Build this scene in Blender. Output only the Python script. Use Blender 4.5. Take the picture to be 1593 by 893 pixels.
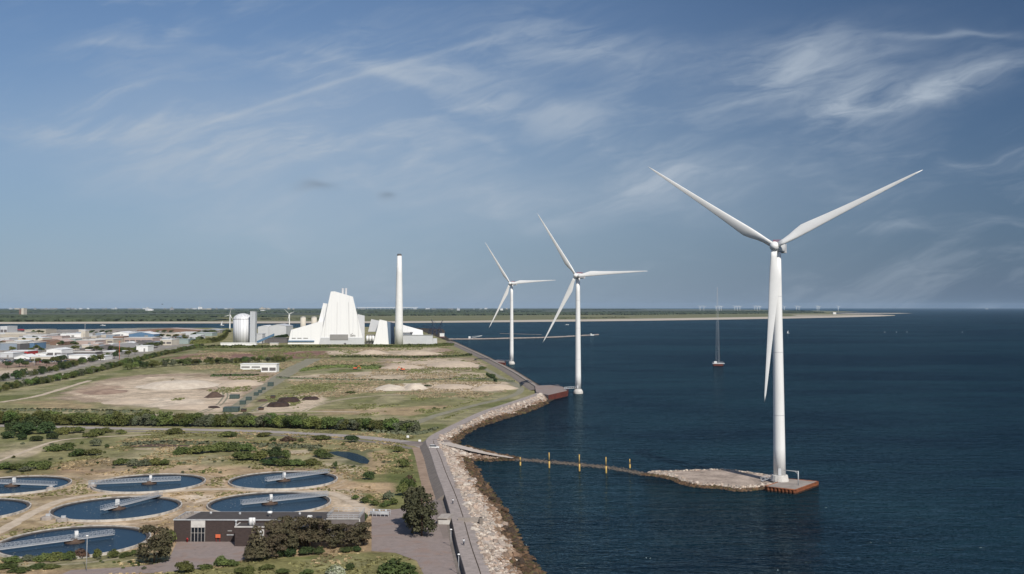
import bpy, math, random
import numpy as np
from mathutils import Vector, Matrix

for o in list(bpy.data.objects):
    bpy.data.objects.remove(o)
S = bpy.context.scene
COL = S.collection
R_ = math.radians

# ------------------------------------------------------------------ camera
H = 67.0
F = 1600.0
PITCH = R_(3.0)
HZ = 477.0
PY0 = HZ - F * math.tan(PITCH)
cam_d = bpy.data.cameras.new("camera")
cam = bpy.data.objects.new("camera", cam_d)
COL.objects.link(cam)
cam.location = (0, 0, H)
cam.rotation_euler = (R_(90) + PITCH, 0, 0)
cam_d.sensor_width = 36.0
cam_d.lens = 36.0 * F / 1593.0
cam_d.shift_y = -(446.5 - PY0) / 1593.0
cam_d.clip_start = 1.0
cam_d.clip_end = 120000.0
S.camera = cam

# ------------------------------------------------------------------ sun, sky, exposure
SUN_AZ = R_(154)
SUN_EL = R_(43)
sdir = Vector((math.sin(SUN_AZ) * math.cos(SUN_EL), math.cos(SUN_AZ) * math.cos(SUN_EL), math.sin(SUN_EL)))
ld = bpy.data.lights.new("sun", 'SUN')
ld.energy = 4.15
ld.angle = R_(0.53)
ld.color = (1.0, 0.945, 0.87)
lo = bpy.data.objects.new("sun", ld)
COL.objects.link(lo)
lo.rotation_euler = (-sdir).to_track_quat('-Z', 'Y').to_euler()
lo.location = (0, 0, 400)

S.view_settings.view_transform = 'Standard'
S.view_settings.look = 'None'
S.view_settings.exposure = 0.0
S.view_settings.gamma = 1.0
S.view_settings.use_curve_mapping = False

W = bpy.data.worlds.new("World")
S.world = W
W.use_nodes = True
wt = W.node_tree
wt.nodes.clear()


def mathn(t, op, a, b=None, c=None, clamp=False):
    n = t.nodes.new('ShaderNodeMath')
    n.operation = op
    n.use_clamp = clamp
    for i, v in enumerate((a, b, c)):
        if v is None:
            continue
        if isinstance(v, (int, float)):
            n.inputs[i].default_value = v
        else:
            t.links.new(v, n.inputs[i])
    return n.outputs[0]


def mixc(t, fac, a, b, blend='MIX'):
    n = t.nodes.new('ShaderNodeMix')
    n.data_type = 'RGBA'
    n.blend_type = blend
    for idx, v in ((0, fac), (6, a), (7, b)):
        if isinstance(v, (int, float)):
            n.inputs[idx].default_value = v
        elif isinstance(v, tuple):
            n.inputs[idx].default_value = (v[0], v[1], v[2], 1)
        else:
            t.links.new(v, n.inputs[idx])
    return n.outputs[2]


def noisen(t, vec, scale, detail=4, rough=0.5, distort=0.0):
    n = t.nodes.new('ShaderNodeTexNoise')
    n.inputs['Scale'].default_value = scale
    n.inputs['Detail'].default_value = detail
    n.inputs['Roughness'].default_value = rough
    n.inputs['Distortion'].default_value = distort
    if vec is not None:
        t.links.new(vec, n.inputs['Vector'])
    return n.outputs['Fac']


def smooth(t, x, lo_, hi_):
    n = t.nodes.new('ShaderNodeMapRange')
    n.interpolation_type = 'SMOOTHSTEP'
    n.inputs[1].default_value = lo_
    n.inputs[2].default_value = hi_
    t.links.new(x, n.inputs[0])
    return n.outputs[0]


def comb(t, x, y, z):
    n = t.nodes.new('ShaderNodeCombineXYZ')
    for i, v in enumerate((x, y, z)):
        if isinstance(v, (int, float)):
            n.inputs[i].default_value = v
        else:
            t.links.new(v, n.inputs[i])
    return n.outputs[0]


SKY_STRENGTH = 0.085


def build_world():
    t = wt
    sky = t.nodes.new('ShaderNodeTexSky')
    sky.sky_type = 'NISHITA'
    sky.sun_disc = False
    sky.sun_elevation = SUN_EL
    sky.sun_rotation = SUN_AZ
    sky.altitude = 60
    sky.air_density = 1.0
    sky.dust_density = 1.0
    sky.ozone_density = 2.0
    tc = t.nodes.new('ShaderNodeTexCoord')
    sp = t.nodes.new('ShaderNodeSeparateXYZ')
    t.links.new(tc.outputs['Generated'], sp.inputs[0])
    x, y, z = sp.outputs
    yy = mathn(t, 'MAXIMUM', mathn(t, 'ABSOLUTE', y), 0.05)
    a = mathn(t, 'DIVIDE', x, yy)          # tangent of azimuth
    e = mathn(t, 'DIVIDE', z, yy)          # tangent of elevation
    col = sky.outputs[0]
    # cirrus layer, in a plane high overhead
    zz = mathn(t, 'ADD', mathn(t, 'MAXIMUM', z, 0.0), 0.13)
    u = mathn(t, 'DIVIDE', x, zz)
    v = mathn(t, 'DIVIDE', y, zz)
    warp = noisen(t, comb(t, a, mathn(t, 'MULTIPLY', e, 2.0), 0.0), 5.0, 3, 0.55)
    w2 = mathn(t, 'MULTIPLY', mathn(t, 'SUBTRACT', warp, 0.5), 0.10)
    aw = mathn(t, 'ADD', a, w2)
    ew = mathn(t, 'ADD', e, mathn(t, 'MULTIPLY', w2, 0.8))
    # streak texture: rotated & stretched in sky-direction space
    th = R_(14)
    sa = mathn(t, 'ADD', mathn(t, 'MULTIPLY', aw, math.cos(th)), mathn(t, 'MULTIPLY', ew, math.sin(th)))
    se = mathn(t, 'SUBTRACT', mathn(t, 'MULTIPLY', ew, math.cos(th)), mathn(t, 'MULTIPLY', aw, math.sin(th)))
    streak = noisen(t, comb(t, mathn(t, 'MULTIPLY', sa, 1.0), mathn(t, 'MULTIPLY', se, 4.2), 3.3), 8.0, 6, 0.56, 0.5)
    fibre = noisen(t, comb(t, mathn(t, 'MULTIPLY', sa, 2.2), mathn(t, 'MULTIPLY', se, 9.0), 8.1), 15.0, 5, 0.56, 0.9)
    broad = noisen(t, comb(t, aw, mathn(t, 'MULTIPLY', ew, 2.2), 1.7), 3.2, 4, 0.5)
    tex = mathn(t, 'ADD', mathn(t, 'MULTIPLY', streak, 0.78), mathn(t, 'MULTIPLY', fibre, 0.22))
    # general thin cirrus
    c0 = mathn(t, 'MULTIPLY', smooth(t, tex, 0.44, 0.72), smooth(t, broad, 0.40, 0.62))
    c0 = mathn(t, 'MULTIPLY', c0, 0.30)

    def px(p):
        return (p[0] - 796.5) / F, (HZ - p[1]) / F
    # cloud banks: centre, half length, half width, tilt, strength, texture
    banks = [((1230, 95), 140, 46, 12, 0.60, 1), ((1420, 150), 150, 28, 16, 0.46, 1), ((1320, 155), 80, 22, 38, 0.35, 1), ((1480, 135), 90, 14, 14, 0.35, 1),
             ((1490, 54), 100, 7, -3, 0.28, 1),
             ((900, 75), 150, 30, -8, 0.30, 1), ((860, 175), 95, 16, -8, 0.20, 1), ((770, 215), 26, 14, -30, 0.34, 1),
             ((935, 240), 75, 28, -28, 0.46, 1), ((745, 163), 42, 7, -3, 0.42, 1), ((1560, 240), 130, 16, 6, 0.30, 1),
             ((1090, 275), 110, 20, 4, 0.20, 1), ((170, 66), 60, 7, 3, 0.36, 1), ((280, 40), 40, 14, 30, 0.24, 1),
             ((80, 182), 130, 14, -5, 0.34, 1), ((450, 235), 300, 42, -4, 0.38, 1), ((880, 320), 230, 36, 3, 0.24, 1),
             ((1390, 360), 60, 8, 3, 0.18, 1), ((480, 85), 130, 26, -6, 0.24, 1),
             ((1200, 180), 180, 36, 14, 0.14, 1), ((620, 110), 130, 22, -10, 0.22, 1),
             ((560, 95), 120, 9, -14, 0.26, 0), ((450, 148), 125, 3.8, 18, 0.30, 0), ((670, 82), 150, 4.5, 16, 0.24, 0), ((640, 124), 80, 7, -15, 0.20, 0),
             ((300, 270), 560, 95, -3, 0.34, 3), ((740, 320), 380, 55, 2, 0.24, 3), ((560, 140), 330, 60, 0, 0.12, 2), ((1250, 110), 240, 50, 12, 0.10, 2), ((430, 170), 380, 50, -5, 0.08, 3), ((1150, 300), 260, 60, 4, 0.12, 3)]
    tot = c0
    for (p, L, w, tl, st, txt) in banks:
        ca, ce = px(p)
        aa, ee = (aw, ew) if txt else (a, e)
        da = mathn(t, 'SUBTRACT', aa, ca)
        de = mathn(t, 'SUBTRACT', ee, ce)
        c_, s_ = math.cos(R_(tl)), math.sin(R_(tl))
        l1 = mathn(t, 'MULTIPLY', mathn(t, 'ADD', mathn(t, 'MULTIPLY', da, c_), mathn(t, 'MULTIPLY', de, s_)), F / L)
        l2 = mathn(t, 'MULTIPLY', mathn(t, 'SUBTRACT', mathn(t, 'MULTIPLY', de, c_), mathn(t, 'MULTIPLY', da, s_)), F / w)
        r2 = mathn(t, 'ADD', mathn(t, 'MULTIPLY', l1, l1), mathn(t, 'MULTIPLY', l2, l2))
        g = mathn(t, 'EXPONENT', mathn(t, 'MULTIPLY', r2, -0.9))
        if txt == 1:
            g = mathn(t, 'MULTIPLY', g, smooth(t, tex, 0.30, 0.70))
        elif txt == 3:
            g = mathn(t, 'MULTIPLY', g, mathn(t, 'ADD', 0.35, mathn(t, 'MULTIPLY', smooth(t, broad, 0.34, 0.62), 0.65)))
        if txt == 0:
            g = mathn(t, 'MULTIPLY', g, smooth(t, streak, 0.2, 0.6))
        tot = mathn(t, 'ADD', tot, mathn(t, 'MULTIPLY', g, st * (1.25 if txt == 1 else 0.95)))
    # only in front of the camera's half of the sky
    tot = mathn(t, 'MULTIPLY', tot, smooth(t, y, 0.05, 0.3))
    tot = mathn(t, 'MINIMUM', tot, 0.85)
    # deepen the blue a little overhead, veil the air low down; the veil is thicker to the west
    side = smooth(t, a, 0.60, -0.28)
    front = smooth(t, y, -0.1, 0.25)
    tint = mixc(t, side, (0.18, 0.34, 0.52), (0.35, 0.63, 0.92))
    tint = mixc(t, front, (1.0, 1.0, 1.0), tint)
    col = mixc(t, 1.0, col, tint, 'MULTIPLY')
    k = mathn(t, 'ADD', mathn(t, 'MULTIPLY', side, -0.2), 4.2)
    veil = mathn(t, 'EXPONENT', mathn(t, 'MULTIPLY', mathn(t, 'MAXIMUM', e, 0.0), mathn(t, 'MULTIPLY', k, -1.0)))
    veil = mathn(t, 'MULTIPLY', veil, 0.92)
    veilc = mixc(t, side, (1.42, 2.02, 3.0), (4.05, 5.0, 6.05))
    col = mixc(t, veil, col, veilc)
    col = mixc(t, tot, col, (5.1, 5.9, 6.9))
    # two small grey cloudlets
    for p, L, w in (((475, 297), 26, 6), ((603, 299), 12, 6)):
        ca, ce = px(p)
        l1 = mathn(t, 'MULTIPLY', mathn(t, 'SUBTRACT', aw, ca + 0.002), F / L)
        l2 = mathn(t, 'MULTIPLY', mathn(t, 'SUBTRACT', ew, ce), F / w)
        r2 = mathn(t, 'ADD', mathn(t, 'MULTIPLY', l1, l1), mathn(t, 'MULTIPLY', l2, l2))
        g = mathn(t, 'MULTIPLY', mathn(t, 'EXPONENT', mathn(t, 'MULTIPLY', r2, -1.0)), smooth(t, y, 0.05, 0.3))
        col = mixc(t, mathn(t, 'MULTIPLY', g, 0.5), col, (2.3, 2.9, 3.7))
    bg = t.nodes.new('ShaderNodeBackground')
    bg.inputs[1].default_value = SKY_STRENGTH
    t.links.new(col, bg.inputs[0])
    out = t.nodes.new('ShaderNodeOutputWorld')
    t.links.new(bg.outputs[0], out.inputs[0])


build_world()
S.render.engine = 'CYCLES'
S.cycles.use_denoising = True
S.cycles.max_bounces = 6
S.cycles.diffuse_bounces = 2
S.cycles.glossy_bounces = 2
S.cycles.transmission_bounces = 2
S.cycles.volume_bounces = 0
S.cycles.transparent_max_bounces = 8
S.cycles.caustics_reflective = False
S.cycles.caustics_refractive = False

# ------------------------------------------------------------------ projection helpers
cp_, sp_ = math.cos(PITCH), math.sin(PITCH)


def ray(px, py):
    cx, cy, cz = px - 796.5, F, PY0 - py
    return np.array((cx, cy * cp_ - cz * sp_, cy * sp_ + cz * cp_))


def P(px, py, z=2.0):
    """where the sight line of a point of the photo meets the level z"""
    d = ray(px, py)
    k = (z - H) / d[2]
    return Vector((d[0] * k, d[1] * k, z))


def PD(px, py, D):
    """the point of the sight line at distance D along the view"""
    d = ray(px, py)
    k = D / d[1]
    return Vector((d[0] * k, D, H + d[2] * k))


def mpp(D):
    return D / F


# ------------------------------------------------------------------ mesh helpers
class MB:
    def __init__(self):
        self.v, self.f, self.m, self.s = [], [], [], []

    def add(self, vs, fs, mi=0, smooth_=False):
        b = len(self.v)
        self.v.extend([tuple(p) for p in vs])
        for f in fs:
            self.f.append(tuple(i + b for i in f))
            self.m.append(mi)
            self.s.append(smooth_)
        return self

    def box(self, c, s, rz=0.0, mi=0):
        x, y, z = s[0] / 2, s[1] / 2, s[2] / 2
        ca, sa = math.cos(rz), math.sin(rz)
        vs = []
        for dz in (-z, z):
            for dx, dy in ((-x, -y), (x, -y), (x, y), (-x, y)):
                vs.append((c[0] + dx * ca - dy * sa, c[1] + dx * sa + dy * ca, c[2] + dz))
        return self.add(vs, [(3, 2, 1, 0), (4, 5, 6, 7), (0, 1, 5, 4), (1, 2, 6, 5), (2, 3, 7, 6), (3, 0, 4, 7)], mi)

    def prism(self, pts, z0, z1, mi=0, cap_mi=None, bottom=True):
        """pts: counterclockwise (x, y) outline"""
        n = len(pts)
        ar = sum(pts[i][0] * pts[(i + 1) % n][1] - pts[(i + 1) % n][0] * pts[i][1] for i in range(n))
        if ar < 0:
            pts = pts[::-1]
        vs = [(p[0], p[1], z0) for p in pts] + [(p[0], p[1], z1) for p in pts]
        self.add(vs, [(i, (i + 1) % n, n + (i + 1) % n, n + i) for i in range(n)], mi)
        self.add(vs, [tuple(range(n, 2 * n))], mi if cap_mi is None else cap_mi)
        if bottom:
            self.add(vs, [tuple(range(n - 1, -1, -1))], mi)
        return self

    def loft(self, loops, mi=0, smooth_=False, cap=True):
        n = len(loops[0])
        vs = [p for l in loops for p in l]
        fs = []
        for k in range(len(loops) - 1):
            for i in range(n):
                j = (i + 1) % n
                fs.append((k * n + i, k * n + j, (k + 1) * n + j, (k + 1) * n + i))
        self.add(vs, fs, mi, smooth_)
        if cap:
            b = len(self.v) - len(vs)
            self.f.append(tuple(b + i for i in range(n - 1, -1, -1)))
            self.m.append(mi)
            self.s.append(False)
            self.f.append(tuple(b + (len(loops) - 1) * n + i for i in range(n)))
            self.m.append(mi)
            self.s.append(False)
        return self

    def lathe(self, prof, n=24, c=(0, 0), mi=0, smooth_=True, cap=True):
        loops = [[(c[0] + r * math.cos(2 * math.pi * i / n), c[1] + r * math.sin(2 * math.pi * i / n), z) for i in range(n)] for r, z in prof]
        return self.loft(loops, mi, smooth_, cap)

    def tube(self, p, q, r, n=6, mi=0, r2=None):
        p, q = Vector(p), Vector(q)
        d = (q - p).normalized()
        a = d.orthogonal().normalized()
        b = d.cross(a)
        loops = []
        for c, rr in ((p, r), (q, r if r2 is None else r2)):
            loops.append([tuple(c + (a * math.cos(2 * math.pi * i / n) + b * math.sin(2 * math.pi * i / n)) * rr) for i in range(n)])
        return self.loft(loops, mi, n > 5, True)

    def build(self, name, mats, parent=None, loc=None):
        me = bpy.data.meshes.new(name)
        me.from_pydata(self.v, [], self.f)
        if not isinstance(mats, (list, tuple)):
            mats = [mats]
        for m_ in mats:
            me.materials.append(m_)
        if len(mats) > 1:
            me.polygons.foreach_set('material_index', self.m)
        me.polygons.foreach_set('use_smooth', self.s)
        me.update()
        return link(name, me, parent, loc)


def link(name, me, parent=None, loc=None):
    o = bpy.data.objects.new(name, me)
    COL.objects.link(o)
    if parent is not None:
        o.parent = parent
    if loc is not None:
        o.location = loc
    return o


def tag(o, label=None, cat=None, group=None, kind=None):
    if label:
        o['label'] = label
    if cat:
        o['category'] = cat
    if group:
        o['group'] = group
    if kind:
        o['kind'] = kind
    return o


def thing(name, label, cat, loc=(0, 0, 0), rz=0.0, group=None):
    o = link(name, None)
    o.location = loc
    o.rotation_euler = (0, 0, rz)
    return tag(o, label, cat, group)


def copy_tree(o, parent=None):
    c = o.copy()
    COL.objects.link(c)
    if parent is not None:
        c.parent = parent
    for ch in list(o.children):
        copy_tree(ch, c)
    return c


def np_mesh(name, v, f, mats, cols=None, smooth_=False, parent=None):
    """v (n,3) array, f (m,k) array, one face size"""
    v = np.asarray(v, np.float32)
    f = np.asarray(f, np.int32)
    me = bpy.data.meshes.new(name)
    me.vertices.add(len(v))
    me.vertices.foreach_set('co', v.ravel())
    k = f.shape[1]
    me.loops.add(f.size)
    me.loops.foreach_set('vertex_index', f.ravel())
    me.polygons.add(len(f))
    me.polygons.foreach_set('loop_start', np.arange(0, f.size, k, dtype=np.int32))
    me.polygons.foreach_set('loop_total', np.full(len(f), k, np.int32))
    me.polygons.foreach_set('use_smooth', np.full(len(f), smooth_, bool))
    for m_ in (mats if isinstance(mats, (list, tuple)) else [mats]):
        me.materials.append(m_)
    if cols is not None:
        at = me.attributes.new('tone', 'FLOAT_COLOR', 'POINT')
        c4 = np.ones((len(v), 4), np.float32)
        c4[:, :3] = cols
        at.data.foreach_set('color', c4.ravel())
    me.update(calc_edges=True)
    me.validate()
    return link(name, me, parent)


# ------------------------------------------------------------------ materials
def mat(name, c1, c2=None, scale=1.0, rough=0.7, bump=0.0, bscale=None, metal=0.0, spec=0.3, detail=5, stretch=None, rnd=0.0, lohi=(0.3, 0.7), coord='Object'):
    m = bpy.data.materials.new(name)
    m.use_nodes = True
    t = m.node_tree
    bs = t.nodes['Principled BSDF']
    bs.inputs['Roughness'].default_value = rough
    bs.inputs['Metallic'].default_value = metal
    bs.inputs['Specular IOR Level'].default_value = spec
    tc = t.nodes.new('ShaderNodeTexCoord')
    vec = tc.outputs[coord]
    if stretch:
        mp = t.nodes.new('ShaderNodeMapping')
        mp.inputs['Scale'].default_value = stretch
        t.links.new(vec, mp.inputs[0])
        vec = mp.outputs[0]
    if c2 is None:
        c2 = tuple(c * 0.86 for c in c1)
    n = noisen(t, vec, scale, detail, 0.6)
    col = mixc(t, smooth(t, n, *lohi), c2, c1)
    if rnd:
        oi = t.nodes.new('ShaderNodeObjectInfo')
        hs = t.nodes.new('ShaderNodeHueSaturation')
        t.links.new(mathn(t, 'ADD', 0.5 - 0.035 * rnd, mathn(t, 'MULTIPLY', oi.outputs['Random'], 0.07 * rnd)), hs.inputs['Hue'])
        rr = mathn(t, 'FRACT', mathn(t, 'MULTIPLY', oi.outputs['Random'], 7.31))
        t.links.new(mathn(t, 'ADD', 1 - 0.3 * rnd, mathn(t, 'MULTIPLY', rr, 0.6 * rnd)), hs.inputs['Value'])
        t.links.new(col, hs.inputs['Color'])
        col = hs.outputs[0]
    t.links.new(col, bs.inputs['Base Color'])
    if bump:
        bn = noisen(t, vec, bscale or scale * 4, 5, 0.6)
        bp = t.nodes.new('ShaderNodeBump')
        bp.inputs['Strength'].default_value = bump
        bp.inputs['Distance'].default_value = 0.3
        t.links.new(bn, bp.inputs['Height'])
        t.links.new(bp.outputs[0], bs.inputs['Normal'])
    return m


def tone_mat(name, scale=0.6, rough=0.9, amount=0.35, bump=0.5, fine=3.0):
    """colour comes from the mesh's own 'tone' map, broken up by noise"""
    m = bpy.data.materials.new(name)
    m.use_nodes = True
    t = m.node_tree
    bs = t.nodes['Principled BSDF']
    bs.inputs['Roughness'].default_value = rough
    bs.inputs['Specular IOR Level'].default_value = 0.15
    at = t.nodes.new('ShaderNodeAttribute')
    at.attribute_name = 'tone'
    tc = t.nodes.new('ShaderNodeTexCoord')
    n1 = noisen(t, tc.outputs['Object'], scale, 6, 0.65)
    n2 = noisen(t, tc.outputs['Object'], fine, 5, 0.65)
    n = mathn(t, 'ADD', mathn(t, 'MULTIPLY', n1, 0.55), mathn(t, 'MULTIPLY', n2, 0.45))
    k = mathn(t, 'ADD', 1.0 - amount, mathn(t, 'MULTIPLY', smooth(t, n, 0.3, 0.7), 2 * amount))
    mu = t.nodes.new('ShaderNodeVectorMath')
    mu.operation = 'SCALE'
    t.links.new(at.outputs['Color'], mu.inputs[0])
    t.links.new(k, mu.inputs['Scale'])
    t.links.new(mu.outputs[0], bs.inputs['Base Color'])
    if bump:
        bp = t.nodes.new('ShaderNodeBump')
        bp.inputs['Strength'].default_value = bump
        bp.inputs['Distance'].default_value = 0.4
        t.links.new(n, bp.inputs['Height'])
        t.links.new(bp.outputs[0], bs.inputs['Normal'])
    return m


def water_mat(name, deep, shallow, wave=1.0, scale=0.16, rough=0.18, spec=0.5, strength=0.8):
    m = bpy.data.materials.new(name)
    m.use_nodes = True
    t = m.node_tree
    bs = t.nodes['Principled BSDF']
    bs.inputs['Roughness'].default_value = rough
    bs.inputs['IOR'].default_value = 1.333
    bs.inputs['Specular IOR Level'].default_value = spec
    tc = t.nodes.new('ShaderNodeTexCoord')
    vec = tc.outputs['Object']

    def mapped(sx, sy, rz):
        mp = t.nodes.new('ShaderNodeMapping')
        mp.inputs['Scale'].default_value = (sx, sy, 1)
        mp.inputs['Rotation'].default_value = (0, 0, R_(rz))
        t.links.new(vec, mp.inputs[0])
        return mp.outputs[0]
    big = noisen(t, mapped(0.0016, 0.0042, 8), 1.0, 5, 0.55, 0.3)
    med = noisen(t, mapped(0.010, 0.024, -6), 1.0, 5, 0.6)
    n = mathn(t, 'ADD', mathn(t, 'MULTIPLY', big, 0.6), mathn(t, 'MULTIPLY', med, 0.4))
    t.links.new(mixc(t, smooth(t, n, 0.40, 0.62), deep, shallow), bs.inputs['Base Color'])
    if wave:
        h1 = noisen(t, mapped(scale * 0.45, scale * 1.5, 10), 1.0, 4, 0.6, 0.5)
        h2 = noisen(t, mapped(scale * 1.5, scale * 4.2, -8), 1.0, 3, 0.6, 0.4)
        hh = mathn(t, 'ADD', mathn(t, 'MULTIPLY', h1, 0.75 * wave), mathn(t, 'MULTIPLY', h2, 0.3 * wave))
        bp = t.nodes.new('ShaderNodeBump')
        bp.inputs['Strength'].default_value = strength
        bp.inputs['Distance'].default_value = 3.0 if wave > 1 else 2.2
        t.links.new(hh, bp.inputs['Height'])
        t.links.new(bp.outputs[0], bs.inputs['Normal'])
    # a choppy surface: dark body colour under a weakened Fresnel reflection
    bs.inputs['Specular IOR Level'].default_value = 0.0
    gl = t.nodes.new('ShaderNodeBsdfGlossy')
    gl.inputs['Roughness'].default_value = rough
    gl.inputs['Color'].default_value = (0.62, 0.88, 1.0, 1)
    fr = t.nodes.new('ShaderNodeFresnel')
    fr.inputs['IOR'].default_value = 1.333
    if wave:
        t.links.new(bp.outputs[0], gl.inputs['Normal'])
        t.links.new(bp.outputs[0], fr.inputs['Normal'])
    mx = t.nodes.new('ShaderNodeMixShader')
    t.links.new(mathn(t, 'MULTIPLY', fr.outputs[0], spec), mx.inputs[0])
    t.links.new(bs.outputs[0], mx.inputs[1])
    t.links.new(gl.outputs[0], mx.inputs[2])
    out = [n_ for n_ in t.nodes if n_.type == 'OUTPUT_MATERIAL'][0]
    t.links.new(mx.outputs[0], out.inputs[0])
    return m


M = {}
M['white'] = mat('white_paint', (0.82, 0.82, 0.80), (0.77, 0.77, 0.75), 0.2, 0.45, spec=0.4)
M['towerwhite'] = mat('tower_paint', (0.82, 0.82, 0.80), (0.735, 0.735, 0.715), 0.35, 0.4, spec=0.4, stretch=(1, 1, 0.12), lohi=(0.25, 0.55))
M['offwhite'] = mat('offwhite_concrete', (0.62, 0.60, 0.56), (0.50, 0.48, 0.45), 0.7, 0.8)
M['concrete'] = mat('concrete', (0.34, 0.30, 0.265), (0.25, 0.22, 0.195), 0.35, 0.9, 0.3, 3)
M['walkway'] = mat('walkway_concrete', (0.36, 0.31, 0.285), (0.27, 0.235, 0.215), 0.5, 0.9, 0.3, 3)
M['asphalt'] = mat('asphalt', (0.235, 0.195, 0.175), (0.185, 0.155, 0.14), 0.12, 0.92, 0.2, 4, detail=8)
M['courtbase'] = mat('courtyard_paving', (0.275, 0.222, 0.205), (0.215, 0.170, 0.152), 0.16, 0.92, 0.2, 4, detail=8)
def stained(name, base, dark, rusty):
    m = mat(name, base, tuple(c * 0.84 for c in base), 0.5, 0.92, 0.2, 4, detail=8)
    t = m.node_tree
    bs = t.nodes['Principled BSDF']
    src = bs.inputs['Base Color'].links[0].from_socket
    tc = t.nodes.new('ShaderNodeTexCoord')
    n1 = noisen(t, tc.outputs['Object'], 0.11, 6, 0.62, 0.6)
    n2 = noisen(t, tc.outputs['Object'], 0.32, 6, 0.7, 1.2)
    c = mixc(t, mathn(t, 'MULTIPLY', smooth(t, n1, 0.5, 0.66), 0.55), src, rusty)
    c = mixc(t, mathn(t, 'MULTIPLY', smooth(t, n2, 0.56, 0.68), 0.6), c, dark)
    t.links.new(c, bs.inputs['Base Color'])
    return m


M['court'] = stained('courtyard_paving', (0.285, 0.235, 0.215), (0.15, 0.125, 0.115), (0.27, 0.185, 0.145))
M['track'] = mat('dirt_track', (0.57, 0.475, 0.365), (0.43, 0.35, 0.26), 0.35, 0.95, 0.3, 3)
M['gravelpath'] = mat('gravel_path', (0.27, 0.25, 0.185), (0.20, 0.19, 0.13), 0.2, 0.95, 0.2, 3)
M['bank'] = mat('asphalt_bank', (0.23, 0.198, 0.172), (0.17, 0.145, 0.127), 0.4, 0.95, 0.3, 3)
M['brick'] = mat('dark_brick', (0.075, 0.055, 0.050), (0.05, 0.037, 0.034), 1.2, 0.85, 0.3, 8, stretch=(1, 1, 4))
M['roofing'] = mat('roofing_felt', (0.085, 0.075, 0.07), (0.065, 0.057, 0.053), 0.5, 0.9)
M['glass'] = mat('dark_glass', (0.012, 0.016, 0.022), None, 1.0, 0.12, spec=0.5)
M['metal'] = mat('galvanised_steel', (0.50, 0.51, 0.52), (0.40, 0.41, 0.42), 1.0, 0.45, spec=0.5)
M['greymetal'] = mat('grey_cladding', (0.52, 0.54, 0.56), (0.44, 0.46, 0.48), 0.3, 0.5, spec=0.4, stretch=(1, 1, 0.1))
M['palegrey'] = mat('pale_grey_cladding', (0.58, 0.59, 0.60), (0.52, 0.53, 0.54), 0.05, 0.5, spec=0.4)
M['rust'] = mat('rusted_sheet_pile', (0.30, 0.105, 0.045), (0.17, 0.06, 0.03), 0.9, 0.9, 0.4, 3)
M['wetsteel'] = mat('weed_covered_steel', (0.07, 0.032, 0.02), (0.03, 0.02, 0.015), 0.9, 0.8, 0.4, 3)
M['redsteel'] = mat('red_oxide_steel', (0.155, 0.042, 0.03), (0.08, 0.026, 0.022), 0.5, 0.85, 0.4, 3)
M['red'] = mat('red_paint', (0.42, 0.04, 0.04), None, 0.5, 0.6)
M['orange'] = mat('orange_paint', (0.70, 0.16, 0.07), None, 1.0, 0.6)
M['yellow'] = mat('yellow_paint', (0.62, 0.42, 0.13), (0.48, 0.31, 0.09), 1.0, 0.6)
M['darkrubber'] = mat('dark_metal', (0.03, 0.032, 0.036), None, 1.0, 0.6)
M['blue'] = mat('blue_cladding', (0.12, 0.22, 0.34), (0.09, 0.17, 0.28), 0.05, 0.6)
M['greyblue'] = mat('grey_blue_cladding', (0.27, 0.32, 0.38), None, 0.05, 0.6)
M['beige'] = mat('beige_cladding', (0.50, 0.45, 0.37), None, 0.05, 0.8)
M['cream'] = mat('cream_cladding', (0.62, 0.57, 0.48), None, 0.05, 0.8)
M['darkgrey'] = mat('dark_grey_roofing', (0.15, 0.14, 0.14), None, 0.05, 0.8)
M['midgrey'] = mat('mid_grey_cladding', (0.30, 0.29, 0.28), None, 0.05, 0.8)
M['brown'] = mat('brown_brickwork', (0.22, 0.14, 0.10), None, 0.05, 0.9)
M['pink'] = mat('pinkish_roofing', (0.48, 0.38, 0.34), None, 0.05, 0.8)
M['teal'] = mat('green_grey_cladding', (0.33, 0.40, 0.38), None, 0.05, 0.7)
M['container'] = mat('green_container_paint', (0.075, 0.105, 0.095), (0.055, 0.08, 0.07), 0.5, 0.6)
M['soil'] = mat('dark_soil', (0.055, 0.035, 0.028), (0.035, 0.023, 0.02), 0.3, 0.95, 0.6, 2)
M['brownsoil'] = mat('brown_soil', (0.11, 0.075, 0.055), (0.08, 0.052, 0.04), 0.3, 0.95, 0.6, 2)
M['cranesteel'] = mat('dark_blue_steel', (0.022, 0.032, 0.060), None, 0.3, 0.6)
M['skin'] = mat('skin', (0.45, 0.28, 0.20), None, 3, 0.6)
M['shirt'] = mat('white_shirt', (0.78, 0.78, 0.78), None, 3, 0.8)
M['jeans'] = mat('dark_trousers', (0.05, 0.055, 0.08), None, 3, 0.8)
M['hair'] = mat('dark_hair', (0.04, 0.03, 0.02), None, 3, 0.7)
M['ground'] = tone_mat('ground_soil_and_grass', 0.13, 0.95, 0.44, 0.7, 0.8)
M['rock'] = tone_mat('riprap_stone', 1.2, 0.9, 0.25, 0.5, 4.0)
M['trunk'] = mat('bark', (0.13, 0.085, 0.06), (0.08, 0.055, 0.04), 2.0, 0.95)


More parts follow.
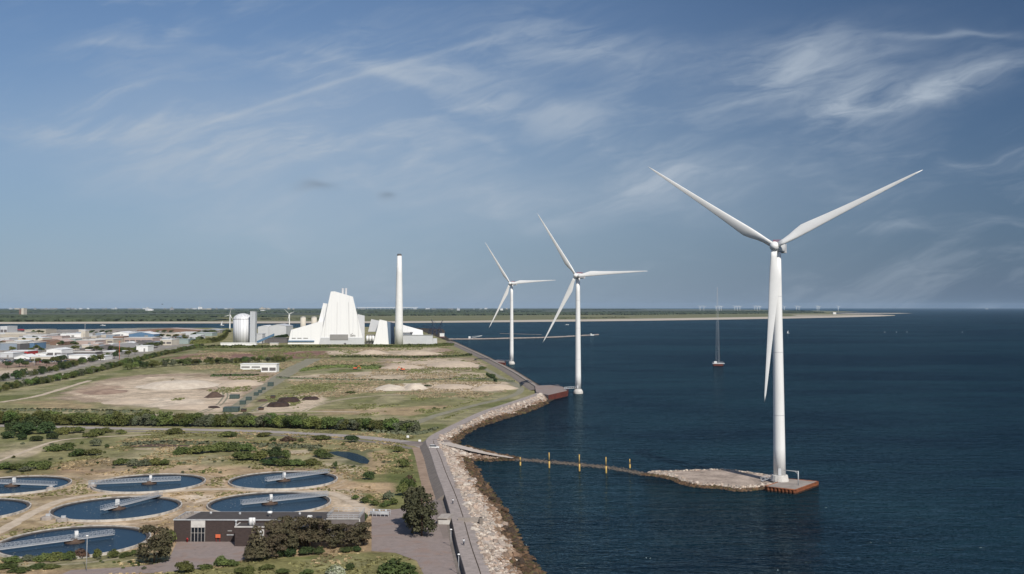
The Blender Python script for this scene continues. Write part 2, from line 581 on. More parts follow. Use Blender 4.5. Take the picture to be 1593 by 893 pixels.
def leaf_mat(name, c1, c2, rnd=1.0, scale=0.5):
    m = mat(name, c1, c2, scale, 0.75, spec=0.15, rnd=rnd, detail=4)
    t = m.node_tree
    bs = t.nodes['Principled BSDF']
    tr = t.nodes.new('ShaderNodeBsdfTranslucent')
    src = bs.inputs['Base Color'].links[0].from_socket
    t.links.new(src, tr.inputs[0])
    mx = t.nodes.new('ShaderNodeMixShader')
    mx.inputs[0].default_value = 0.22
    t.links.new(bs.outputs[0], mx.inputs[1])
    t.links.new(tr.outputs[0], mx.inputs[2])
    out = [n for n in t.nodes if n.type == 'OUTPUT_MATERIAL'][0]
    t.links.new(mx.outputs[0], out.inputs[0])
    return m


M['leaf'] = leaf_mat('green_leaves', (0.165, 0.185, 0.062), (0.095, 0.115, 0.038))
M['leafdark'] = leaf_mat('dark_green_leaves', (0.085, 0.115, 0.042), (0.05, 0.075, 0.03), 0.8)
M['leafgrey'] = leaf_mat('grey_green_leaves', (0.19, 0.20, 0.125), (0.12, 0.135, 0.08), 0.6)
M['leafgreen'] = leaf_mat('fresh_green_leaves', (0.19, 0.235, 0.07), (0.11, 0.15, 0.045))
M['leafred'] = leaf_mat('reddish_brown_leaves', (0.15, 0.095, 0.065), (0.10, 0.07, 0.05), 0.4)
M['pine'] = leaf_mat('pine_needles', (0.165, 0.125, 0.080), (0.090, 0.085, 0.048), 0.5, 0.35)
M['pinegreen'] = leaf_mat('green_pine_needles', (0.125, 0.118, 0.066), (0.075, 0.078, 0.042), 0.5, 0.35)
M['blossom'] = leaf_mat('white_blossom', (0.62, 0.62, 0.50), (0.20, 0.24, 0.10), 0.2, 1.2)
M['wood'] = mat('distant_wood', (0.075, 0.095, 0.045), (0.045, 0.06, 0.03), 0.012, 0.95, detail=8, bump=0.6, bscale=0.08)

# ------------------------------------------------------------------ numpy noise and geometry on the plan
rng = np.random.default_rng(7)
_tab = rng.random((256, 256))


def vnoise(x, y):
    xi, yi = np.floor(x).astype(int), np.floor(y).astype(int)
    fx, fy = x - xi, y - yi
    fx, fy = fx * fx * (3 - 2 * fx), fy * fy * (3 - 2 * fy)
    g = lambda a, b: _tab[a & 255, b & 255]
    return (g(xi, yi) * (1 - fx) + g(xi + 1, yi) * fx) * (1 - fy) + (g(xi, yi + 1) * (1 - fx) + g(xi + 1, yi + 1) * fx) * fy


def fbm(x, y, sc, oct_=5, gain=0.55):
    s = np.zeros_like(x)
    a, tot = 1.0, 0.0
    for k in range(oct_):
        s += a * vnoise(x / sc + 17.3 * k, y / sc + 5.9 * k)
        tot += a
        a *= gain
        sc *= 0.5
    return s / tot


def seg_dist(x, y, poly, closed=True):
    pts = np.asarray([(p[0], p[1]) for p in poly])
    n = len(pts)
    best = np.full(x.shape, 1e18)
    for i in range(n if closed else n - 1):
        a, b = pts[i], pts[(i + 1) % n]
        d = b - a
        L = max(d @ d, 1e-9)
        tt = np.clip(((x - a[0]) * d[0] + (y - a[1]) * d[1]) / L, 0, 1)
        q = (x - a[0] - tt * d[0]) ** 2 + (y - a[1] - tt * d[1]) ** 2
        best = np.minimum(best, q)
    return np.sqrt(best)


def inside(x, y, poly):
    pts = [(p[0], p[1]) for p in poly]
    r = np.zeros(x.shape, bool)
    n = len(pts)
    for i in range(n):
        x0, y0 = pts[i]
        x1, y1 = pts[(i + 1) % n]
        if y0 == y1:
            continue
        c = ((y0 > y) != (y1 > y)) & (x < (x1 - x0) * (y - y0) / (y1 - y0) + x0)
        r ^= c
    return r


def sstep(a, b, x):
    t_ = np.clip((x - a) / (b - a), 0, 1)
    return t_ * t_ * (3 - 2 * t_)


def spline(pts, n=8):
    """Catmull-Rom through plan points"""
    pts = [Vector(p) for p in pts]
    ext = [pts[0] * 2 - pts[1]] + pts + [pts[-1] * 2 - pts[-2]]
    out = []
    for i in range(1, len(ext) - 2):
        p0, p1, p2, p3 = ext[i - 1:i + 3]
        for k in range(n):
            t_ = k / n
            out.append(0.5 * ((2 * p1) + (p2 - p0) * t_ + (2 * p0 - 5 * p1 + 4 * p2 - p3) * t_ * t_ + (3 * p1 - p0 - 3 * p2 + p3) * t_ ** 3))
    out.append(pts[-1])
    return out


# ---- coast: crest of the rock slope and the waterline (both as plan points)
crest_s = [(772, 930), (761, 893), (745, 850), (730, 802), (716, 766), (703, 738), (691, 708), (683, 693)]
crest_n = [(681, 686), (686, 679), (700, 671), (722, 660), (760, 641.5), (800, 628), (835, 616), (850, 610)]
crest_far = [(842, 605), (820, 591), (800, 578.5), (760, 557.5), (720, 539.5), (700, 530.5)]
CREST = spline([P(*p, 3.3) for p in crest_s + crest_n], 6) 
CREST_S = spline([P(*p, 3.3) for p in crest_s + crest_n[:1]], 6)
CREST_N = spline([P(*p, 3.3) for p in crest_n], 6)
CREST_F = [P(*p, 3.3) for p in crest_far]
water_s = [(858, 930), (838, 893), (822, 868), (803, 838), (790, 806), (768, 775), (752, 752), (737, 728), (730, 716.5)]
spit = [(760, 717), (795, 716), (806, 713), (800, 711.5), (770, 706), (740, 699), (708, 692)]
water_n = [(712, 684), (722, 675.5), (745, 664), (790, 649.5), (828, 637.5), (851, 627), (862, 621.5), (866, 617), (862, 606)]
water_f = [(846, 603), (824, 589.5), (803, 576.5), (762, 555.5), (722, 537.5), (703, 528.5), (697, 525)]
back = [(692, 521), (694, 516), (690, 511.5), (640, 509.5), (560, 509), (470, 510.5), (400, 511.5), (340, 511), (300, 510.5), (230, 510.5), (150, 512.5), (60, 514), (0, 514.5), (-300, 516.5)]
WATERLINE = spline([P(*p, 0) for p in water_s], 4) + spline([P(*p, 0) for p in spit], 3) + spline([P(*p, 0) for p in water_n], 4) + [P(*p, 0) for p in water_f]
BACK = [P(*p, 0) for p in back]
near_l, near_r = P(-330, 1000, 0), P(905, 1000, 0)
far_l = Vector((BACK[-1].x - 40, BACK[-1].y, 0))
LAND = [near_r] + WATERLINE + BACK + [Vector((-900, 900, 0)), Vector((-330, 150, 0)), near_l]
INLAND = [P(782, 1000, 3.3)] + CREST + CREST_F + BACK[3:] + [Vector((-900, 900, 0)), Vector((-330, 150, 0)), near_l]
SPIT_AX = [P(684, 690, 3.0), P(740, 704, 2.0), P(800, 713.5, 0.3)]


def land_height(x, y):
    d = seg_dist(x, y, LAND)
    ins = inside(x, y, LAND)
    dr = seg_dist(x, y, CREST + CREST_F, False)
    inr = inside(x, y, INLAND)
    z = np.where(ins, 0.0, np.maximum(-0.35 * d, -4.0))
    slope = 3.2 * d / np.maximum(d + dr, 0.01)
    z_in = 2.0 + 1.1 * (1 - sstep(1.5, 5.0, dr))
    z_in = z_in * sstep(0, 9, d)
    z = np.where(ins & ~inr, slope, z)
    z = np.where(ins & inr, z_in, z)
    return z, d, ins, dr, inr


# ------------------------------------------------------------------ sea
sea = MB()
nn = 160
sea.add([(41000 * math.cos(2 * math.pi * i / nn), 41000 * math.sin(2 * math.pi * i / nn), 0) for i in range(nn)], [tuple(range(nn))])
tag(sea.build('sea', water_mat('sea_water', (0.0016, 0.0068, 0.0135), (0.0075, 0.0245, 0.0330), 1.5, 0.12, 0.10, 0.52, 1.0)), kind='structure')


# ------------------------------------------------------------------ ground of the near shore
def patch(pts, z=2.0):
    return [P(p[0], p[1], z) for p in pts]


DRY = np.array((0.36, 0.262, 0.158))
GRASS = np.array((0.175, 0.168, 0.068))
OLIVE = np.array((0.215, 0.203, 0.098))
SAND = np.array((0.50, 0.405, 0.300))
SANDP = np.array((0.62, 0.53, 0.42))
TANB = np.array((0.33, 0.255, 0.185))
REDF = np.array((0.215, 0.125, 0.098))
GREEN = np.array((0.120, 0.135, 0.045))
DARKV = np.array((0.10, 0.105, 0.055))
INDU = np.array((0.27, 0.25, 0.225))
ROCKB = np.array((0.24, 0.20, 0.165))
MUD = np.array((0.055, 0.042, 0.03))
BROWN = np.array((0.26, 0.165, 0.115))
# polygon on the photo, colour, edge softness (m), edge raggedness (m), opacity
PATCHES = [
    ([(-300, 690), (660, 690), (690, 760), (720, 1000), (-300, 1000)], DRY, 25, 30, 1),
    ([(-300, 660), (660, 672), (655, 700), (560, 735), (380, 724), (200, 728), (-300, 735)], OLIVE, 14, 30, 0.9),
    ([(-300, 512), (300, 510), (320, 534), (200, 560), (60, 590), (-300, 612)], INDU, 20, 20, 1),
    ([(-300, 560), (0, 561), (110, 558), (150, 562), (60, 575), (-300, 590)], BROWN, 10, 12, 0.8),
    ([(-300, 575), (0, 572), (50, 573), (45, 578), (0, 584), (-300, 590)], SAND, 8, 10, 0.8),
    # long bands of the reclaimed land
    ([(240, 545), (700, 533), (780, 575), (740, 580), (300, 575), (220, 560)], OLIVE, 12, 20, 1),
    ([(268, 551), (400, 546.5), (530, 546), (515, 557), (330, 560.5), (245, 557)], REDF, 5, 8, 1),
    ([(300, 543), (530, 541), (530, 545), (300, 548)], GREEN, 4, 6, 0.9),
    ([(508, 546), (600, 541), (690, 540), (704, 546), (640, 554), (515, 554)], SAND, 6, 12, 0.95),
    ([(690, 540), (715, 548), (700, 553), (640, 555)], REDF, 8, 10, 0.6),
    ([(590, 558), (735, 556), (752, 568), (735, 577), (640, 575), (590, 568)], TANB, 8, 16, 1),
    ([(600, 563), (660, 558), (720, 559), (735, 567), (640, 572)], SAND, 8, 16, 0.9),
    ([(430, 572), (520, 562), (590, 565), (595, 577), (470, 581)], GREEN, 8, 20, 0.9),
    ([(445, 586), (560, 579), (700, 577), (765, 583), (770, 590), (640, 592), (450, 593)], SAND, 7, 14, 0.85),
    ([(430, 594), (800, 590), (800, 596), (430, 602)], OLIVE, 6, 14, 1),
    ([(540, 605), (600, 598), (690, 594), (790, 594), (812, 603), (780, 609), (640, 609), (560, 609)], SAND, 6, 14, 0.95),
    ([(590, 604), (630, 596), (655, 597), (660, 606), (610, 609)], SANDP, 4, 8, 1),
    ([(700, 600), (780, 597), (795, 604), (720, 606)], SANDP, 5, 10, 0.6),
    ([(420, 612), (830, 609), (820, 625), (700, 648), (560, 640), (500, 636), (440, 628)], OLIVE, 12, 24, 0.8),
    ([(520, 622), (780, 614), (780, 620), (560, 632)], GREEN, 10, 16, 0.45),
    ([(500, 637), (690, 632), (640, 646), (470, 648)], DRY, 10, 14, 0.8),
    ([(640, 648), (700, 638), (800, 622), (858, 607), (866, 612), (800, 630), (720, 655), (690, 668), (650, 664)], GREEN, 6, 8, 0.75),
    ([(655, 671), (690, 668), (676, 690), (650, 688)], OLIVE, 4, 6, 0.9),
    # sand pit on the left
    ([(70, 620), (150, 592), (215, 583), (330, 580), (440, 577), (450, 583), (420, 604), (385, 634), (330, 640), (180, 640), (60, 632)], TANB, 12, 20, 1),
    ([(100, 615), (160, 597), (230, 586), (330, 584), (400, 585), (412, 590), (385, 600), (330, 601), (310, 607), (370, 610), (372, 622), (320, 630), (270, 634), (170, 625)], SAND, 7, 16, 0.95),
    ([(230, 600), (300, 592), (330, 596), (300, 606), (240, 608)], SANDP, 6, 10, 0.9),
    ([(170, 628), (240, 618), (310, 622), (300, 634), (220, 634)], SANDP, 6, 12, 0.6),
    ([(120, 610), (155, 598), (190, 600), (170, 612), (130, 617)], BROWN, 8, 14, 0.6),
    ([(215, 603), (300, 603), (330, 604.5), (300, 606), (215, 606)], DARKV, 2, 5, 0.6),
    ([(300, 583), (400, 581), (440, 588), (370, 594), (300, 588)], BROWN, 6, 10, 0.45),
    ([(-300, 620), (90, 620), (300, 640), (300, 648), (-300, 648)], OLIVE, 14, 20, 0.9),
    ([(0, 625), (100, 622), (160, 634), (60, 636)], DRY, 14, 16, 0.6),
    ([(410, 628), (450, 612), (500, 614), (510, 624), (470, 638), (420, 642), (395, 640)], SAND, 5, 10, 0.95),
    ([(300, 634), (350, 630), (370, 640), (310, 643)], SAND, 4, 6, 0.9),
    ([(190, 645), (300, 643), (520, 643), (520, 646), (300, 647), (190, 648)], TANB, 4, 6, 0.9),
    ([(380, 615), (420, 600), (440, 602), (410, 618), (380, 628)], OLIVE, 5, 8, 0.8),
    # diagonal green belts on the left
    ([(-300, 650), (0, 615), (140, 588), (240, 560), (300, 542), (340, 538), (330, 546), (270, 556), (200, 578), (90, 610), (-300, 680)], GREEN, 10, 16, 0.9),
    ([(200, 572), (300, 562), (340, 568), (330, 578), (220, 582)], OLIVE, 8, 10, 0.9),
    # meadow round the tanks
    ([(160, 715), (330, 705), (560, 716), (560, 728), (300, 727), (160, 726)], GRASS, 10, 18, 0.7),
    ([(120, 700), (250, 702), (420, 706), (420, 716), (250, 716), (100, 712)], OLIVE, 10, 14, 0.8),
    ([(180, 694), (330, 689), (345, 694), (260, 697), (190, 697)], GREEN, 3, 5, 0.7),
    ([(205, 697), (300, 695), (300, 699), (210, 700)], SAND, 2, 4, 0.8),
    ([(440, 701), (480, 699), (482, 706), (445, 707)], SAND, 2, 5, 0.9),
    ([(510, 697), (580, 700), (585, 718), (550, 728), (510, 715)], DARKV, 4, 8, 0.8),
    ([(505, 720), (560, 725), (575, 745), (540, 745), (500, 735)], SAND, 5, 9, 0.55),
    ([(575, 705), (600, 700), (610, 725), (585, 738), (570, 725)], DRY, 4, 8, 0.8),
    ([(610, 695), (650, 700), (660, 745), (668, 770), (630, 770), (600, 740)], GREEN, 5, 8, 0.9),
    ([(530, 735), (640, 738), (640, 750), (560, 752), (530, 745)], GREEN, 5, 8, 0.8),
    ([(520, 752), (595, 752), (605, 764), (540, 766), (510, 760)], DRY * 1.15, 3, 5, 0.9),
    ([(530, 768), (640, 772), (635, 790), (590, 792), (560, 782)], GREEN, 4, 6, 0.85),
    ([(80, 720), (160, 712), (200, 730), (120, 738), (70, 735)], BROWN, 8, 12, 0.55),
    ([(0, 705), (70, 690), (90, 694), (30, 712), (-40, 730), (-60, 715)], SAND, 5, 8, 0.7),
    ([(0, 655), (170, 668), (160, 690), (0, 700)], GREEN, 10, 14, 0.5),
    ([(0, 712), (90, 715), (95, 738), (0, 742)], GREEN, 8, 10, 0.6),
    ([(455, 728), (530, 728), (545, 738), (440, 736)], BROWN, 5, 8, 0.5),
    # worn sandy ground between the tanks
    ([(275, 770), (335, 764), (330, 778), (300, 784)], SANDP, 3, 8, 0.7),
    ([(480, 763), (540, 763), (580, 790), (570, 800), (540, 795), (505, 775)], SAND, 4, 6, 0.7),
    # rough grass along the bottom
    ([(-300, 866), (70, 866), (230, 862), (262, 875), (110, 886), (-300, 890)], OLIVE, 5, 8, 0.95),
    ([(0, 868), (110, 866), (200, 866), (120, 880), (0, 882)], DARKV, 5, 8, 0.5),
    ([(250, 890), (330, 876), (410, 868), (575, 857), (640, 862), (662, 893), (668, 1000), (240, 1000)], GRASS, 4, 6, 0.95),
    ([(450, 868), (560, 862), (580, 880), (470, 888)], OLIVE, 5, 8, 0.8),
    ([(440, 865), (500, 862), (495, 872), (450, 872)], GREEN, 4, 6, 0.9),
    ([(655, 695), (668, 705), (680, 750), (684, 780), (668, 780), (662, 745), (650, 715)], BROWN * 1.1, 2, 3, 0.8),
]


def ground_colour(x, y, z, d, ins, dr, inr):
    c = np.ones(x.shape + (3,)) * OLIVE
    w1 = (fbm(x, y, 26.0) - 0.5) * 2
    w2 = (fbm(x + 333, y - 91, 60.0) - 0.5) * 2
    for poly, col, soft, rag, op in PATCHES:
        pl = patch(poly)
        b = np.array([(p.x, p.y) for p in pl])
        m = soft + rag
        near = (x > b[:, 0].min() - m) & (x < b[:, 0].max() + m) & (y > b[:, 1].min() - m) & (y < b[:, 1].max() + m)
        if not near.any():
            continue
        xs, ys = x[near], y[near]
        # depth is drawn out far away: soften less where the band is thin in plan
        sd = seg_dist(xs, ys, pl) * np.where(inside(xs, ys, pl), 1, -1)
        sd = sd + rag * 0.9 * w1[near] + 0.3 * rag * w2[near]
        k = sstep(-soft * 0.5, soft * 0.5, sd)[..., None] * op
        c[near] = c[near] * (1 - k) + col * k
    # worn and mown rings round the tanks
    for cx_, cy_ in ((116, 841), (182, 789.5), (232, 750.5), (441, 746), (419.5, 781.5), (19, 754), (-59, 793)):
        q_ = P(cx_, cy_, 2.6)
        rr_ = np.hypot(x - q_.x, y - q_.y)
        for r0_, wd_, col_, op_ in ((22.2, 1.1, SAND, 0.7), (25.0, 0.6, SANDP, 0.45), (27.4, 0.7, BROWN, 0.35), (29.5, 0.6, SAND, 0.35)):
            k = (np.exp(-((rr_ - r0_ - 1.2 * w1) / wd_) ** 2) * op_ * sstep(0.38, 0.58, fbm(x + r0_ * 9, y, 16.0)))[..., None]
            c = c * (1 - k) + col_ * k
    # streaks of grass and bare earth everywhere
    g1 = fbm(x * 0.45 + 50, y * 0.22, 22.0)
    k = (sstep(0.50, 0.64, g1) * 0.55)[..., None]
    c = c * (1 - k) + (c * 0.55 + GRASS * 0.4) * k
    g2 = fbm(x * 0.5 - 70, y * 0.28 + 31, 14.0)
    k = (sstep(0.53, 0.68, g2) * 0.5)[..., None]
    c = c * (1 - k) + (c * 0.6 + SAND * 0.5) * k
    c = c * (0.72 + 0.56 * fbm(x + 9, y + 4, 9.0, 5))[..., None]
    # rock slope and wet foot
    k = (ins & ~inr)
    c[k] = ROCKB
    wet = k & (z < 1.0)
    c[wet] = MUD
    c[~ins] = MUD * 0.8
    return c


def build_ground():
    cols = np.arange(-250, 906, 2.2)
    rows = np.concatenate([np.arange(507, 560, 0.5), np.arange(560, 700, 0.8), np.arange(700, 905, 1.0), np.arange(905, 1010, 5.0)])
    X = np.zeros((len(rows), len(cols)))
    Y = np.zeros_like(X)
    for i, r in enumerate(rows):
        d = ray(0, r)
        k = (2.0 - H) / d[2]
        X[i] = (cols - 796.5) * k
        Y[i] = d[1] * k
    z, d, ins, dr, inr = land_height(X, Y)
    c = ground_colour(X, Y, z, d, ins, dr, inr)
    nR, nC = X.shape
    idx = np.arange(nR * nC).reshape(nR, nC)
    f = np.stack([idx[1:, :-1], idx[1:, 1:], idx[:-1, 1:], idx[:-1, :-1]], -1).reshape(-1, 4)
    zf = z.ravel()
    keep = (zf[f] > -1.5).any(1)
    f = f[keep]
    v = np.stack([X.ravel(), Y.ravel(), zf], -1)
    used = np.unique(f)
    re = np.full(len(v), -1)
    re[used] = np.arange(len(used))
    o = np_mesh('ground', v[used], re[f], M['ground'], c.reshape(-1, 3)[used], True)
    tag(o, kind='structure')


build_ground()


# ------------------------------------------------------------------ strips: roads, paths, walkways
def strip(name, pts, width, m, z=2.03, ragged=0.0, smooth_n=6, kind='structure', widths=None, off=None):
    line = spline(pts, smooth_n) if smooth_n else [Vector(p) for p in pts]
    rg = random.Random(len(name) * 13 + int(width * 10))
    mb = MB()
    vs = []
    for i, p in enumerate(line):
        a = line[max(i - 1, 0)]
        b = line[min(i + 1, len(line) - 1)]
        d = Vector((b.x - a.x, b.y - a.y, 0)).normalized()
        nrm = Vector((-d.y, d.x, 0))
        t_ = i / (len(line) - 1)
        w = width if widths is None else widths[0] * (1 - t_) + widths[1] * t_
        l = w / 2 * (1 + ragged * (rg.random() - 0.5))
        r = w / 2 * (1 + ragged * (rg.random() - 0.5))
        zz = z(p) if callable(z) else z
        vs += [(p.x + nrm.x * l, p.y + nrm.y * l, zz), (p.x - nrm.x * r, p.y - nrm.y * r, zz)]
    mb.add(vs, [(2 * i + 1, 2 * i + 3, 2 * i + 2, 2 * i) for i in range(len(line) - 1)])
    return tag(mb.build(name, m), kind=kind)


def offset(line, d):
    out = []
    for i, p in enumerate(line):
        a = line[max(i - 1, 0)]
        b = line[min(i + 1, len(line) - 1)]
        t_ = Vector((b.x - a.x, b.y - a.y, 0)).normalized()
        out.append(Vector((p.x - t_.y * d, p.y + t_.x * d, p.z)))   # to the left of travel = inland
    return out


def profile_sweep(name, line, prof, mats, mis=None, kind='structure', cap=False):
    """prof: list of (offset inland, z); builds the surface between them along the line"""
    loops = []
    for d, z in prof:
        loops.append([(p.x, p.y, z) for p in offset(line, d)])
    mb = MB()
    n = len(line)
    for k in range(len(prof) - 1):
        vs = loops[k] + loops[k + 1]
        mb.add(vs, [(i, i + 1, n + i + 1, n + i) for i in range(n - 1)], 0 if mis is None else mis[k])
    if cap:
        mb.add([l[0] for l in loops] + [(loops[0][0][0], loops[0][0][1], 1.5), (loops[-1][0][0], loops[-1][0][1], 1.5)], [tuple(range(len(loops))) + (len(loops) + 1, len(loops))], 1)
    return tag(mb.build(name, mats), kind=kind)


# sea wall promenade: lower strip, step, upper walkway, inner bank
PROM = [(-0.3, 2.0), (-0.3, 3.45), (0.0, 3.5), (1.95, 3.55), (2.0, 3.3), (2.35, 3.3), (2.4, 3.95), (5.7, 4.0), (5.8, 3.85)]
PM = [0, 0, 0, 1, 1, 1, 0, 0]
profile_sweep('seawall_promenade', CREST_S[:24], PROM + [(6.0, 2.15), (7.2, 2.08), (7.4, 1.9)], [M['walkway'], M['bank'], M['darkrubber']], PM + [1, 1, 1])
profile_sweep('seawall_promenade', CREST_S[23:], PROM + [(8.6, 2.08), (9.0, 1.9)], [M['walkway'], M['bank'], M['darkrubber']], PM + [1, 1], cap=True)
profile_sweep('coast_road', CREST_N, [(-0.3, 2.0), (-0.3, 3.4), (0.4, 3.45), (5.5, 3.45), (6.2, 3.0), (6.6, 2.0)], [M['walkway'], M['bank']], [1, 1, 0, 0, 1])
profile_sweep('far_seawall', spline(CREST_F, 4), [(-2.5, 0.2), (-0.6, 3.3), (-0.5, 3.6), (1.8, 3.6), (1.9, 3.0), (7.0, 2.6), (9.0, 1.9)], [M['concrete'], M['bank']], [0, 0, 0, 1, 1, 1])

road_pts = [(-250, 662), (-60, 661.5), (80, 664), (200, 667), (300, 668.5), (400, 671), (500, 676), (560, 680), (610, 685.5), (645, 690), (668, 696)]
strip('road', patch(road_pts), 9.0, mat('pale_road_asphalt', (0.35, 0.315, 0.29), (0.29, 0.26, 0.24), 0.1, 0.9), 2.06)
strip('road_verge', patch([(180, 670.5), (300, 673), (400, 675.5), (500, 681), (560, 685.5), (610, 691.5), (640, 698)]), 4.0, M['bank'], 2.03, 0.5)  # shadow along the road's lower edge, laid as a dark strip


def ramp(name, pts, width, m):
    line = spline(pts, 6)
    mb = MB()
    vs = []
    for i, p in enumerate(line):
        a, b = line[max(i - 1, 0)], line[min(i + 1, len(line) - 1)]
        d = Vector((b.x - a.x, b.y - a.y, 0)).normalized()
        for o_, dz in ((width / 2 + 3.0, -1.5), (width / 2, 0), (-width / 2, 0), (-width / 2 - 3.0, -1.5)):
            vs.append((p.x - d.y * o_, p.y + d.x * o_, p.z + dz))
    mb.add(vs, [(4 * i + k + 1, 4 * i + k + 5, 4 * i + k + 4, 4 * i + k) for i in range(len(line) - 1) for k in range(3)])
    return tag(mb.build(name, m), kind='structure')


ramp('junction_ramp', [P(630, 687.5, 2.08), P(650, 689, 2.6), P(668, 688, 3.2), P(686, 684, 3.49)], 9.0, M['asphalt'])
strip('service_track', patch([(648, 696), (655, 715), (661, 740), (669, 768), (673, 780)]), 4.4, mat('brown_track', (0.34, 0.25, 0.185), (0.25, 0.18, 0.13), 0.3, 0.95, 0.3, 3), 2.04, 0.15)
strip('sand_track', patch([(-60, 850), (0, 827), (40, 804), (95, 779), (160, 769), (240, 766), (330, 761), (420, 763.5), (500, 766), (530, 772), (556, 786), (572, 798)]), 3.8, M['track'], 2.04, 0.35)
strip('meadow_path', patch([(-60, 735), (0, 716), (45, 700), (80, 688), (110, 683), (160, 679.5), (235, 676)]), 2.4, M['track'], 2.03, 0.6)
strip('gravel_path', patch([(640, 661), (680, 646), (740, 630), (790, 618), (810, 607), (800, 597.5), (775, 585), (745, 568)]), 6.0, M['gravelpath'], 2.05, 0.3)
strip('boundary_road', patch([(-200, 634), (0, 602), (67, 587.5), (152, 567), (197, 557), (235, 548), (298, 534.5)]), 9.0, M['gravelpath'], 2.04, 0.2)
strip('farm_track', patch([(0, 626), (54, 617), (100, 604), (139, 592)]), 5.0, M['track'], 2.05, 0.5)
strip('site_road', patch([(360, 640), (395, 614), (425, 595), (455, 575), (490, 558)]), 11.0, M['gravelpath'], 2.06, 0.2, widths=(8, 20))
strip('site_access_lane', patch([(180, 645), (300, 644.5), (380, 642), (470, 640), (560, 641)]), 4.0, M['track'], 2.05, 0.4)


def sheet(name, pts, z, m, kind='structure', jitter=0):
    pl = patch(pts, z) if not isinstance(pts[0], Vector) else pts
    mb = MB()
    vs = [(p.x, p.y, z) for p in pl]
    n = len(vs)
    ar = sum(vs[i][0] * vs[(i + 1) % n][1] - vs[(i + 1) % n][0] * vs[i][1] for i in range(n))
    mb.add(vs, [tuple(range(n)) if ar > 0 else tuple(range(n - 1, -1, -1))])
    return tag(mb.build(name, m), kind=kind)


COURT_PX = [(262, 872), (275, 843), (372, 836), (400, 838), (405, 866), (345, 878), (300, 886), (255, 891), (180, 893), (95, 893.5), (110, 887), (200, 882), (238, 878)]
PARK_PX = [(578, 797), (640, 789), (676, 778), (698, 800), (714, 838), (728, 880), (742, 925), (668, 925), (660, 895), (648, 872), (615, 860), (578, 857)]
sheet('courtyard', COURT_PX, 2.05, M['court'])
sheet('car_park', PARK_PX, 2.05, M['court'])
sheet('entrance_apron', [(675, 776), (690, 776), (708, 812), (714, 835), (690, 838), (678, 806)], 2.07, M['asphalt'])
tag(sheet('meadow_pond', [(512, 703.5), (524, 702), (541, 703), (556, 706), (568, 711), (575, 717), (572, 721.5), (562, 721), (550, 717), (536, 712), (520, 707.5)], 2.05, water_mat('pond_water', (0.012, 0.02, 0.03), (0.02, 0.03, 0.04), 0.15, 0.9, 0.1, 0.45)), kind='structure')
tag(sheet('reed_pond', [(196, 693), (215, 690.5), (250, 690.5), (300, 693), (290, 695), (235, 695), (205, 695.5)], 2.05, M['brownsoil']), kind='structure')


# ------------------------------------------------------------------ riprap boulders
def ico():
    t_ = (1 + 5 ** 0.5) / 2
    v = np.array([(-1, t_, 0), (1, t_, 0), (-1, -t_, 0), (1, -t_, 0), (0, -1, t_), (0, 1, t_), (0, -1, -t_), (0, 1, -t_), (t_, 0, -1), (t_, 0, 1), (-t_, 0, -1), (-t_, 0, 1)], float)
    v /= np.linalg.norm(v[0])
    f = np.array([(0, 11, 5), (0, 5, 1), (0, 1, 7), (0, 7, 10), (0, 10, 11), (1, 5, 9), (5, 11, 4), (11, 10, 2), (10, 7, 6), (7, 1, 8), (3, 9, 4), (3, 4, 2), (3, 2, 6), (3, 6, 8), (3, 8, 9), (4, 9, 5), (2, 4, 11), (6, 2, 10), (8, 6, 7), (9, 8, 1)])
    return v, f


ICO_V, ICO_F = ico()


def rocks(name, pts, sizes, tones, flat=0.75):
    """many angular stones as one mass"""
    n = len(pts)
    v = np.repeat(ICO_V[None], n, 0) * (0.72 + 0.56 * rng.random((n, 12, 1)))
    sc = sizes[:, None] * (0.7 + 0.6 * rng.random((n, 3)))
    sc[:, 2] *= flat
    v = v * sc[:, None, :]
    a = rng.random(n) * 6.283
    ca, sa = np.cos(a)[:, None], np.sin(a)[:, None]
    x = v[..., 0] * ca - v[..., 1] * sa
    y = v[..., 0] * sa + v[..., 1] * ca
    v = np.stack([x, y, v[..., 2]], -1) + pts[:, None, :]
    f = (ICO_F[None] + 12 * np.arange(n)[:, None, None]).reshape(-1, 3)
    c = np.repeat(tones[:, None, :], 12, 1).reshape(-1, 3)
    return tag(np_mesh(name, v.reshape(-1, 3), f, M['rock'], c, False), kind='stuff')


STONES = np.array([(0.52, 0.43, 0.35), (0.46, 0.385, 0.325), (0.56, 0.48, 0.40), (0.42, 0.33, 0.27), (0.36, 0.315, 0.28), (0.50, 0.39, 0.31), (0.62, 0.55, 0.47)])
WETS = np.array([(0.085, 0.055, 0.035), (0.055, 0.040, 0.03), (0.12, 0.075, 0.045), (0.075, 0.06, 0.03)])


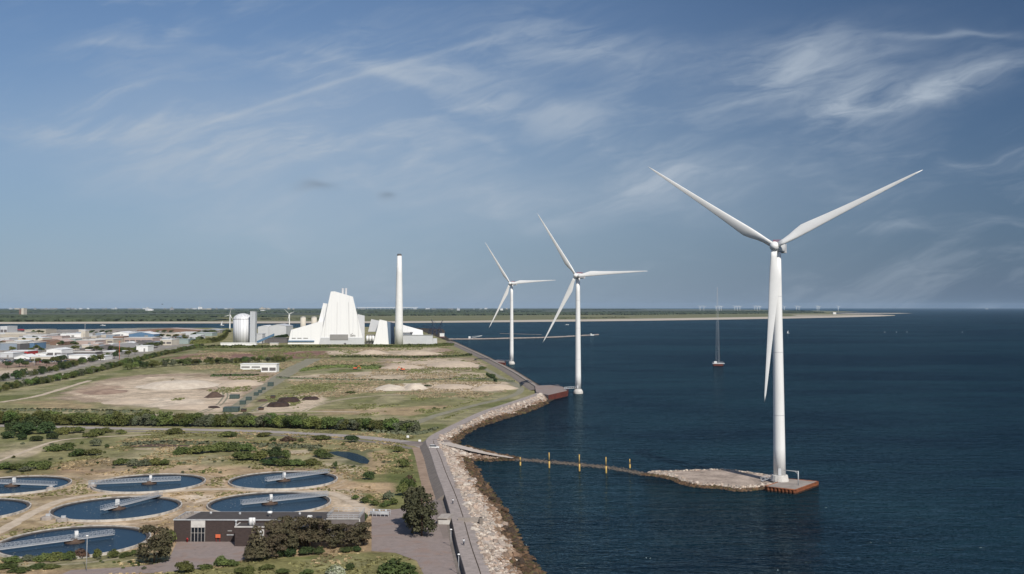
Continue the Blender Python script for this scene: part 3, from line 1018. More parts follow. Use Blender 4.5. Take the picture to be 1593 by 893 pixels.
def slope_rocks():
    n = 56000
    # sample inside the near coast box and keep what lies on the slope
    x = rng.uniform(-45, 55, n * 3)
    y = rng.uniform(205, 800, n * 3)
    z, d, ins, dr, inr = land_height(x, y)
    k = ((ins & ~inr) | (~ins & (d < 1.8) & (z > -0.7))) & (x > -60)
    k &= ~((y > 720) & (x > 24))
    # leave the concrete path of the spit clear
    ds = seg_dist(x, y, SPIT_AX, False)
    k &= ds > 2.0
    x, y, z, d, dr, ins = x[k], y[k], z[k], d[k], dr[k], ins[k]
    # thin with distance
    dens = np.clip(1.15 - (y - 260) / 900, 0.45, 1)
    kk = rng.random(len(x)) < dens
    x, y, z, d, ins = x[kk], y[kk], z[kk], d[kk], ins[kk]
    size = 0.34 + 0.40 * rng.random(len(x)) ** 2 + 0.1 * np.clip((y - 350) / 300, 0, 1)
    big_ = rng.random(len(x)) < 0.07
    size[big_] *= rng.uniform(1.5, 2.3, big_.sum())
    tone = STONES[rng.integers(0, len(STONES), len(x))] * (0.60 + 0.42 * rng.random((len(x), 1)))
    wetline = 0.95 + 0.9 * (fbm(x, y, 14.0) - 0.5) * 2
    near_spit = seg_dist(x, y, SPIT_AX, False) < 9
    wetline = np.where(near_spit, 0.35, wetline)
    wet = (z < wetline) | ~ins
    tone[wet] = WETS[rng.integers(0, len(WETS), wet.sum())] * (0.7 + 0.7 * rng.random((wet.sum(), 1)))
    mid = (~wet) & (z < wetline + 0.7) & (rng.random(len(x)) < 0.6)
    tone[mid] *= np.array((0.6, 0.5, 0.42))
    print('riprap', len(x))
    rocks('riprap', np.stack([x, y, z + size * 0.15], -1), size, tone)


slope_rocks()
# concrete path on the spit
strip('spit_path', [P(688, 689.5, 3.3), P(715, 696, 2.9), P(745, 703.5, 2.1), P(775, 709.5, 1.2), P(798, 713.2, 0.5)], 3.0, mat('spit_concrete', (0.50, 0.44, 0.385), (0.42, 0.365, 0.315), 0.6, 0.9), lambda p: p.z + 0.3, 0.15, widths=(6.5, 2.4))


# ------------------------------------------------------------------ foliage templates
def foliage_verts(seed, lobes, n, size, rx=1.0, ry=1.0, tilt=0.9):
    """leaf clumps spread over the lobes; lobes: (x, y, z, r, rz)"""
    rg = np.random.default_rng(seed)
    L = np.array(lobes, float)
    wts = L[:, 3] ** 2
    ch = rg.choice(len(L), n, p=wts / wts.sum())
    d = rg.normal(size=(n, 3))
    d /= np.linalg.norm(d, axis=1, keepdims=True)
    d[:, 2] = np.where(d[:, 2] < -0.35, -d[:, 2], d[:, 2])
    rr = (0.62 + 0.42 * rg.random(n) ** 0.6)[:, None]
    lump = 1 + 0.16 * np.sin(d[:, :1] * 7 + ch[:, None]) * np.cos(d[:, 1:2] * 6 + 2 * ch[:, None])
    c = L[ch, :3] + d * rr * lump * np.stack([L[ch, 3], L[ch, 3], L[ch, 4]], -1)
    nrm = d + rg.normal(size=(n, 3)) * tilt * 0.6 + np.array((0, 0, 0.35))
    nrm /= np.linalg.norm(nrm, axis=1, keepdims=True)
    a = np.cross(nrm, rg.normal(size=(n, 3)))
    a /= np.linalg.norm(a, axis=1, keepdims=True)
    b = np.cross(nrm, a)
    s = size * (0.55 + 0.8 * rg.random((n, 1)))
    q = np.stack([c - a * s - b * s * 0.6, c + a * s * 0.9 - b * s * 0.7, c + a * s * 0.8 + b * s * 0.8, c - a * s * 0.7 + b * s * 0.6 + nrm * s * 0.3], 1)
    return q.reshape(-1, 3)


def foliage_mesh(name, seed, lobes, n, size, m):
    v = foliage_verts(seed, lobes, n, size)
    f = np.arange(len(v)).reshape(-1, 4)
    o = np_mesh(name, v, f, m, None, False)
    me = o.data
    bpy.data.objects.remove(o)
    return me


def bush_lobes(seed, n=5, spread=0.55):
    rg = random.Random(seed)
    out = [(0, 0, 0.42, 0.52, 0.5)]
    for k in range(n):
        a = 6.283 * k / n + rg.random()
        r = spread * (0.6 + 0.5 * rg.random())
        s = 0.26 + 0.2 * rg.random()
        out.append((r * math.cos(a), r * math.sin(a), 0.18 + 0.35 * rg.random(), s, s * 0.85))
    return out


BUSH = [foliage_mesh('bush_foliage', 10 + k, bush_lobes(10 + k, 5 + k % 3), 1300, 0.062, M['leaf']) for k in range(5)]
BUSHD = [foliage_mesh('dark_bush_foliage', 30 + k, bush_lobes(30 + k, 6), 1300, 0.062, M['leafdark']) for k in range(3)]
BUSHG = [foliage_mesh('grey_bush_foliage', 40 + k, bush_lobes(40 + k, 6), 1100, 0.058, M['leafgrey']) for k in range(2)]
BUSHR = [foliage_mesh('reddish_bush_foliage', 45, bush_lobes(45, 6), 1100, 0.06, M['leafred'])]
BUSHW = [foliage_mesh('blossom_bush_foliage', 48, bush_lobes(48, 6), 1200, 0.058, M['blossom'])]


def tree_lobes(seed, n=7):
    rg = random.Random(seed)
    out = [(0, 0, 0.62, 0.30, 0.30)]
    for k in range(n):
        a = 6.283 * k / n + rg.random()
        r = 0.2 + 0.16 * rg.random()
        s = 0.15 + 0.12 * rg.random()
        out.append((r * math.cos(a), r * math.sin(a), 0.34 + 0.45 * rg.random(), s, s))
    return out


TREE_CROWN = [foliage_mesh('tree_crown', 60 + k, tree_lobes(60 + k, 6 + k % 3), 1200, 0.04, M['leaf'] if k < 3 else M['leafdark']) for k in range(5)]


def trunk_mesh(name, seed, limbs=4, h=0.55, r=0.028):
    rg = random.Random(seed)
    mb = MB()
    mb.tube((0, 0, -0.02), (0.01, 0, h), r, 7, 0, r * 0.55)
    for k in range(limbs):
        a = 6.283 * k / limbs + rg.random()
        z0 = h * (0.45 + 0.5 * rg.random())
        mb.tube((0, 0, z0), (0.2 * math.cos(a), 0.2 * math.sin(a), z0 + 0.18), r * 0.45, 5, 0, r * 0.15)
    o = mb.build(name, M['trunk'])
    me = o.data
    bpy.data.objects.remove(o)
    return me


def hedge_lobes(seed):
    rg = random.Random(seed)
    out = [(0, 0, 0.5, 0.30, 0.34)]
    for k in range(9):
        a = 6.283 * k / 9 + rg.random()
        r = 0.2 + 0.2 * rg.random()
        q = 0.17 + 0.11 * rg.random()
        out.append((r * math.cos(a), r * math.sin(a), 0.16 + 0.6 * rg.random(), q, q))
    return out


HEDGE_CROWN = [foliage_mesh('hedge_crown', 120 + k, hedge_lobes(120 + k), 1500, 0.036, (M['leaf'], M['leaf'], M['leafgreen'], M['leafgrey'], M['leafdark'])[k]) for k in range(5)]
TRUNK = trunk_mesh('tree_trunk', 3)
PTRUNK = trunk_mesh('pine_trunk', 4, 8, 0.9, 0.026)


def pine_lobes(seed, conical):
    rg = random.Random(seed)
    out = []
    if conical:
        for k in range(8):
            z = 0.14 + 0.1 * k
            R = 0.34 * (1 - z) + 0.05
            m_ = max(2, int(6 - k * 0.6))
            for j in range(m_):
                a = 6.283 * j / m_ + k
                out.append((R * 0.65 * math.cos(a), R * 0.65 * math.sin(a), z + 0.03 * rg.random(), R * 0.55 + 0.02, 0.07))
    else:
        for k in range(30):
            a = rg.random() * 6.283
            z = 0.16 + 0.74 * rg.random()
            R = 0.36 * max(0.12, 1 - (abs(z - 0.45) / 0.56) ** 2.2) ** 0.5
            s = 0.11 + 0.08 * rg.random()
            out.append((R * 0.8 * math.cos(a), R * 0.8 * math.sin(a), z, s, s * 0.6))
        out.append((0, 0, 0.5, 0.2, 0.28))
    return out


def dense_pine_lobes(seed):
    rg = random.Random(seed)
    out = [(0, 0, 0.5, 0.24, 0.36)]
    for k in range(34):
        a = rg.random() * 6.283
        z = 0.08 + 0.84 * rg.random()
        R = 0.34 * max(0.1, 1 - (abs(z - 0.42) / 0.58) ** 2.0) ** 0.5
        q = 0.10 + 0.07 * rg.random()
        out.append((R * 0.85 * math.cos(a), R * 0.85 * math.sin(a), z, q, q * 0.9))
    return out


DENSE_PINE = [foliage_mesh('dense_pine_crown', 95 + k, dense_pine_lobes(95 + k), 3400, 0.028, M['pinegreen']) for k in range(2)]
PINE_CROWN = [foliage_mesh('pine_crown', 80 + k, pine_lobes(80 + k, k == 2), 2600, 0.027, M['pine'] if k < 3 else M['pinegreen']) for k in range(5)]
RGV = random.Random(5)


def shrub(px, py, wpx, hpx, label, meshes, group=None, name='bush', cat='bush', z=2.0, k=None):
    p = P(px, py, z)
    m_ = mpp(p.y)
    me = RGV.choice(meshes) if k is None else meshes[k]
    o = link(name, me)
    o.location = p
    w = wpx * m_ * 0.62
    o.scale = (w, max(w * (0.7 + 0.3 * RGV.random()), 0.5), hpx * m_ * 0.98)
    o.rotation_euler = (0, 0, RGV.random() * 6.28)
    return tag(o, label, cat, group)


def tree(p, h, w, label, crowns, trunk, name='tree', cat='tree', group=None):
    r = thing(name, label, cat, p, RGV.random() * 6.28, group)
    r.scale = (w, w, h)
    link('trunk', trunk, r)
    link('crown', RGV.choice(crowns), r)
    return r


def rough_grass():
    n = 60000
    x = rng.uniform(-190, -22, n)
    y = rng.uniform(235, 545, n)
    z, d, ins, dr, inr = land_height(x, y)
    k = inr & (dr > 14) & (fbm(x, y, 12.0) > 0.50) & (rng.random(n) < 0.6)
    for cx, cy in ((116, 841), (182, 789.5), (232, 750.5), (441, 746), (419.5, 781.5), (19, 754), (-59, 793)):
        c = P(cx, cy, 2.6)
        k &= (x - c.x) ** 2 + (y - c.y) ** 2 > 21.5 ** 2
    for poly in (COURT_PX, PARK_PX, [(262, 845), (262, 790), (560, 785), (560, 858)], [(510, 702), (580, 702), (580, 726), (510, 722)]):
        k &= ~inside(x, y, patch(poly))
    for ln in (road_pts, [(-60, 850), (0, 827), (40, 804), (95, 779), (160, 769), (240, 766), (330, 761), (420, 763.5), (500, 766), (530, 772), (556, 786), (572, 798)], [(-60, 735), (0, 716), (45, 700), (80, 688), (110, 683), (160, 679.5), (235, 676)]):
        k &= seg_dist(x, y, spline(patch(ln), 4), False) > 3.4
    x, y = x[k], y[k]
    n = len(x)
    lush = fbm(x + 40, y - 12, 30.0)
    tone = np.where((lush > 0.52)[:, None], np.array((0.20, 0.19, 0.085)), np.array((0.36, 0.28, 0.165))) * (0.65 + 0.6 * rng.random((n, 1)))
    V, C = [], []
    for q in range(3):
        a = rng.random(n) * 6.283
        w = 0.18 + 0.30 * rng.random(n)
        h = 0.12 + 0.26 * rng.random(n)
        lx, ly = rng.normal(0, 0.16, n), rng.normal(0, 0.16, n)
        dx, dy = np.cos(a) * w, np.sin(a) * w
        V.append(np.stack([np.stack([x - dx, y - dy, np.full(n, 1.98)], -1), np.stack([x + dx, y + dy, np.full(n, 1.98)], -1),
                           np.stack([x + dx * 1.3 + lx, y + dy * 1.3 + ly, 2 + h], -1), np.stack([x - dx * 1.2 + lx, y - dy * 1.2 + ly, 2 + h * 0.8], -1)], 1))
        C.append(np.repeat(tone[:, None, :], 4, 1))
    v = np.concatenate(V).reshape(-1, 3)
    print('grass', n)
    tag(np_mesh('rough_grass', v, np.arange(len(v)).reshape(-1, 4), M['ground'], np.concatenate(C).reshape(-1, 3), False), 'rough dry grass tufts on the meadow round the tanks', None, None, 'stuff')


rough_grass()


def field_weeds():
    n = 52000
    y = 560 + 1180 * rng.random(n) ** 1.25
    x = rng.uniform(-0.33, 0.02, n) * y
    z, d, ins, dr, inr = land_height(x, y)
    k = inr & (dr > 18) & (fbm(x * 0.4, y * 0.2, 16.0) > 0.49) & (x / y > -0.36 + (y - 560) * 0.00006)
    for ln in ([(640, 661), (680, 646), (740, 630), (790, 618), (810, 607), (800, 597.5), (775, 585), (745, 568)], [(360, 640), (395, 614), (425, 595), (455, 575), (490, 558)], [(180, 645), (300, 644.5), (380, 642), (470, 640), (560, 641)]):
        k &= seg_dist(x, y, spline(patch(ln), 4), False) > 9
    x, y = x[k], y[k]
    n = len(x)
    m = fbm(x * 0.5, y * 0.3, 40.0)
    tone = np.where((m > 0.5)[:, None], np.array((0.13, 0.135, 0.055)), np.array((0.24, 0.19, 0.12))) * (0.7 + 0.6 * rng.random((n, 1)))
    V, C = [], []
    for q in range(2):
        a = rng.random(n) * 6.283
        w = (0.3 + 0.6 * rng.random(n)) * (0.8 + y / 2000)
        h = 0.2 + 0.5 * rng.random(n)
        dx, dy = np.cos(a) * w, np.sin(a) * w
        V.append(np.stack([np.stack([x - dx, y - dy, np.full(n, 1.98)], -1), np.stack([x + dx, y + dy, np.full(n, 1.98)], -1),
                           np.stack([x + dx * 1.1, y + dy * 1.1 + 0.3, 2 + h], -1), np.stack([x - dx, y - dy + 0.3, 2 + h * 0.8], -1)], 1))
        C.append(np.repeat(tone[:, None, :], 4, 1))
    v = np.concatenate(V).reshape(-1, 3)
    print('weeds', n)
    tag(np_mesh('field_weeds', v, np.arange(len(v)).reshape(-1, 4), M['ground'], np.concatenate(C).reshape(-1, 3), False), 'weeds growing over the reclaimed fields', None, None, 'stuff')


field_weeds()
for k_, pts_ in enumerate(([(300, 646), (340, 630), (350, 612), (330, 598), (260, 590)], [(470, 640), (500, 628), (560, 618), (660, 612), (780, 610)], [(430, 590), (520, 586), (640, 583), (740, 584)],
                           [(520, 552), (600, 549), (690, 546)], [(395, 640), (430, 622), (470, 612)], [(150, 625), (220, 612), (300, 610)])):
    for dd in (-1.1, 1.1):
        ln_ = offset(spline(patch(pts_), 6), dd * 1.4)
        strip('wheel_track', ln_, 1.3, M['track'] if k_ % 2 else M['gravelpath'], 2.06 + 0.01 * k_, 0.6, 0)


# hedgerow along the road: single bushy trees one can tell apart
def row_points(pts, step, jit, rows=1, rowgap=4.0, z=2.0):
    line = spline([P(p[0], p[1], z) for p in pts], 10)
    out = []
    acc = 0.0
    for a, b in zip(line[:-1], line[1:]):
        L = (b - a).length
        while acc < L:
            q = a.lerp(b, acc / L)
            for r in range(rows):
                out.append(Vector((q.x + RGV.uniform(-jit, jit), q.y + r * rowgap + RGV.uniform(-jit, jit), z)))
            acc += step * (0.8 + 0.4 * RGV.random())
        acc -= L
    return out


for q in row_points([(-150, 657.5), (0, 660), (130, 661.7), (300, 663.5), (420, 665.3), (520, 668.3), (600, 671.5), (648, 674)], 3.0, 1.1, 2, 5.0):
    hh = RGV.uniform(5.0, 8.4) if q.x < -110 else RGV.uniform(4.6, 7.6)
    tree(q, hh, hh * RGV.uniform(0.95, 1.25), 'bushy green tree in the hedgerow along the road', HEDGE_CROWN[:4], TRUNK, 'hedgerow_tree', 'tree', 'hedgerow trees along the road')
for q in row_points([(-60, 622), (0, 608), (80, 594), (150, 578), (205, 564), (260, 551), (310, 540)], 7.5, 2.5, 2, 13):
    hh = RGV.uniform(4, 7)
    tree(q, hh, hh * RGV.uniform(0.8, 1.1), 'green tree in the belt on the near side of the diagonal road', HEDGE_CROWN, TRUNK, 'belt_tree', 'tree', 'tree belt on the near side of the diagonal road')
for q in row_points([(-40, 598), (20, 590), (75, 580), (130, 566), (165, 558)], 9, 3, 1) + row_points([(185, 550), (235, 540), (290, 529)], 13, 3, 1):
    hh = RGV.uniform(5, 9)
    tree(q, hh, hh * RGV.uniform(0.8, 1.1), 'dark green tree between the diagonal road and the industrial estate', HEDGE_CROWN, TRUNK, 'roadside_tree', 'tree', 'trees on the industrial side of the diagonal road')
for q in row_points([(200, 575), (250, 571), (300, 568), (345, 566), (400, 564), (445, 563)], 10, 3, 2, 12):
    hh = RGV.uniform(6, 9)
    tree(q, hh, hh * RGV.uniform(0.9, 1.2), 'green tree in the strip behind the white site office', HEDGE_CROWN, TRUNK, 'strip_tree', 'tree', 'tree strip behind the white site office')

# clumps of bushes in the meadow, clump by clump
CLUMPS = [
    ('dark green bush in the big thicket at the left end of the road', BUSHD, [(20, 672, 30, 18), (50, 670, 52, 24), (72, 674, 34, 20), (80, 683, 22, 11), (12, 682, 26, 12), (35, 684, 20, 11), (58, 686, 24, 9), (40, 676, 40, 20)]),
    ('olive bush in the low row just below the road', BUSH, [(100, 675, 30, 12), (122, 673, 26, 10), (150, 677, 30, 12), (165, 673, 20, 9), (188, 675, 18, 8), (140, 680, 24, 8)]),
    ('green bush in the clump above the left tanks', BUSH, [(85, 701, 34, 11), (105, 700, 28, 13), (122, 709, 36, 12), (145, 708, 26, 11)]),
    ('grey green bush in the thicket behind the far left tank', BUSHG + BUSH, [(8, 730, 26, 12), (28, 731, 30, 11), (50, 729, 28, 13), (70, 730, 24, 15), (40, 733, 28, 8)]),
    ('grey green bush in the straight row behind the tanks', BUSHG + BUSH, [(188, 724, 26, 12), (207, 725, 24, 13), (226, 725, 26, 12), (243, 724, 24, 13), (256, 724, 18, 11)]),
    ('green bush in the long thicket right of the reed pond', BUSH + BUSHD, [(285, 706, 34, 12), (305, 706, 30, 14), (325, 704, 32, 13), (343, 702, 34, 16), (362, 702, 32, 15), (385, 702, 28, 14)]),
    ('green bush in the thicket above the far right tanks', BUSH + BUSHD, [(382, 716, 36, 15), (405, 716, 34, 17), (428, 714, 34, 19), (444, 712, 24, 14), (420, 724, 30, 11), (440, 725, 30, 13), (462, 725, 30, 12), (485, 724, 26, 12), (498, 711, 26, 15), (510, 714, 20, 10), (372, 712, 24, 11)]),
    ('bright green bush in the clump beside the car park entrance', BUSH, [(553, 777, 14, 8), (568, 782, 18, 9), (583, 786, 18, 9), (600, 788, 20, 10), (612, 785, 18, 11), (575, 776, 14, 7)]),
    ('green bush in the dense clump behind the two dark pines', BUSH + BUSHD, [(628, 771, 24, 22), (640, 766, 22, 22), (632, 758, 22, 16), (646, 772, 18, 16)]),
    ('low weedy bush along the bottom left of the nearest tank', BUSHG + BUSH, [(20, 874, 30, 9), (45, 872, 30, 9), (68, 872, 30, 12), (88, 871, 30, 13), (108, 870, 30, 13), (10, 884, 34, 8), (60, 883, 28, 7), (195, 866, 22, 8), (210, 862, 18, 7), (80, 884, 24, 7), (30, 890, 30, 8)]),
    ('dark low shrub under the row of brown pines', BUSHD, [(412, 868, 22, 10), (432, 866, 26, 14), (452, 865, 26, 15), (474, 864, 26, 14), (496, 862, 24, 11), (540, 859, 24, 9), (556, 858, 20, 9)]),
    ('tall grassy shrub in the rough grass by the bottom edge', BUSHG + BUSH, [(320, 886, 24, 9), (360, 880, 24, 10), (375, 892, 26, 10), (415, 886, 26, 9), (440, 892, 24, 8), (478, 893, 26, 8)]),
]
for lab, meshes, lst in CLUMPS:
    for (px, py, w, h) in lst:
        shrub(px, py, w, h, lab, meshes, lab.replace('bush in', 'bushes in').replace('shrub', 'shrubs', 1), 'bush')
SINGLES = [
    (271, 675, 32, 10, 'flat green bush alone under the road, left of two', BUSH), (355, 679, 30, 9, 'flat green bush alone under the road near the long thicket', BUSH),
    (148, 694, 22, 13, 'grey green round bush beside the pale meadow path', BUSHG), (167, 697, 8, 7, 'tiny bush right of the round bush by the path', BUSHD),
    (363, 680, 15, 8, 'small dark bush under the road, above the thicket', BUSHD), (410, 679, 26, 7, 'low wide bush under the middle of the road', BUSH),
    (425, 686, 11, 6, 'small green bush left of the brownish bush', BUSH), (447, 687, 24, 9, 'brownish dry bush in the meadow under the road', BUSHR),
    (469, 688, 10, 6, 'small round bush right of the brownish bush', BUSHD), (501, 684, 28, 8, 'wide green bush under the road, left of the pond', BUSH),
    (548, 688, 24, 12, 'round dark green bush above the pond', BUSHD), (621, 703, 18, 10, 'round green bush inside the bend of the road', BUSH),
    (628, 727, 20, 16, 'bright green bush on the grass left of the service track', BUSH), (573, 746, 20, 14, 'dark green bush below the pond', BUSHD),
    (522, 729, 10, 12, 'small upright bush left of the pond', BUSHD), (637, 752, 20, 14, 'reddish brown bush above the two dark pines', BUSHR),
    (605, 777, 20, 14, 'silvery grey bush by the car park corner', BUSHG), (563, 812, 16, 15, 'dark green bush at the right end of the brick building', BUSHD),
    (288, 891, 27, 20, 'round clipped bush at the lower left of the courtyard', BUSH), (344, 882, 22, 19, 'round clipped bush at the right of the courtyard', BUSH),
    (387, 895, 24, 16, 'light green bush below the conical pine', BUSH), (616, 897, 76, 28, 'large spreading green bush on the grass by the car park', BUSH),
    (522, 896, 34, 18, 'bush covered in white blossom', BUSHW), (545, 887, 16, 12, 'small dark bush beside the white blossom', BUSHD),
    (151, 868, 18, 15, 'round light green bush right of the lamp post', BUSH), (177, 867, 18, 14, 'round green bush close to the left pine', BUSH),
    (125, 868, 26, 16, 'brownish grey bush behind the lamp post', BUSHR), (260, 846, 24, 26, 'leafy green bush at the left corner of the brick building', BUSH),
    (665, 602, 12, 4, 'small bush on the sandy field', BUSHD), (766, 587, 12, 6, 'dark bush by the bend of the gravel path', BUSHD),
    (730, 554, 12, 5, 'dark bush near the far sea wall', BUSHD), (676, 636, 5, 3, 'tiny bush on the grass, left of a pair', BUSHD), (691, 636, 5, 3, 'tiny bush on the grass, right of a pair', BUSHD),
    (750, 575, 14, 6, 'green bush at the end of the sandy field', BUSH), (580, 573, 16, 7, 'green bush near the orange digger', BUSH), (545, 612, 16, 4, 'low green bush at the edge of the pale sand', BUSH),
]
for (px, py, w, h, lab, meshes) in SINGLES:
    shrub(px, py, w, h, lab, meshes)


for k in range(150):
    px, py = RGV.uniform(0, 650), RGV.uniform(690, 738)
    if k % 5 == 0:
        px, py = RGV.uniform(10, 240), RGV.uniform(866, 886)
    q = P(px, py, 2.0)
    if fbm(np.array([q.x]), np.array([q.y]), 24.0)[0] < 0.5 or (505 < px < 585 and 698 < py < 726) or any((q.x - P(a, b, 2.6).x) ** 2 + (q.y - P(a, b, 2.6).y) ** 2 < 529 for a, b in ((116, 841), (232, 750.5), (441, 746), (19, 754))):
        continue
    shrub(px, py, RGV.uniform(4, 9), RGV.uniform(2.5, 5), 'one of the small low scrub bushes dotted over the meadow', RGV.choice((BUSH, BUSHG, BUSHG, BUSHD)), 'low scrub dotted over the meadow', 'scrub_bush')


def pine(px, py, hpx, wpx, label, k, group=None):
    p = P(px, py, 2.0)
    m_ = mpp(p.y)
    r = thing('pine_tree', label, 'pine', p, RGV.random() * 6.28, group)
    r.scale = (wpx * m_ * 1.25, wpx * m_ * 1.25, hpx * m_ * 1.06)
    link('trunk', PTRUNK, r)
    link('crown', PINE_CROWN[k] if k < 3 else DENSE_PINE[k - 3], r)


pine(240, 876, 55, 48, 'bushy dark pine left of the brick building', 0)
pine(656, 834, 60, 48, 'big dark pine nearer the car park of the two', 3)
pine(648, 820, 58, 46, 'big dark pine behind, beside the service track', 4)
pine(399, 872, 55, 40, 'conical pine in front of the brick annex', 2)
for (px, py, h, w) in [(425, 862, 48, 32), (440, 858, 50, 36), (460, 856, 48, 36), (482, 855, 48, 36), (500, 853, 44, 34), (520, 852, 36, 34), (540, 851, 34, 34), (558, 850, 34, 34), (446, 864, 40, 32), (430, 868, 34, 30), (566, 848, 34, 26)]:
    pine(px, py, h, w, 'brown tinged pine in the row in front of the brick building', RGV.choice((0, 1)), 'row of brown tinged pines')


# ------------------------------------------------------------------ wind turbines
YAW = R_(25)
AX = Vector((-math.sin(YAW), -math.cos(YAW), 0))          # the rotor looks this way
HZV = Vector((math.cos(YAW), -math.sin(YAW), 0))


def blade_mesh(R=58.5, r0=1.3, root=1.05, cmax=4.1, n=16, ns=22):
    loops = []
    for k in range(ns):
        t_ = k / (ns - 1)
        r = r0 + (R - r0) * t_
        s = min(max((t_ - 0.03) / 0.17, 0), 1)
        s = s * s * (3 - 2 * s)
        if t_ < 0.2:
            ch = 2 * root + (cmax - 2 * root) * s
        else:
            q = (t_ - 0.2) / 0.8
            ch = cmax * (1 - q) ** 0.92 * (1 - 0.18 * math.sin(math.pi * q)) + 0.35 * q
        if k == ns - 1:
            ch = 0.12
        th = (2 * root) * (1 - s) + s * ch * (0.30 - 0.14 * min(1, t_ * 1.6))
        tw = R_(14) * (1 - t_) ** 2 + R_(3)
        pre = 2.0 * t_ * t_                       # the blade bends towards the wind
        loop = []
        for i in range(n):
            a = 2 * math.pi * i / n
            cx = math.cos(a)
            y = ch * (0.5 * cx + 0.22 * s)
            zz = th * 0.5 * math.sin(a) * (1 - 0.62 * s * max(cx, 0) ** 1.4)
            yy = y * math.cos(tw) - zz * math.sin(tw)
            z2 = y * -math.sin(tw) * 1.0 + zz * math.cos(tw) + pre
            loop.append((r, yy, z2))
        loops.append(loop)
    mb = MB()
    mb.loft(loops, 0, True, True)
    return mb


def make_turbine(base, hub_h, label, phi0, foundation, s=1.0, name='wind_turbine', group=None, base_r=2.25, top_r=1.6, bs=1.0):
    root = thing(name, label, 'wind turbine', base, 0, group)
    foundation(root)
    h = hub_h
    mb = MB()
    zt = h - 1.9 * s
    prof = []
    for k in range(9):
        t_ = k / 8
        prof.append((s * (base_r + (top_r - base_r) * t_), 1.8 * s + (zt - 1.8 * s) * t_))
    mb.lathe(prof, 32)
    tw = mb.build('tower', M['towerwhite'], root)
    for f_ in (0.27, 0.55, 0.8):
        z_ = 1.8 * s + (zt - 1.8 * s) * f_
        r_ = s * (base_r + (top_r - base_r) * f_)
        mb = MB()
        mb.lathe([(r_ + 0.004, z_ - 0.12), (r_ + 0.035, z_ - 0.1), (r_ + 0.035, z_ + 0.1), (r_ + 0.004, z_ + 0.12)], 32, cap=False)
        mb.build('flange', M['palegrey'], tw)
    if s == 1.0:
        mb = MB()
        mb.box((-0.55, -base_r + 0.02, 3.6), (1.1, 0.25, 2.4))
        mb.build('door', M['palegrey'], tw)
    # nacelle: rounded box behind the hub
    B = -AX
    U = Vector((0, 0, 1))
    c0 = Vector((0, 0, h))

    def at(d, x, z):
        return tuple(c0 + B * d * s + HZV * x * s + U * z * s)
    mb = MB()
    loops = []
    for d, w, hh in ((-2.6, 1.5, 1.5), (-2.2, 1.85, 1.8), (2.5, 1.95, 1.9), (6.5, 1.9, 1.85), (9.2, 1.7, 1.6), (9.6, 1.4, 1.3)):
        lp = []
        for i in range(16):
            a = 2 * math.pi * i / 16
            ca, sa = math.cos(a), math.sin(a)
            e = 0.45
            lp.append(at(d, w * math.copysign(abs(ca) ** e, ca), hh * math.copysign(abs(sa) ** e, sa)))
        loops.append(lp)
    mb.loft(loops, 0, True)
    nac = mb.build('nacelle', M['white'], root)
    mb = MB()
    for x in (-1.5, 1.5):
        for d in (8.2, 11.2):
            mb.tube(at(d, x, -1.4), at(d, x, 1.3), 0.16 * s, 6)
    lp0 = [at(8.0, -1.7, -1.9), at(8.0, 1.7, -1.9), at(11.6, 1.7, -1.9), at(11.6, -1.7, -1.9)]
    lp1 = [at(8.0, -1.7, -1.4), at(8.0, 1.7, -1.4), at(11.6, 1.7, -1.4), at(11.6, -1.7, -1.4)]
    mb.loft([lp0, lp1], 0)
    lp0 = [at(10.6, -1.7, -1.4), at(10.6, 1.7, -1.4), at(11.6, 1.7, -1.4), at(11.6, -1.7, -1.4)]
    lp1 = [at(10.6, -1.7, 1.6), at(10.6, 1.7, 1.6), at(11.6, 1.7, 1.6), at(11.6, -1.7, 1.6)]
    mb.loft([lp0, lp1], 0)
    mb.build('cooler', M['palegrey'], nac)
    mb = MB()
    for d in (1.2, 3.2, 5.2, 7.2):
        for x in (-1.5, 1.5):
            mb.tube(at(d, x, 1.75), at(d, x, 2.7), 0.06 * s, 5)
    for x in (-1.5, 1.5):
        for z in (2.2, 2.7):
            mb.tube(at(1.2, x, z), at(7.2, x, z), 0.06 * s, 5)
    for d in (1.2, 7.2):
        for z in (2.2, 2.7):
            mb.tube(at(d, -1.5, z), at(d, 1.5, z), 0.06 * s, 5)
    mb.build('hoist_railing', M['red'], nac)
    # hub with a rounded spinner
    hubc = c0 + AX * 4.4 * s
    mb = MB()
    loops = []
    for d, r in ((-1.9, 1.55), (-1.3, 1.75), (0.0, 1.85), (1.0, 1.65), (1.7, 1.15), (2.05, 0.55), (2.15, 0.1)):
        loops.append([tuple(hubc + AX * d * s + (HZV * math.cos(6.2832 * i / 20) + U * math.sin(6.2832 * i / 20)) * r * s) for i in range(20)])
    mb.loft(loops, 0, True)
    mb.build('hub', M['white'], root)
    global BLADE_ME
    if BLADE_ME is None:
        b_ = blade_mesh().build('blade', M['white'])
        BLADE_ME = b_.data
        bpy.data.objects.remove(b_)
    for k in range(3):
        ph = R_(phi0 + 120 * k)
        d = HZV * math.cos(ph) + U * math.sin(ph)
        t_ = HZV * -math.sin(ph) + U * math.cos(ph)
        o = link('blade', BLADE_ME, root)
        mt = Matrix((d, t_, AX)).transposed().to_4x4()
        o.matrix_local = Matrix.Translation(hubc) @ mt @ Matrix.Diagonal((s, s * bs, s * bs, 1))
    return root


BLADE_ME = None


def found_near(root):
    mb = MB()
    mb.lathe([(3.35, 0.0), (3.3, 0.5), (2.95, 2.2), (2.75, 2.3)], 16, smooth_=False)
    f = mb.build('foundation', M['offwhite'], root)


def found_sea(root):
    mb = MB()
    mb.lathe([(3.7, -4.5), (3.7, -0.7), (3.55, 0.2), (2.6, 1.75), (2.4, 1.9)], 20, smooth_=False)
    mb.build('foundation', M['offwhite'], root)


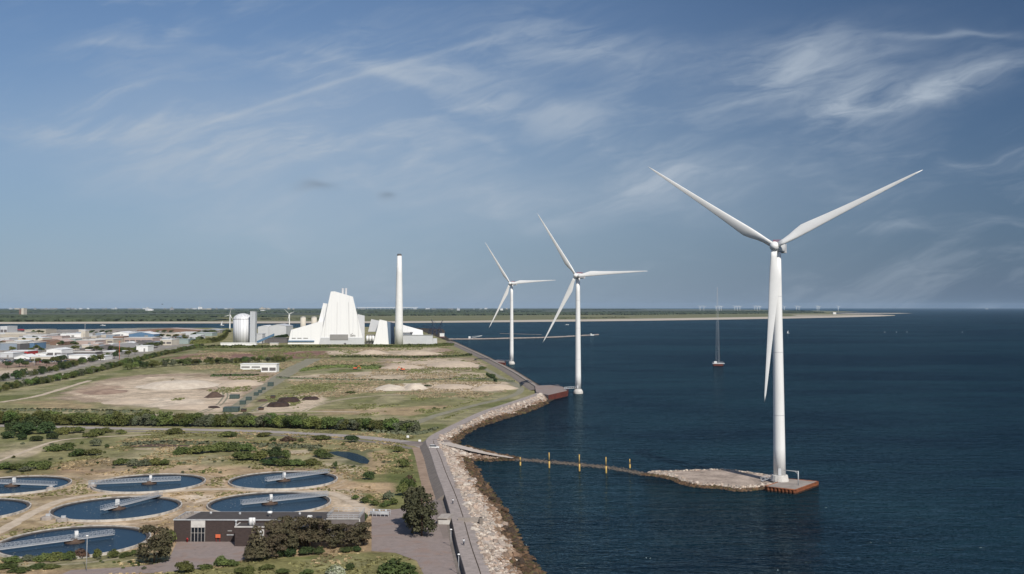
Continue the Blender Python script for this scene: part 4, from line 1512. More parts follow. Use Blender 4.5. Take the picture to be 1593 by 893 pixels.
GT = 'row of three large offshore wind turbines'
bn = P(1213, 748, 1.66)
hn = PD(1206, 384, bn.y)
make_turbine(bn, hn.z - bn.z, 'tall white wind turbine standing on the rusty edged stone islet', 26, found_near, group=GT)
bm_ = P(899.5, 609, 1.6)
hm = PD(899.5, 429, bm_.y)
make_turbine(bm_, hm.z - bm_.z, 'white wind turbine in the water beside the red steel jetty', 2.5, found_sea, group=GT)
bf = P(796, 564.5, 1.6)
hf = PD(796.5, 441, bf.y)
make_turbine(bf, hf.z - bf.z, 'smallest white wind turbine of the three in the row beside the sea wall', 3.0, found_sea, group=GT)


def found_land(root):
    mb = MB()
    mb.lathe([(1.6, -0.2), (1.6, 0.9)], 12, smooth_=False)
    mb.build('foundation', M['offwhite'], root)


for (hx, hy, by, ph, lab) in ((356.5, 490, 513, 72, 'small white wind turbine left of the silver domed silo'), (449, 488.5, 514, 18, 'small white wind turbine between the grey hall and the white power plant')):
    b = P(hx + 1, by, 2.0)
    hh = PD(hx, hy, b.y).z - b.z
    make_turbine(b, hh, lab, ph, found_land, 0.36, group='small wind turbines by the power plant', base_r=5.0, top_r=3.4, bs=1.7)

# far wind farm on the horizon: too small to show parts
def far_turbine_mesh():
    mb = MB()
    mb.lathe([(2.6, 0), (1.6, 64)], 8)
    for k in range(3):
        a = R_(20 + 120 * k)
        d = Vector((math.cos(a), 0, math.sin(a)))
        c = Vector((0, -3, 64))
        t_ = Vector((-math.sin(a), 0, math.cos(a)))
        q = []
        for r, w, th in ((1.2, 2.2, 1.6), (9, 3.4, 1.2), (38, 0.7, 0.3)):
            q.append([tuple(c + d * r + t_ * w * x + Vector((0, 1, 0)) * th * y) for x, y in ((-.5, -.5), (.5, -.5), (.5, .5), (-.5, .5))])
        mb.loft(q)
    mb.box((0, 1, 64), (4, 9, 4))
    o = mb.build('distant_wind_turbine', M['white'])
    me = o.data
    bpy.data.objects.remove(o)
    return me


FT = far_turbine_mesh()
for i, fx in enumerate((1089, 1095, 1114, 1119, 1122, 1143, 1147, 1151, 1174, 1178, 1182, 1220, 1239, 1243, 1271, 1274, 1304)):
    D = 14500 + (i % 3) * 500
    o = link('distant_wind_turbine', FT)
    o.location = PD(fx, 470, D)
    o.location.z = 0
    tag(o, 'tiny pale wind turbine on the sea horizon behind the long spit', 'wind turbine', 'far wind turbines on the horizon')

# ------------------------------------------------------------------ islet, causeway, platform
ISL = [(1000, 738.5), (1012, 737), (1045, 736), (1090, 734.5), (1125, 734), (1165, 738), (1205, 744), (1230, 748), (1228, 756), (1192, 760), (1150, 764), (1120, 760), (1085, 758), (1062, 753), (1046, 746), (1020, 741)]


def build_islet():
    pl = spline([P(p[0], p[1], 0) for p in ISL + ISL[:1]], 4)
    xs = np.array([p.x for p in pl])
    ys = np.array([p.y for p in pl])
    X, Y = np.meshgrid(np.arange(xs.min() - 4, xs.max() + 4, 0.6), np.arange(ys.min() - 4, ys.max() + 4, 1.0))
    d = seg_dist(X, Y, pl)
    ins = inside(X, Y, pl)
    top = 1.15 + 0.25 * (fbm(X, Y, 9.0) - 0.5)
    Z = np.where(ins, top * sstep(-0.2, 3.2, d), -0.5 * d)
    Z = np.maximum(Z, -2)
    c = np.ones(X.shape + (3,)) * np.array((0.35, 0.285, 0.235))
    c *= (0.8 + 0.4 * fbm(X, Y, 5.0))[..., None]
    c[(Z < 0.5)] = MUD
    nR, nC = X.shape
    idx = np.arange(nR * nC).reshape(nR, nC)
    f = np.stack([idx[:-1, :-1], idx[:-1, 1:], idx[1:, 1:], idx[1:, :-1]], -1).reshape(-1, 4)
    f = f[(Z.ravel()[f] > -1.5).any(1)]
    tag(np_mesh('islet', np.stack([X.ravel(), Y.ravel(), Z.ravel()], -1), f, M['ground'], c.reshape(-1, 3), True), kind='structure')
    n = 60000
    x = rng.uniform(xs.min() - 2, xs.max() + 2, n)
    y = rng.uniform(ys.min() - 2, ys.max() + 2, n)
    d = seg_dist(x, y, pl)
    ins = inside(x, y, pl)
    k = (ins & (d < 2.6)) | (~ins & (d < 0.9))
    pt = PLAT
    k &= ~inside(x, y, pt)
    x, y, d, ins = x[k][:2600], y[k][:2600], d[k][:2600], ins[k][:2600]
    z = np.where(ins, 1.2 * sstep(-0.2, 3.2, d), -0.3 * d)
    size = 0.34 + 0.42 * rng.random(len(x)) ** 2
    tone = STONES[rng.integers(0, len(STONES), len(x))] * (0.62 + 0.42 * rng.random((len(x), 1)))
    wet = z < 0.45
    tone[wet] = WETS[rng.integers(0, len(WETS), wet.sum())] * 1.3
    rocks('islet_riprap', np.stack([x, y, z + 0.15], -1), size, tone)


PLAT = [P(1191, 757, 1.6), P(1237, 762, 1.6), P(1272, 749.5, 1.6), P(1226, 745, 1.6)]
build_islet()


def build_platform():
    r = thing('turbine_platform', 'concrete slab with rusty sheet pile walls under the nearest wind turbine', 'platform', (0, 0, 0))
    c = sum(PLAT, Vector()) / 4
    r.location = (c.x, c.y, 0)
    pts = [p - r.location for p in PLAT]
    mb = MB()
    mb.prism([(p.x * 0.985, p.y * 0.985) for p in pts], 0.2, 1.66)
    mb.build('slab', M['concrete'], r)
    # corrugated wall along the four sides
    mb = MB()
    outl = []
    for k in range(4):
        a, b = pts[k], pts[(k + 1) % 4]
        L = (b - a).length
        d = (b - a).normalized()
        nrm = Vector((d.y, -d.x, 0))
        if nrm.dot((a + b) / 2) < 0:
            nrm = -nrm
        n = int(L / 1.3)
        for i in range(n):
            for q, o_ in ((0.08, 0.0), (0.42, 0.0), (0.58, 0.42), (0.92, 0.42)):
                p = a + d * L * (i + q) / n + nrm * o_
                outl.append((p.x, p.y))
    m2 = len(outl)
    vs = [(x, y, -3) for x, y in outl] + [(x, y, 0.55) for x, y in outl] + [(x, y, 1.55) for x, y in outl]
    mb.add(vs, [(i, (i + 1) % m2, m2 + (i + 1) % m2, m2 + i) for i in range(m2)], 1)
    mb.add(vs, [(m2 + i, m2 + (i + 1) % m2, 2 * m2 + (i + 1) % m2, 2 * m2 + i) for i in range(m2)], 0)
    mb.build('sheet_piling', [M['rust'], M['wetsteel']], r)
    mb = MB()
    for k in range(4):
        a, b = pts[k] * 1.02, pts[(k + 1) % 4] * 1.02
        mb.tube((a.x, a.y, 1.6), (b.x, b.y, 1.6), 0.24, 6)
    mb.build('capping_beam', M['rust'], r)


build_platform()
# davit post, bollards, ladders and a small landing on the platform
p = P(1242, 755, 1.66)
t = thing('davit_post', 'grey steel davit post with a long arm on the turbine platform', 'davit', p)
mb = MB()
mb.tube((0, 0, 0), (0, 0, 5.2), 0.22, 8)
mb.build('post', M['metal'], t)
mb = MB()
mb.tube((0, 0, 5.0), (-5.0, 1.5, 5.3), 0.12, 6)
mb.tube((0, 0, 4.0), (-1.2, 0.4, 5.05), 0.08, 6)
mb.build('arm', M['metal'], t)
p = P(1183, 749, 1.2)
t = thing('access_stairs', 'grey steel stairs with rails leading up to the nearest turbine', 'stairs', p)
mb = MB()
for k in range(7):
    mb.box((0.8 + k * 0.8, 0.25 * k, 0.25 + 0.27 * k), (0.8, 1.4, 0.08))
mb.build('steps', M['metal'], t)
mb = MB()
for y in (-0.7, 0.7):
    mb.tube((0, y, 1.2), (6.4, 1.6 + y, 3.2), 0.09, 6)
    for k in range(5):
        mb.tube((0.3 + 1.5 * k, y + 0.38 * k, 0.2 + .45 * k), (0.3 + 1.5 * k, y + 0.38 * k, 1.3 + 0.46 * k), 0.08, 5)
mb.build('railing', M['metal'], t)

lin = spline([P(800, 714, 0), P(850, 718, 0), P(900, 722.5, 0), P(950, 728, 0), P(1004, 738, 0)], 60)
npt = 4200
ii = rng.integers(0, len(lin), npt)
pp = np.array([(lin[i].x, lin[i].y, -0.05) for i in ii]) + np.stack([rng.normal(0, 1.2, npt), rng.normal(0, 2.3, npt), rng.uniform(-0.14, 0.03, npt)], -1)
rocks('causeway', pp, 0.14 + 0.2 * rng.random(npt), STONES[rng.integers(0, 7, npt)] * 0.27)

# yellow marker posts along the causeway
YP = [(809.5, 724, 711, 'lone short yellow post nearest the shore path'), (854.5, 728, 704, 'yellow post second from the shore path'), (901.5, 733, 707, 'yellow post in the middle of the row of five'),
      (943, 736, 711, 'yellow post second from the islet'), (980, 728, 714, 'short thin yellow post closest to the islet')]
for px, by, ty, lab in YP:
    b = P(px, by, 0)
    hgt = PD(px, ty, b.y).z
    t = thing('marker_post', lab, 'post', b, 0, 'yellow marker posts along the causeway')
    mb = MB()
    mb.tube((0, 0, -2), (0, 0, hgt * 0.48), 0.33, 10)
    mb.build('pile', M['yellow'], t)
    mb = MB()
    mb.tube((-0.06, 0, hgt * 0.48), (-0.06, 0, hgt), 0.20, 10)
    mb.build('upper_post', M['yellow'], t)
    mb = MB()
    mb.lathe([(0.4, hgt * 0.46), (0.4, hgt * 0.52)], 10, smooth_=False)
    mb.build('collar', M['darkrubber'], t)


# ------------------------------------------------------------------ jetties with red steel walls and footbridges
def jetty(topz, pts, wall_pts, label, bridge_a, bridge_b):
    r = thing('jetty', label, 'jetty', (0, 0, 0))
    c = P(*pts[0], topz)
    r.location = (c.x, c.y, 0)
    q = [P(p[0], p[1], topz) - r.location for p in pts]
    mb = MB()
    mb.prism([(p.x, p.y) for p in q], -3, topz)
    mb.build('deck', M['court'], r)
    w = [P(p[0], p[1], topz) - r.location for p in wall_pts]
    mb = MB()
    out = []
    for a, b in zip(w[:-1], w[1:]):
        L = (b - a).length
        d = (b - a).normalized()
        n = max(2, int(L / 1.6))
        nr = Vector((d.y, -d.x, 0))
        for i in range(n):
            for s_, o_ in ((0.05, 0.15), (0.45, 0.15), (0.55, 0.6), (0.95, 0.6)):
                p = a + d * L * (i + s_) / n + nr * o_
                out.append((p.x, p.y))
    m2 = len(out)
    vs = [(x, y, -3) for x, y in out] + [(x, y, topz + 0.15) for x, y in out]
    mb.add(vs, [(i, i + 1, m2 + i + 1, m2 + i) for i in range(m2 - 1)])
    mb.build('sheet_piling', M['redsteel'], r)
    a, b = bridge_a - r.location, bridge_b - r.location
    mb = MB()
    for o_ in (-0.8, 0.8):
        mb.tube((a.x, a.y + o_, a.z), (b.x, b.y + o_, b.z), 0.22, 6)
        mb.tube((a.x, a.y + o_, a.z + 1.2), (b.x, b.y + o_, b.z + 1.2), 0.1, 6)
        for k in range(7):
            p = a.lerp(b, k / 6)
            mb.tube((p.x, p.y + o_, p.z), (p.x, p.y + o_, p.z + 1.2), 0.1, 5)
    d = (b - a)
    for k in range(8):
        p = a.lerp(b, (k + .5) / 8)
        mb.box((p.x, p.y, p.z + 0.1), (d.length / 8 * 0.98, 1.5, 0.12), math.atan2(d.y, d.x))
    mb.build('footbridge', M['palegrey'], r)


jetty(3.8, [(832, 600), (868, 598.5), (876, 602), (882, 607.5), (854, 614.5), (846, 613), (834, 610)], [(853, 614.8), (882, 608.2), (883, 603)], 'paved jetty head with a red steel wall pointing at the middle turbine',
      P(878, 605, 4.5), Vector((bm_.x - 2.4, bm_.y, 4.2)))
jetty(2.9, [(764, 561), (774, 559.5), (784, 560.5), (785.5, 564), (775, 563.5)], [(768, 562), (775, 563.8), (786, 564.3), (786, 560.5)], 'small red walled jetty beside the smallest of the three turbines',
      P(778, 560.5, 3.2), Vector((bf.x - 2.4, bf.y, 3.4)))

# breakwaters
def breakwater(pts, w, h, label, m):
    line = spline([P(p[0], p[1], 0) for p in pts], 8)
    mb = MB()
    rg = random.Random(3)
    loops = []
    for i, p in enumerate(line):
        a, b = line[max(i - 1, 0)], line[min(i + 1, len(line) - 1)]
        d = Vector((b.x - a.x, b.y - a.y, 0)).normalized()
        nr = Vector((-d.y, d.x, 0))
        k = 0.9 + 0.2 * rg.random()
        hh = h * (0.85 + 0.3 * rg.random())
        loops.append([tuple(p + nr * w * k + Vector((0, 0, -2))), tuple(p + nr * w * 0.35 + Vector((0, 0, hh))), tuple(p - nr * w * 0.35 + Vector((0, 0, hh))), tuple(p - nr * w * k + Vector((0, 0, -2)))])
    mb.loft(loops, 0, False)
    return tag(mb.build('breakwater', m), label, 'breakwater')


M['brk'] = mat('breakwater_stone', (0.33, 0.28, 0.25), (0.2, 0.17, 0.15), 0.3, 0.9, 0.5, 2)
breakwater([(698, 528), (740, 527.8), (800, 526.6), (860, 525), (905, 522.5), (930, 521)], 5.0, 2.0, 'long low stone breakwater crossing the bay behind two turbines', M['brk'])
breakwater([(778, 519), (810, 519.8), (842, 520.8)], 3.0, 0.7, 'short low stone reef behind the breakwater', M['brk'])
t = thing('harbour_light', 'small white light hut at the tip of the long breakwater', 'hut', P(919.5, 522, 1.9))
mb = MB()
mb.lathe([(1.8, 0), (1.8, 3.6)], 10, smooth_=False)
mb.box((4.5, 0, 1.2), (4, 3, 2.4))
mb.build('hut', M['white'], t)
mb = MB()
mb.lathe([(2.1, 3.6), (0.2, 5.4)], 10, smooth_=False)
mb.build('roof', M['offwhite'], t)


# ------------------------------------------------------------------ met mast, boats, buoys
def met_mast():
    b = P(1117, 569, 0)
    topz = PD(1115, 447, b.y).z
    t = thing('met_mast', 'very tall thin grey lattice mast standing in the open water', 'mast', b)
    mb = MB()
    hh = topz
    z0 = 3.0
    legs = [(math.cos(a), math.sin(a)) for a in (0.5, 2.6, 4.7)]
    N = 30
    w = lambda z: 2.5 * (1 - z / hh) ** 0.8 + 0.28
    for (cx, cy) in legs:
        for k in range(N):
            za, zb = z0 + (hh - z0) * k / N, z0 + (hh - z0) * (k + 1) / N
            mb.tube((cx * w(za), cy * w(za), za), (cx * w(zb), cy * w(zb), zb), 0.06, 4)
    for k in range(N):
        za, zb = z0 + (hh - z0) * k / N, z0 + (hh - z0) * (k + 1) / N
        for i in range(3):
            a, c = legs[i], legs[(i + 1) % 3]
            mb.tube((a[0] * w(za), a[1] * w(za), za), (c[0] * w(zb), c[1] * w(zb), zb), 0.028, 4)
            mb.tube((c[0] * w(za), c[1] * w(za), za), (a[0] * w(zb), a[1] * w(zb), zb), 0.028, 4)
    mb.build('lattice', M['metal'], t)
    mb = MB()
    mb.prism([(-6.2, -2.2), (5.4, -2.2), (7.6, 0), (5.4, 2.2), (-6.2, 2.2)], 2.2, 3.0)
    mb.build('deck', M['palegrey'], t)
    mb = MB()
    mb.prism([(-5.4, -1.8), (4.6, -1.8), (6.0, 0), (4.6, 1.8), (-5.4, 1.8)], -1.5, 2.2)
    mb.build('pontoon', M['redsteel'], t)
    mb = MB()
    mb.box((-3.0, 0, 4.0), (3.0, 2.6, 2.0))
    mb.build('cabin', M['white'], t)
    mb = MB()
    for k in range(9):
        x = -6 + 1.5 * k
        mb.tube((x, -2.1, 3), (x, -2.1, 4.2), 0.07, 4)
        mb.tube((x, 2.1, 3), (x, 2.1, 4.2), 0.07, 4)
    mb.tube((-6, -2.1, 4.2), (6, -2.1, 4.2), 0.08, 4)
    mb.tube((-6, 2.1, 4.2), (6, 2.1, 4.2), 0.08, 4)
    mb.build('railing', M['metal'], t)


met_mast()


def boat(px, py, L, label, sail=False, rz=0.0):
    t = thing('sailing_boat' if sail else 'motor_boat', label, 'boat', P(px, py, 0), rz)
    mb = MB()
    loops = []
    for x, w, z in ((-0.5, 0.13, 0.09), (-0.2, 0.16, 0.08), (0.15, 0.14, 0.09), (0.38, 0.07, 0.11), (0.5, 0.01, 0.13)):
        loops.append([(x * L, -w * L * 0.6, -0.04 * L), (x * L, w * L * 0.6, -0.04 * L), (x * L, w * L, z * L), (x * L, -w * L, z * L)])
    mb.loft(loops)
    mb.build('hull', M['white'], t)
    mb = MB()
    mb.box((-0.05 * L, 0, 0.14 * L), (0.3 * L, 0.2 * L, 0.12 * L))
    mb.build('cabin', M['palegrey'], t)
    if sail:
        mb = MB()
        mb.tube((0.05 * L, 0, 0.05 * L), (0.05 * L, 0, 1.25 * L), 0.018 * L, 6)
        mb.build('mast', M['metal'], t)
        mb = MB()
        q = [(0.02 * L, 0.0, 0.2 * L), (-0.42 * L, 0.05 * L, 0.2 * L), (-0.2 * L, 0.04 * L, 0.7 * L), (0.02 * L, 0, 1.22 * L)]
        q2 = [(a, b + 0.02 * L, c) for a, b, c in q]
        mb.loft([q, q2])
        mb.build('sail', M['white'], t)


boat(882, 505.5, 14, 'white motor boat in the bay between the two farther turbines')
boat(160, 506.6, 18, 'small white boat on the channel at the far left')
boat(345.5, 506.5, 14, 'white sailing boat on the channel left of the silver silo', True)
boat(1226, 518.5, 6, 'tiny white sailing boat right of the nearest turbine tower', True)
boat(1535, 480.9, 80, 'pale ship on the far right sea horizon')
for px, lab in ((1376.5, 'tiny pale buoy, leftmost of the three below the tip of the spit'), (1394.5, 'tiny pale buoy, middle of the three below the tip of the spit'), (1411, 'tiny pale buoy, rightmost of the three below the tip of the spit'), (1497, 'tiny pale buoy alone at the far right')):
    t = thing('buoy', lab, 'buoy', P(px, 517, 0))
    mb = MB()
    mb.lathe([(0.7, -0.5), (0.8, 0.5), (0.35, 0.8)], 8)
    mb.build('float', M['palegrey'], t)
    mb = MB()
    mb.tube((0, 0, 1), (0, 0, 3.6), 0.12, 5)
    mb.build('staff', M['palegrey'], t)

b = P(735, 527.5, 0)
t = thing('work_barge', 'white work barge with a slanting crane arm by the breakwater', 'boat', b)
mb = MB()
mb.prism([(-9, -3), (9, -3), (11, 0), (9, 3), (-9, 3)], -1, 1.6)
mb.build('hull', M['palegrey'], t)
mb = MB()
mb.box((-6, 0, 3.6), (4, 4, 4))
mb.build('cabin', M['white'], t)
mb = MB()
mb.tube((-2, 0, 2), (20, 0, 7), 0.4, 6, 0, 0.25)
mb.tube((-2, 0, 5), (20, 0, 7.2), 0.25, 6)
mb.build('crane_arm', M['white'], t)


# ------------------------------------------------------------------ round clarifier tanks
RT = 20.0


def make_tank(cx, cy, label, ang, x0, x1, bridge=True):
    c = P(cx, cy, 2.6)
    t = thing('clarifier_tank', label, 'settling tank', (c.x, c.y, 2.0), 0, 'round settling tanks')
    mb = MB()
    mb.lathe([(RT + 0.02, -0.3), (RT, 0.72), (RT - 0.42, 0.72), (RT - 0.44, -1.2)], 72, smooth_=False, cap=False)
    w = mb.build('tank_wall', M['rimconcrete'], t)
    mb = MB()
    mb.lathe([(RT - 0.46, 0.42), (RT - 1.3, 0.42), (RT - 1.32, -0.2), (RT - 1.56, -1.2)], 72, smooth_=False, cap=False)
    mb.build('overflow_channel', M['roofing'], w)
    mb = MB()
    n = 72
    vs = [((RT - 0.5) * math.cos(6.28319 * i / n), (RT - 0.5) * math.sin(6.28319 * i / n), 0.16) for i in range(n)]
    mb.add(vs, [tuple(range(n))])
    mb.build('water_surface', M['tankwater'], t)
    rf = random.Random(int(cx * 7 + cy))
    mb = MB()
    for k in range(90):
        an = rf.gauss(2.4, 1.3)
        r = RT * min(0.93, abs(rf.gauss(0.45, 0.3)) + 0.08)
        w, h = rf.uniform(0.06, 0.24), rf.uniform(0.06, 0.2)
        x, y = r * math.cos(an), r * math.sin(an)
        mb.add([(x - w, y - h, 0.175), (x + w, y - h * .6, 0.175), (x + w * .7, y + h, 0.175), (x - w * .8, y + h * .8, 0.175)], [(0, 1, 2, 3)])
    mb.build('scum', M['scum'], t)
    if not bridge:
        return
    # walkway with lattice railings, from x0 to x1 along the bridge axis through the centre
    ca, sa = math.cos(ang), math.sin(ang)

    def at(x, y, z):
        return (x * ca - y * sa, x * sa + y * ca, z)
    mb = MB()
    zt = 0.95
    for y in (-0.75, 0.75):
        mb.tube(at(x0, y, zt), at(x1, y, zt), 0.17, 6)
    for k in range(int((x1 - x0) / 1.0)):
        x = x0 + 0.5 + k
        lp = [at(x - 0.46, -0.7, zt + 0.05), at(x + 0.46, -0.7, zt + 0.05), at(x + 0.46, 0.7, zt + 0.05), at(x - 0.46, 0.7, zt + 0.05)]
        mb.loft([lp, [(a, b_, c_ + 0.06) for a, b_, c_ in lp]])
    br = mb.build('walkway', mat('weathered_walkway_steel', (0.40, 0.415, 0.43), (0.32, 0.335, 0.35), 1.0, 0.5), t)
    for y in (-0.8, 0.8):
        mb = MB()
        for z in (0.6, 1.25):
            mb.tube(at(x0, y, zt + z), at(x1, y, zt + z), 0.055 if z < 1 else 0.075, 5)
        nq = int((x1 - x0) / 1.1)
        for k in range(nq + 1):
            x = x0 + (x1 - x0) * k / nq
            mb.tube(at(x, y, zt), at(x, y, zt + 1.25), 0.05, 4)
            if k < nq:
                xb = x0 + (x1 - x0) * (k + 1) / nq
                mb.tube(at(x, y, zt), at(xb, y, zt + 1.2), 0.04, 4)
        mb.build('railing', M['railmetal'], br)
    mb = MB()
    mb.lathe([(2.6, -0.5), (2.7, 0.42), (1.5, 0.5), (1.0, 1.1)], 16, smooth_=False)
    mb.build('centre_pier', M['brownsoil'], t)
    mb = MB()
    mb.box(at(0.5, 0.3, zt + 1.2), (0.9, 0.9, 1.9), ang)
    mb.build('drive_cabinet', M['white'], br)


M['tankwater'] = water_mat('tank_water', (0.012, 0.022, 0.040), (0.020, 0.034, 0.054), 0.12, 1.2, 0.12, 0.6, 0.25)
M['scum'] = mat('floating_scum', (0.45, 0.44, 0.40), (0.25, 0.24, 0.2), 1.0, 0.9)
M['rimconcrete'] = mat('stained_rim_concrete', (0.52, 0.485, 0.435), (0.27, 0.245, 0.215), 0.55, 0.85, detail=7, lohi=(0.3, 0.58))
M['railmetal'] = mat('weathered_railing', (0.30, 0.33, 0.37), None, 1.0, 0.5)


def axis(p, q):
    a, b = P(p[0], p[1], 3.2), P(q[0], q[1], 3.2)
    return math.atan2(b.y - a.y, b.x - a.x)


make_tank(116, 841, 'round settling tank nearest the bottom left corner', axis((5.7, 849), (175, 827)), -20.6, 10.5)
make_tank(182, 789.5, 'round settling tank in the middle, bridge ending at its far right rim', axis((150, 795), (239, 772.6)), -6.5, 20.6)
make_tank(232, 750.5, 'round settling tank of the back row with a bridge from its left rim', axis((147, 749.5), (279, 743.5)), -20.6, 11.0)
make_tank(441, 746, 'round settling tank at the far right of the back row', axis((409, 747.5), (508, 733.5)), -7.5, 20.6)
make_tank(419.5, 781.5, 'round settling tank directly behind the brick building', axis((375, 785), (498, 771.7)), -9.5, 20.6)
make_tank(19, 754, 'round settling tank at the left end of the back row, cut by the frame', axis((-30, 748), (85, 752)), -20.6, 17.5)
make_tank(-59, 793, 'round settling tank of which only the right rim shows at the left frame', 0.3, 0, 0, False)
# pairs of pump covers beside the tanks
for (px, py, s_, lab) in ((73, 808, 2.6, 'grey concrete pump cover left of the middle tank, leftmost of the pair'), (97, 811, 2.6, 'grey concrete pump cover at the lower left rim of the middle tank'), (143, 758, 2.2, 'small grey pump cover between the back row tanks'), (78, 762, 2.0, 'small grey pump cover at the right rim of the cut off tank')):
    t = thing('pump_cover', lab, 'concrete box', P(px, py, 2.0), 0.3)
    mb = MB()
    mb.lathe([(s_ * 0.75, -0.1), (s_ * 0.7, 0.7), (s_ * 0.45, 1.05)], 8, smooth_=False)
    mb.build('base', M['concrete'], t)
    mb = MB()
    mb.box((0.3, 0.1, 1.3), (s_ * 0.5, s_ * 0.4, 0.7))
    mb.build('lid', M['metal'], t)


# ------------------------------------------------------------------ brick pumping station
def brick_building():
    o0 = P(270, 842.5, 2.05)
    D = o0.y
    Wd = (555 - 270) * mpp(D)
    hgt = PD(270, 808.5, D).z - 2.05
    t = thing('brick_building', 'long low dark brick building with flat roofs beside the settling tanks', 'building', o0, R_(-0.6))
    X = lambda px: (px - 270) * mpp(D)
    Z = lambda py: PD(400, py, D).z - 2.05
    dep = 10.5
    # main block, with a lower roof bay at its left end and a parapet bay at the right
    xm0, xm1, xr = X(303) , X(504), X(555)
    mb = MB()
    mb.prism([(0, 0), (xm1, 0), (xm1, dep), (0, dep)], -0.1, hgt - 0.15)
    wall = mb.build('wall', M['brick'], t)
    mb = MB()
    mb.prism([(3.0, -0.12), (xm1 + 0.1, -0.12), (xm1 + 0.1, dep + 0.12), (4.2, dep + 0.12)], hgt - 0.15, hgt + 0.12)
    roof = mb.build('roof', M['roofing'], t)
    mb = MB()
    mb.box((xm1 / 2, -0.16, hgt + 0.02), (xm1 + 0.3, 0.14, 0.30))
    mb.box((xm1 / 2, dep + 0.18, hgt + 0.02), (xm1 + 0.3, 0.12, 0.26))
    mb.box((-0.12, dep / 2, hgt - 0.02), (0.16, dep + 0.3, 0.26))
    mb.build('roof_edging', M['metal'], roof)
    mb = MB()
    mb.prism([(0.1, 0.1), (2.9, 0.1), (4.1, dep - 0.1), (0.1, dep - 0.1)], hgt - 0.14, hgt - 0.02)
    for k in range(5):
        mb.box((0.9 + 0.35 * k, 1.6 + 1.7 * k, hgt + 0.25), (0.9, 0.7, 0.6), 0.3 * k)
    mb.build('roof_terrace', M['concrete'], roof)
    mb = MB()
    for k in range(4):
        mb.lathe([(0.35, hgt + 0.1), (0.35, hgt + 0.6), (0.05, hgt + 0.8)], 8, (8 + 8.5 * k, 7.5 - 0.8 * (k % 2)))
    mb.build('roof_vent', M['metal'], roof)
    # right wing
    mb = MB()
    mb.prism([(xm1 + 0.03, 0.6), (xr, 0.6), (xr, dep), (xm1 + 0.03, dep)], -0.1, hgt + 0.15)
    mb.build('wing_wall', mat('weathered_brick', (0.20, 0.175, 0.165), (0.16, 0.138, 0.13), 1.0, 0.9), t)
    mb = MB()
    mb.prism([(xm1 + 0.2, 0.8), (xr - 0.15, 0.8), (xr - 0.15, dep - 0.2), (xm1 + 0.2, dep - 0.2)], hgt + 0.15, hgt + 0.27)
    mb.build('wing_roof', M['concrete'], t)
    mb = MB()
    for (a, b) in (((xm1 + 0.2, dep - 0.15), (xr - 0.1, dep - 0.15)), ((xr - 0.1, 0.7), (xr - 0.1, dep - 0.15)), ((xm1 + 0.2, 0.7), (xr - 0.1, 0.7)), ((xm1 + 0.2, 0.7), (xm1 + 0.2, dep - 0.15))):
        a, b = Vector((a[0], a[1], 0)), Vector((b[0], b[1], 0))
        for z in (0.6, 1.15):
            mb.tube((a.x, a.y, hgt + 0.2 + z), (b.x, b.y, hgt + 0.2 + z), 0.06, 4)
        for k in range(7):
            p = a.lerp(b, k / 6)
            mb.tube((p.x, p.y, hgt + 0.2), (p.x, p.y, hgt + 1.35), 0.06, 4)
    mb.build('roof_railing', M['metal'], t)
    mb = MB()
    mb.box((xr + 0.05, 0.55, hgt / 2 + 0.1), (0.28, 0.2, hgt + 0.3))
    mb.box(((xm1 + xr) / 2, 0.52, 1.55), (xr - xm1, 0.14, 0.25))
    mb.box(((xm1 + xr) / 2, 0.52, hgt + 0.2), (xr - xm1, 0.14, 0.22))
    mb.build('white_trim', M['offwhite'], t)
    # doorway with the white panel above
    xd0, xd1 = X(296.5), X(318.5)
    zp0, zp1, zg = Z(820.5), Z(808.8), 0.05
    mb = MB()
    mb.box(((xd0 + xd1) / 2, -0.09, (zp0 + zp1) / 2), (xd1 - xd0, 0.14, zp1 - zp0 - 0.05))
    mb.build('door_panel', M['offwhite'], t)
    mb = MB()
    mb.box(((xd0 + xd1) / 2, -0.03, zp0 / 2), (xd1 - xd0 - 0.1, 0.05, zp0 - 0.08))
    dr = mb.build('glass_door', M['glass'], t)
    mb = MB()
    for k in range(5):
        x = xd0 + 0.08 + (xd1 - xd0 - 0.16) * k / 4
        mb.box((x, -0.10, zp0 / 2), (0.085, 0.08, zp0 - 0.06))
    mb.box(((xd0 + xd1) / 2, -0.085, zp0 * 0.62), (xd1 - xd0 - 0.2, 0.06, 0.06))
    mb.build('door_frame', M['offwhite'], dr)
    # downpipe, plates, sign
    mb = MB()
    mb.tube((X(366), -0.18, 0.4), (X(366), -0.18, hgt - 0.15), 0.16, 8)
    mb.lathe([(0.3, hgt - 0.5), (0.36, hgt - 0.1)], 8, (X(366), -0.2))
    mb.build('downpipe', M['metal'], t)
    mb = MB()
    mb.box((X(356.5), -0.08, Z(825.5)), (1.2, 0.14, 0.28))
    mb.build('wall_lamp', M['midgrey'], t)
    mb = MB()
    mb.box((X(357.5), -0.08, Z(831.8)), (2.0, 0.14, 0.22))
    mb.build('wall_rail', M['metal'], t)
    # front annex
    xa0, xa1 = X(372.5), X(484)
    ya = -5.4
    za = 5.1
    mb = MB()
    mb.prism([(xa0, ya), (xa1, ya), (xa1, -0.05), (xa0, -0.05)], -0.1, za)
    mb.build('annex_wall', M['brick'], t)
    mb = MB()
    mb.prism([(xa0 + 0.2, ya + 0.2), (xa1 - 0.2, ya + 0.2), (xa1 - 0.2, -0.22), (xa0 + 0.2, -0.22)], za, za + 0.12)
    ar = mb.build('annex_roof', M['roofing'], t)
    mb = MB()
    mb.box(((xa0 + xa1) / 2, ya, za + 0.1), (xa1 - xa0 + 0.2, 0.3, 0.32))
    mb.box((xa0, ya / 2 - 0.1, za + 0.1), (0.3, -ya - 0.2, 0.32))
    mb.build('annex_edging', M['offwhite'], ar)
    fx = X(395)
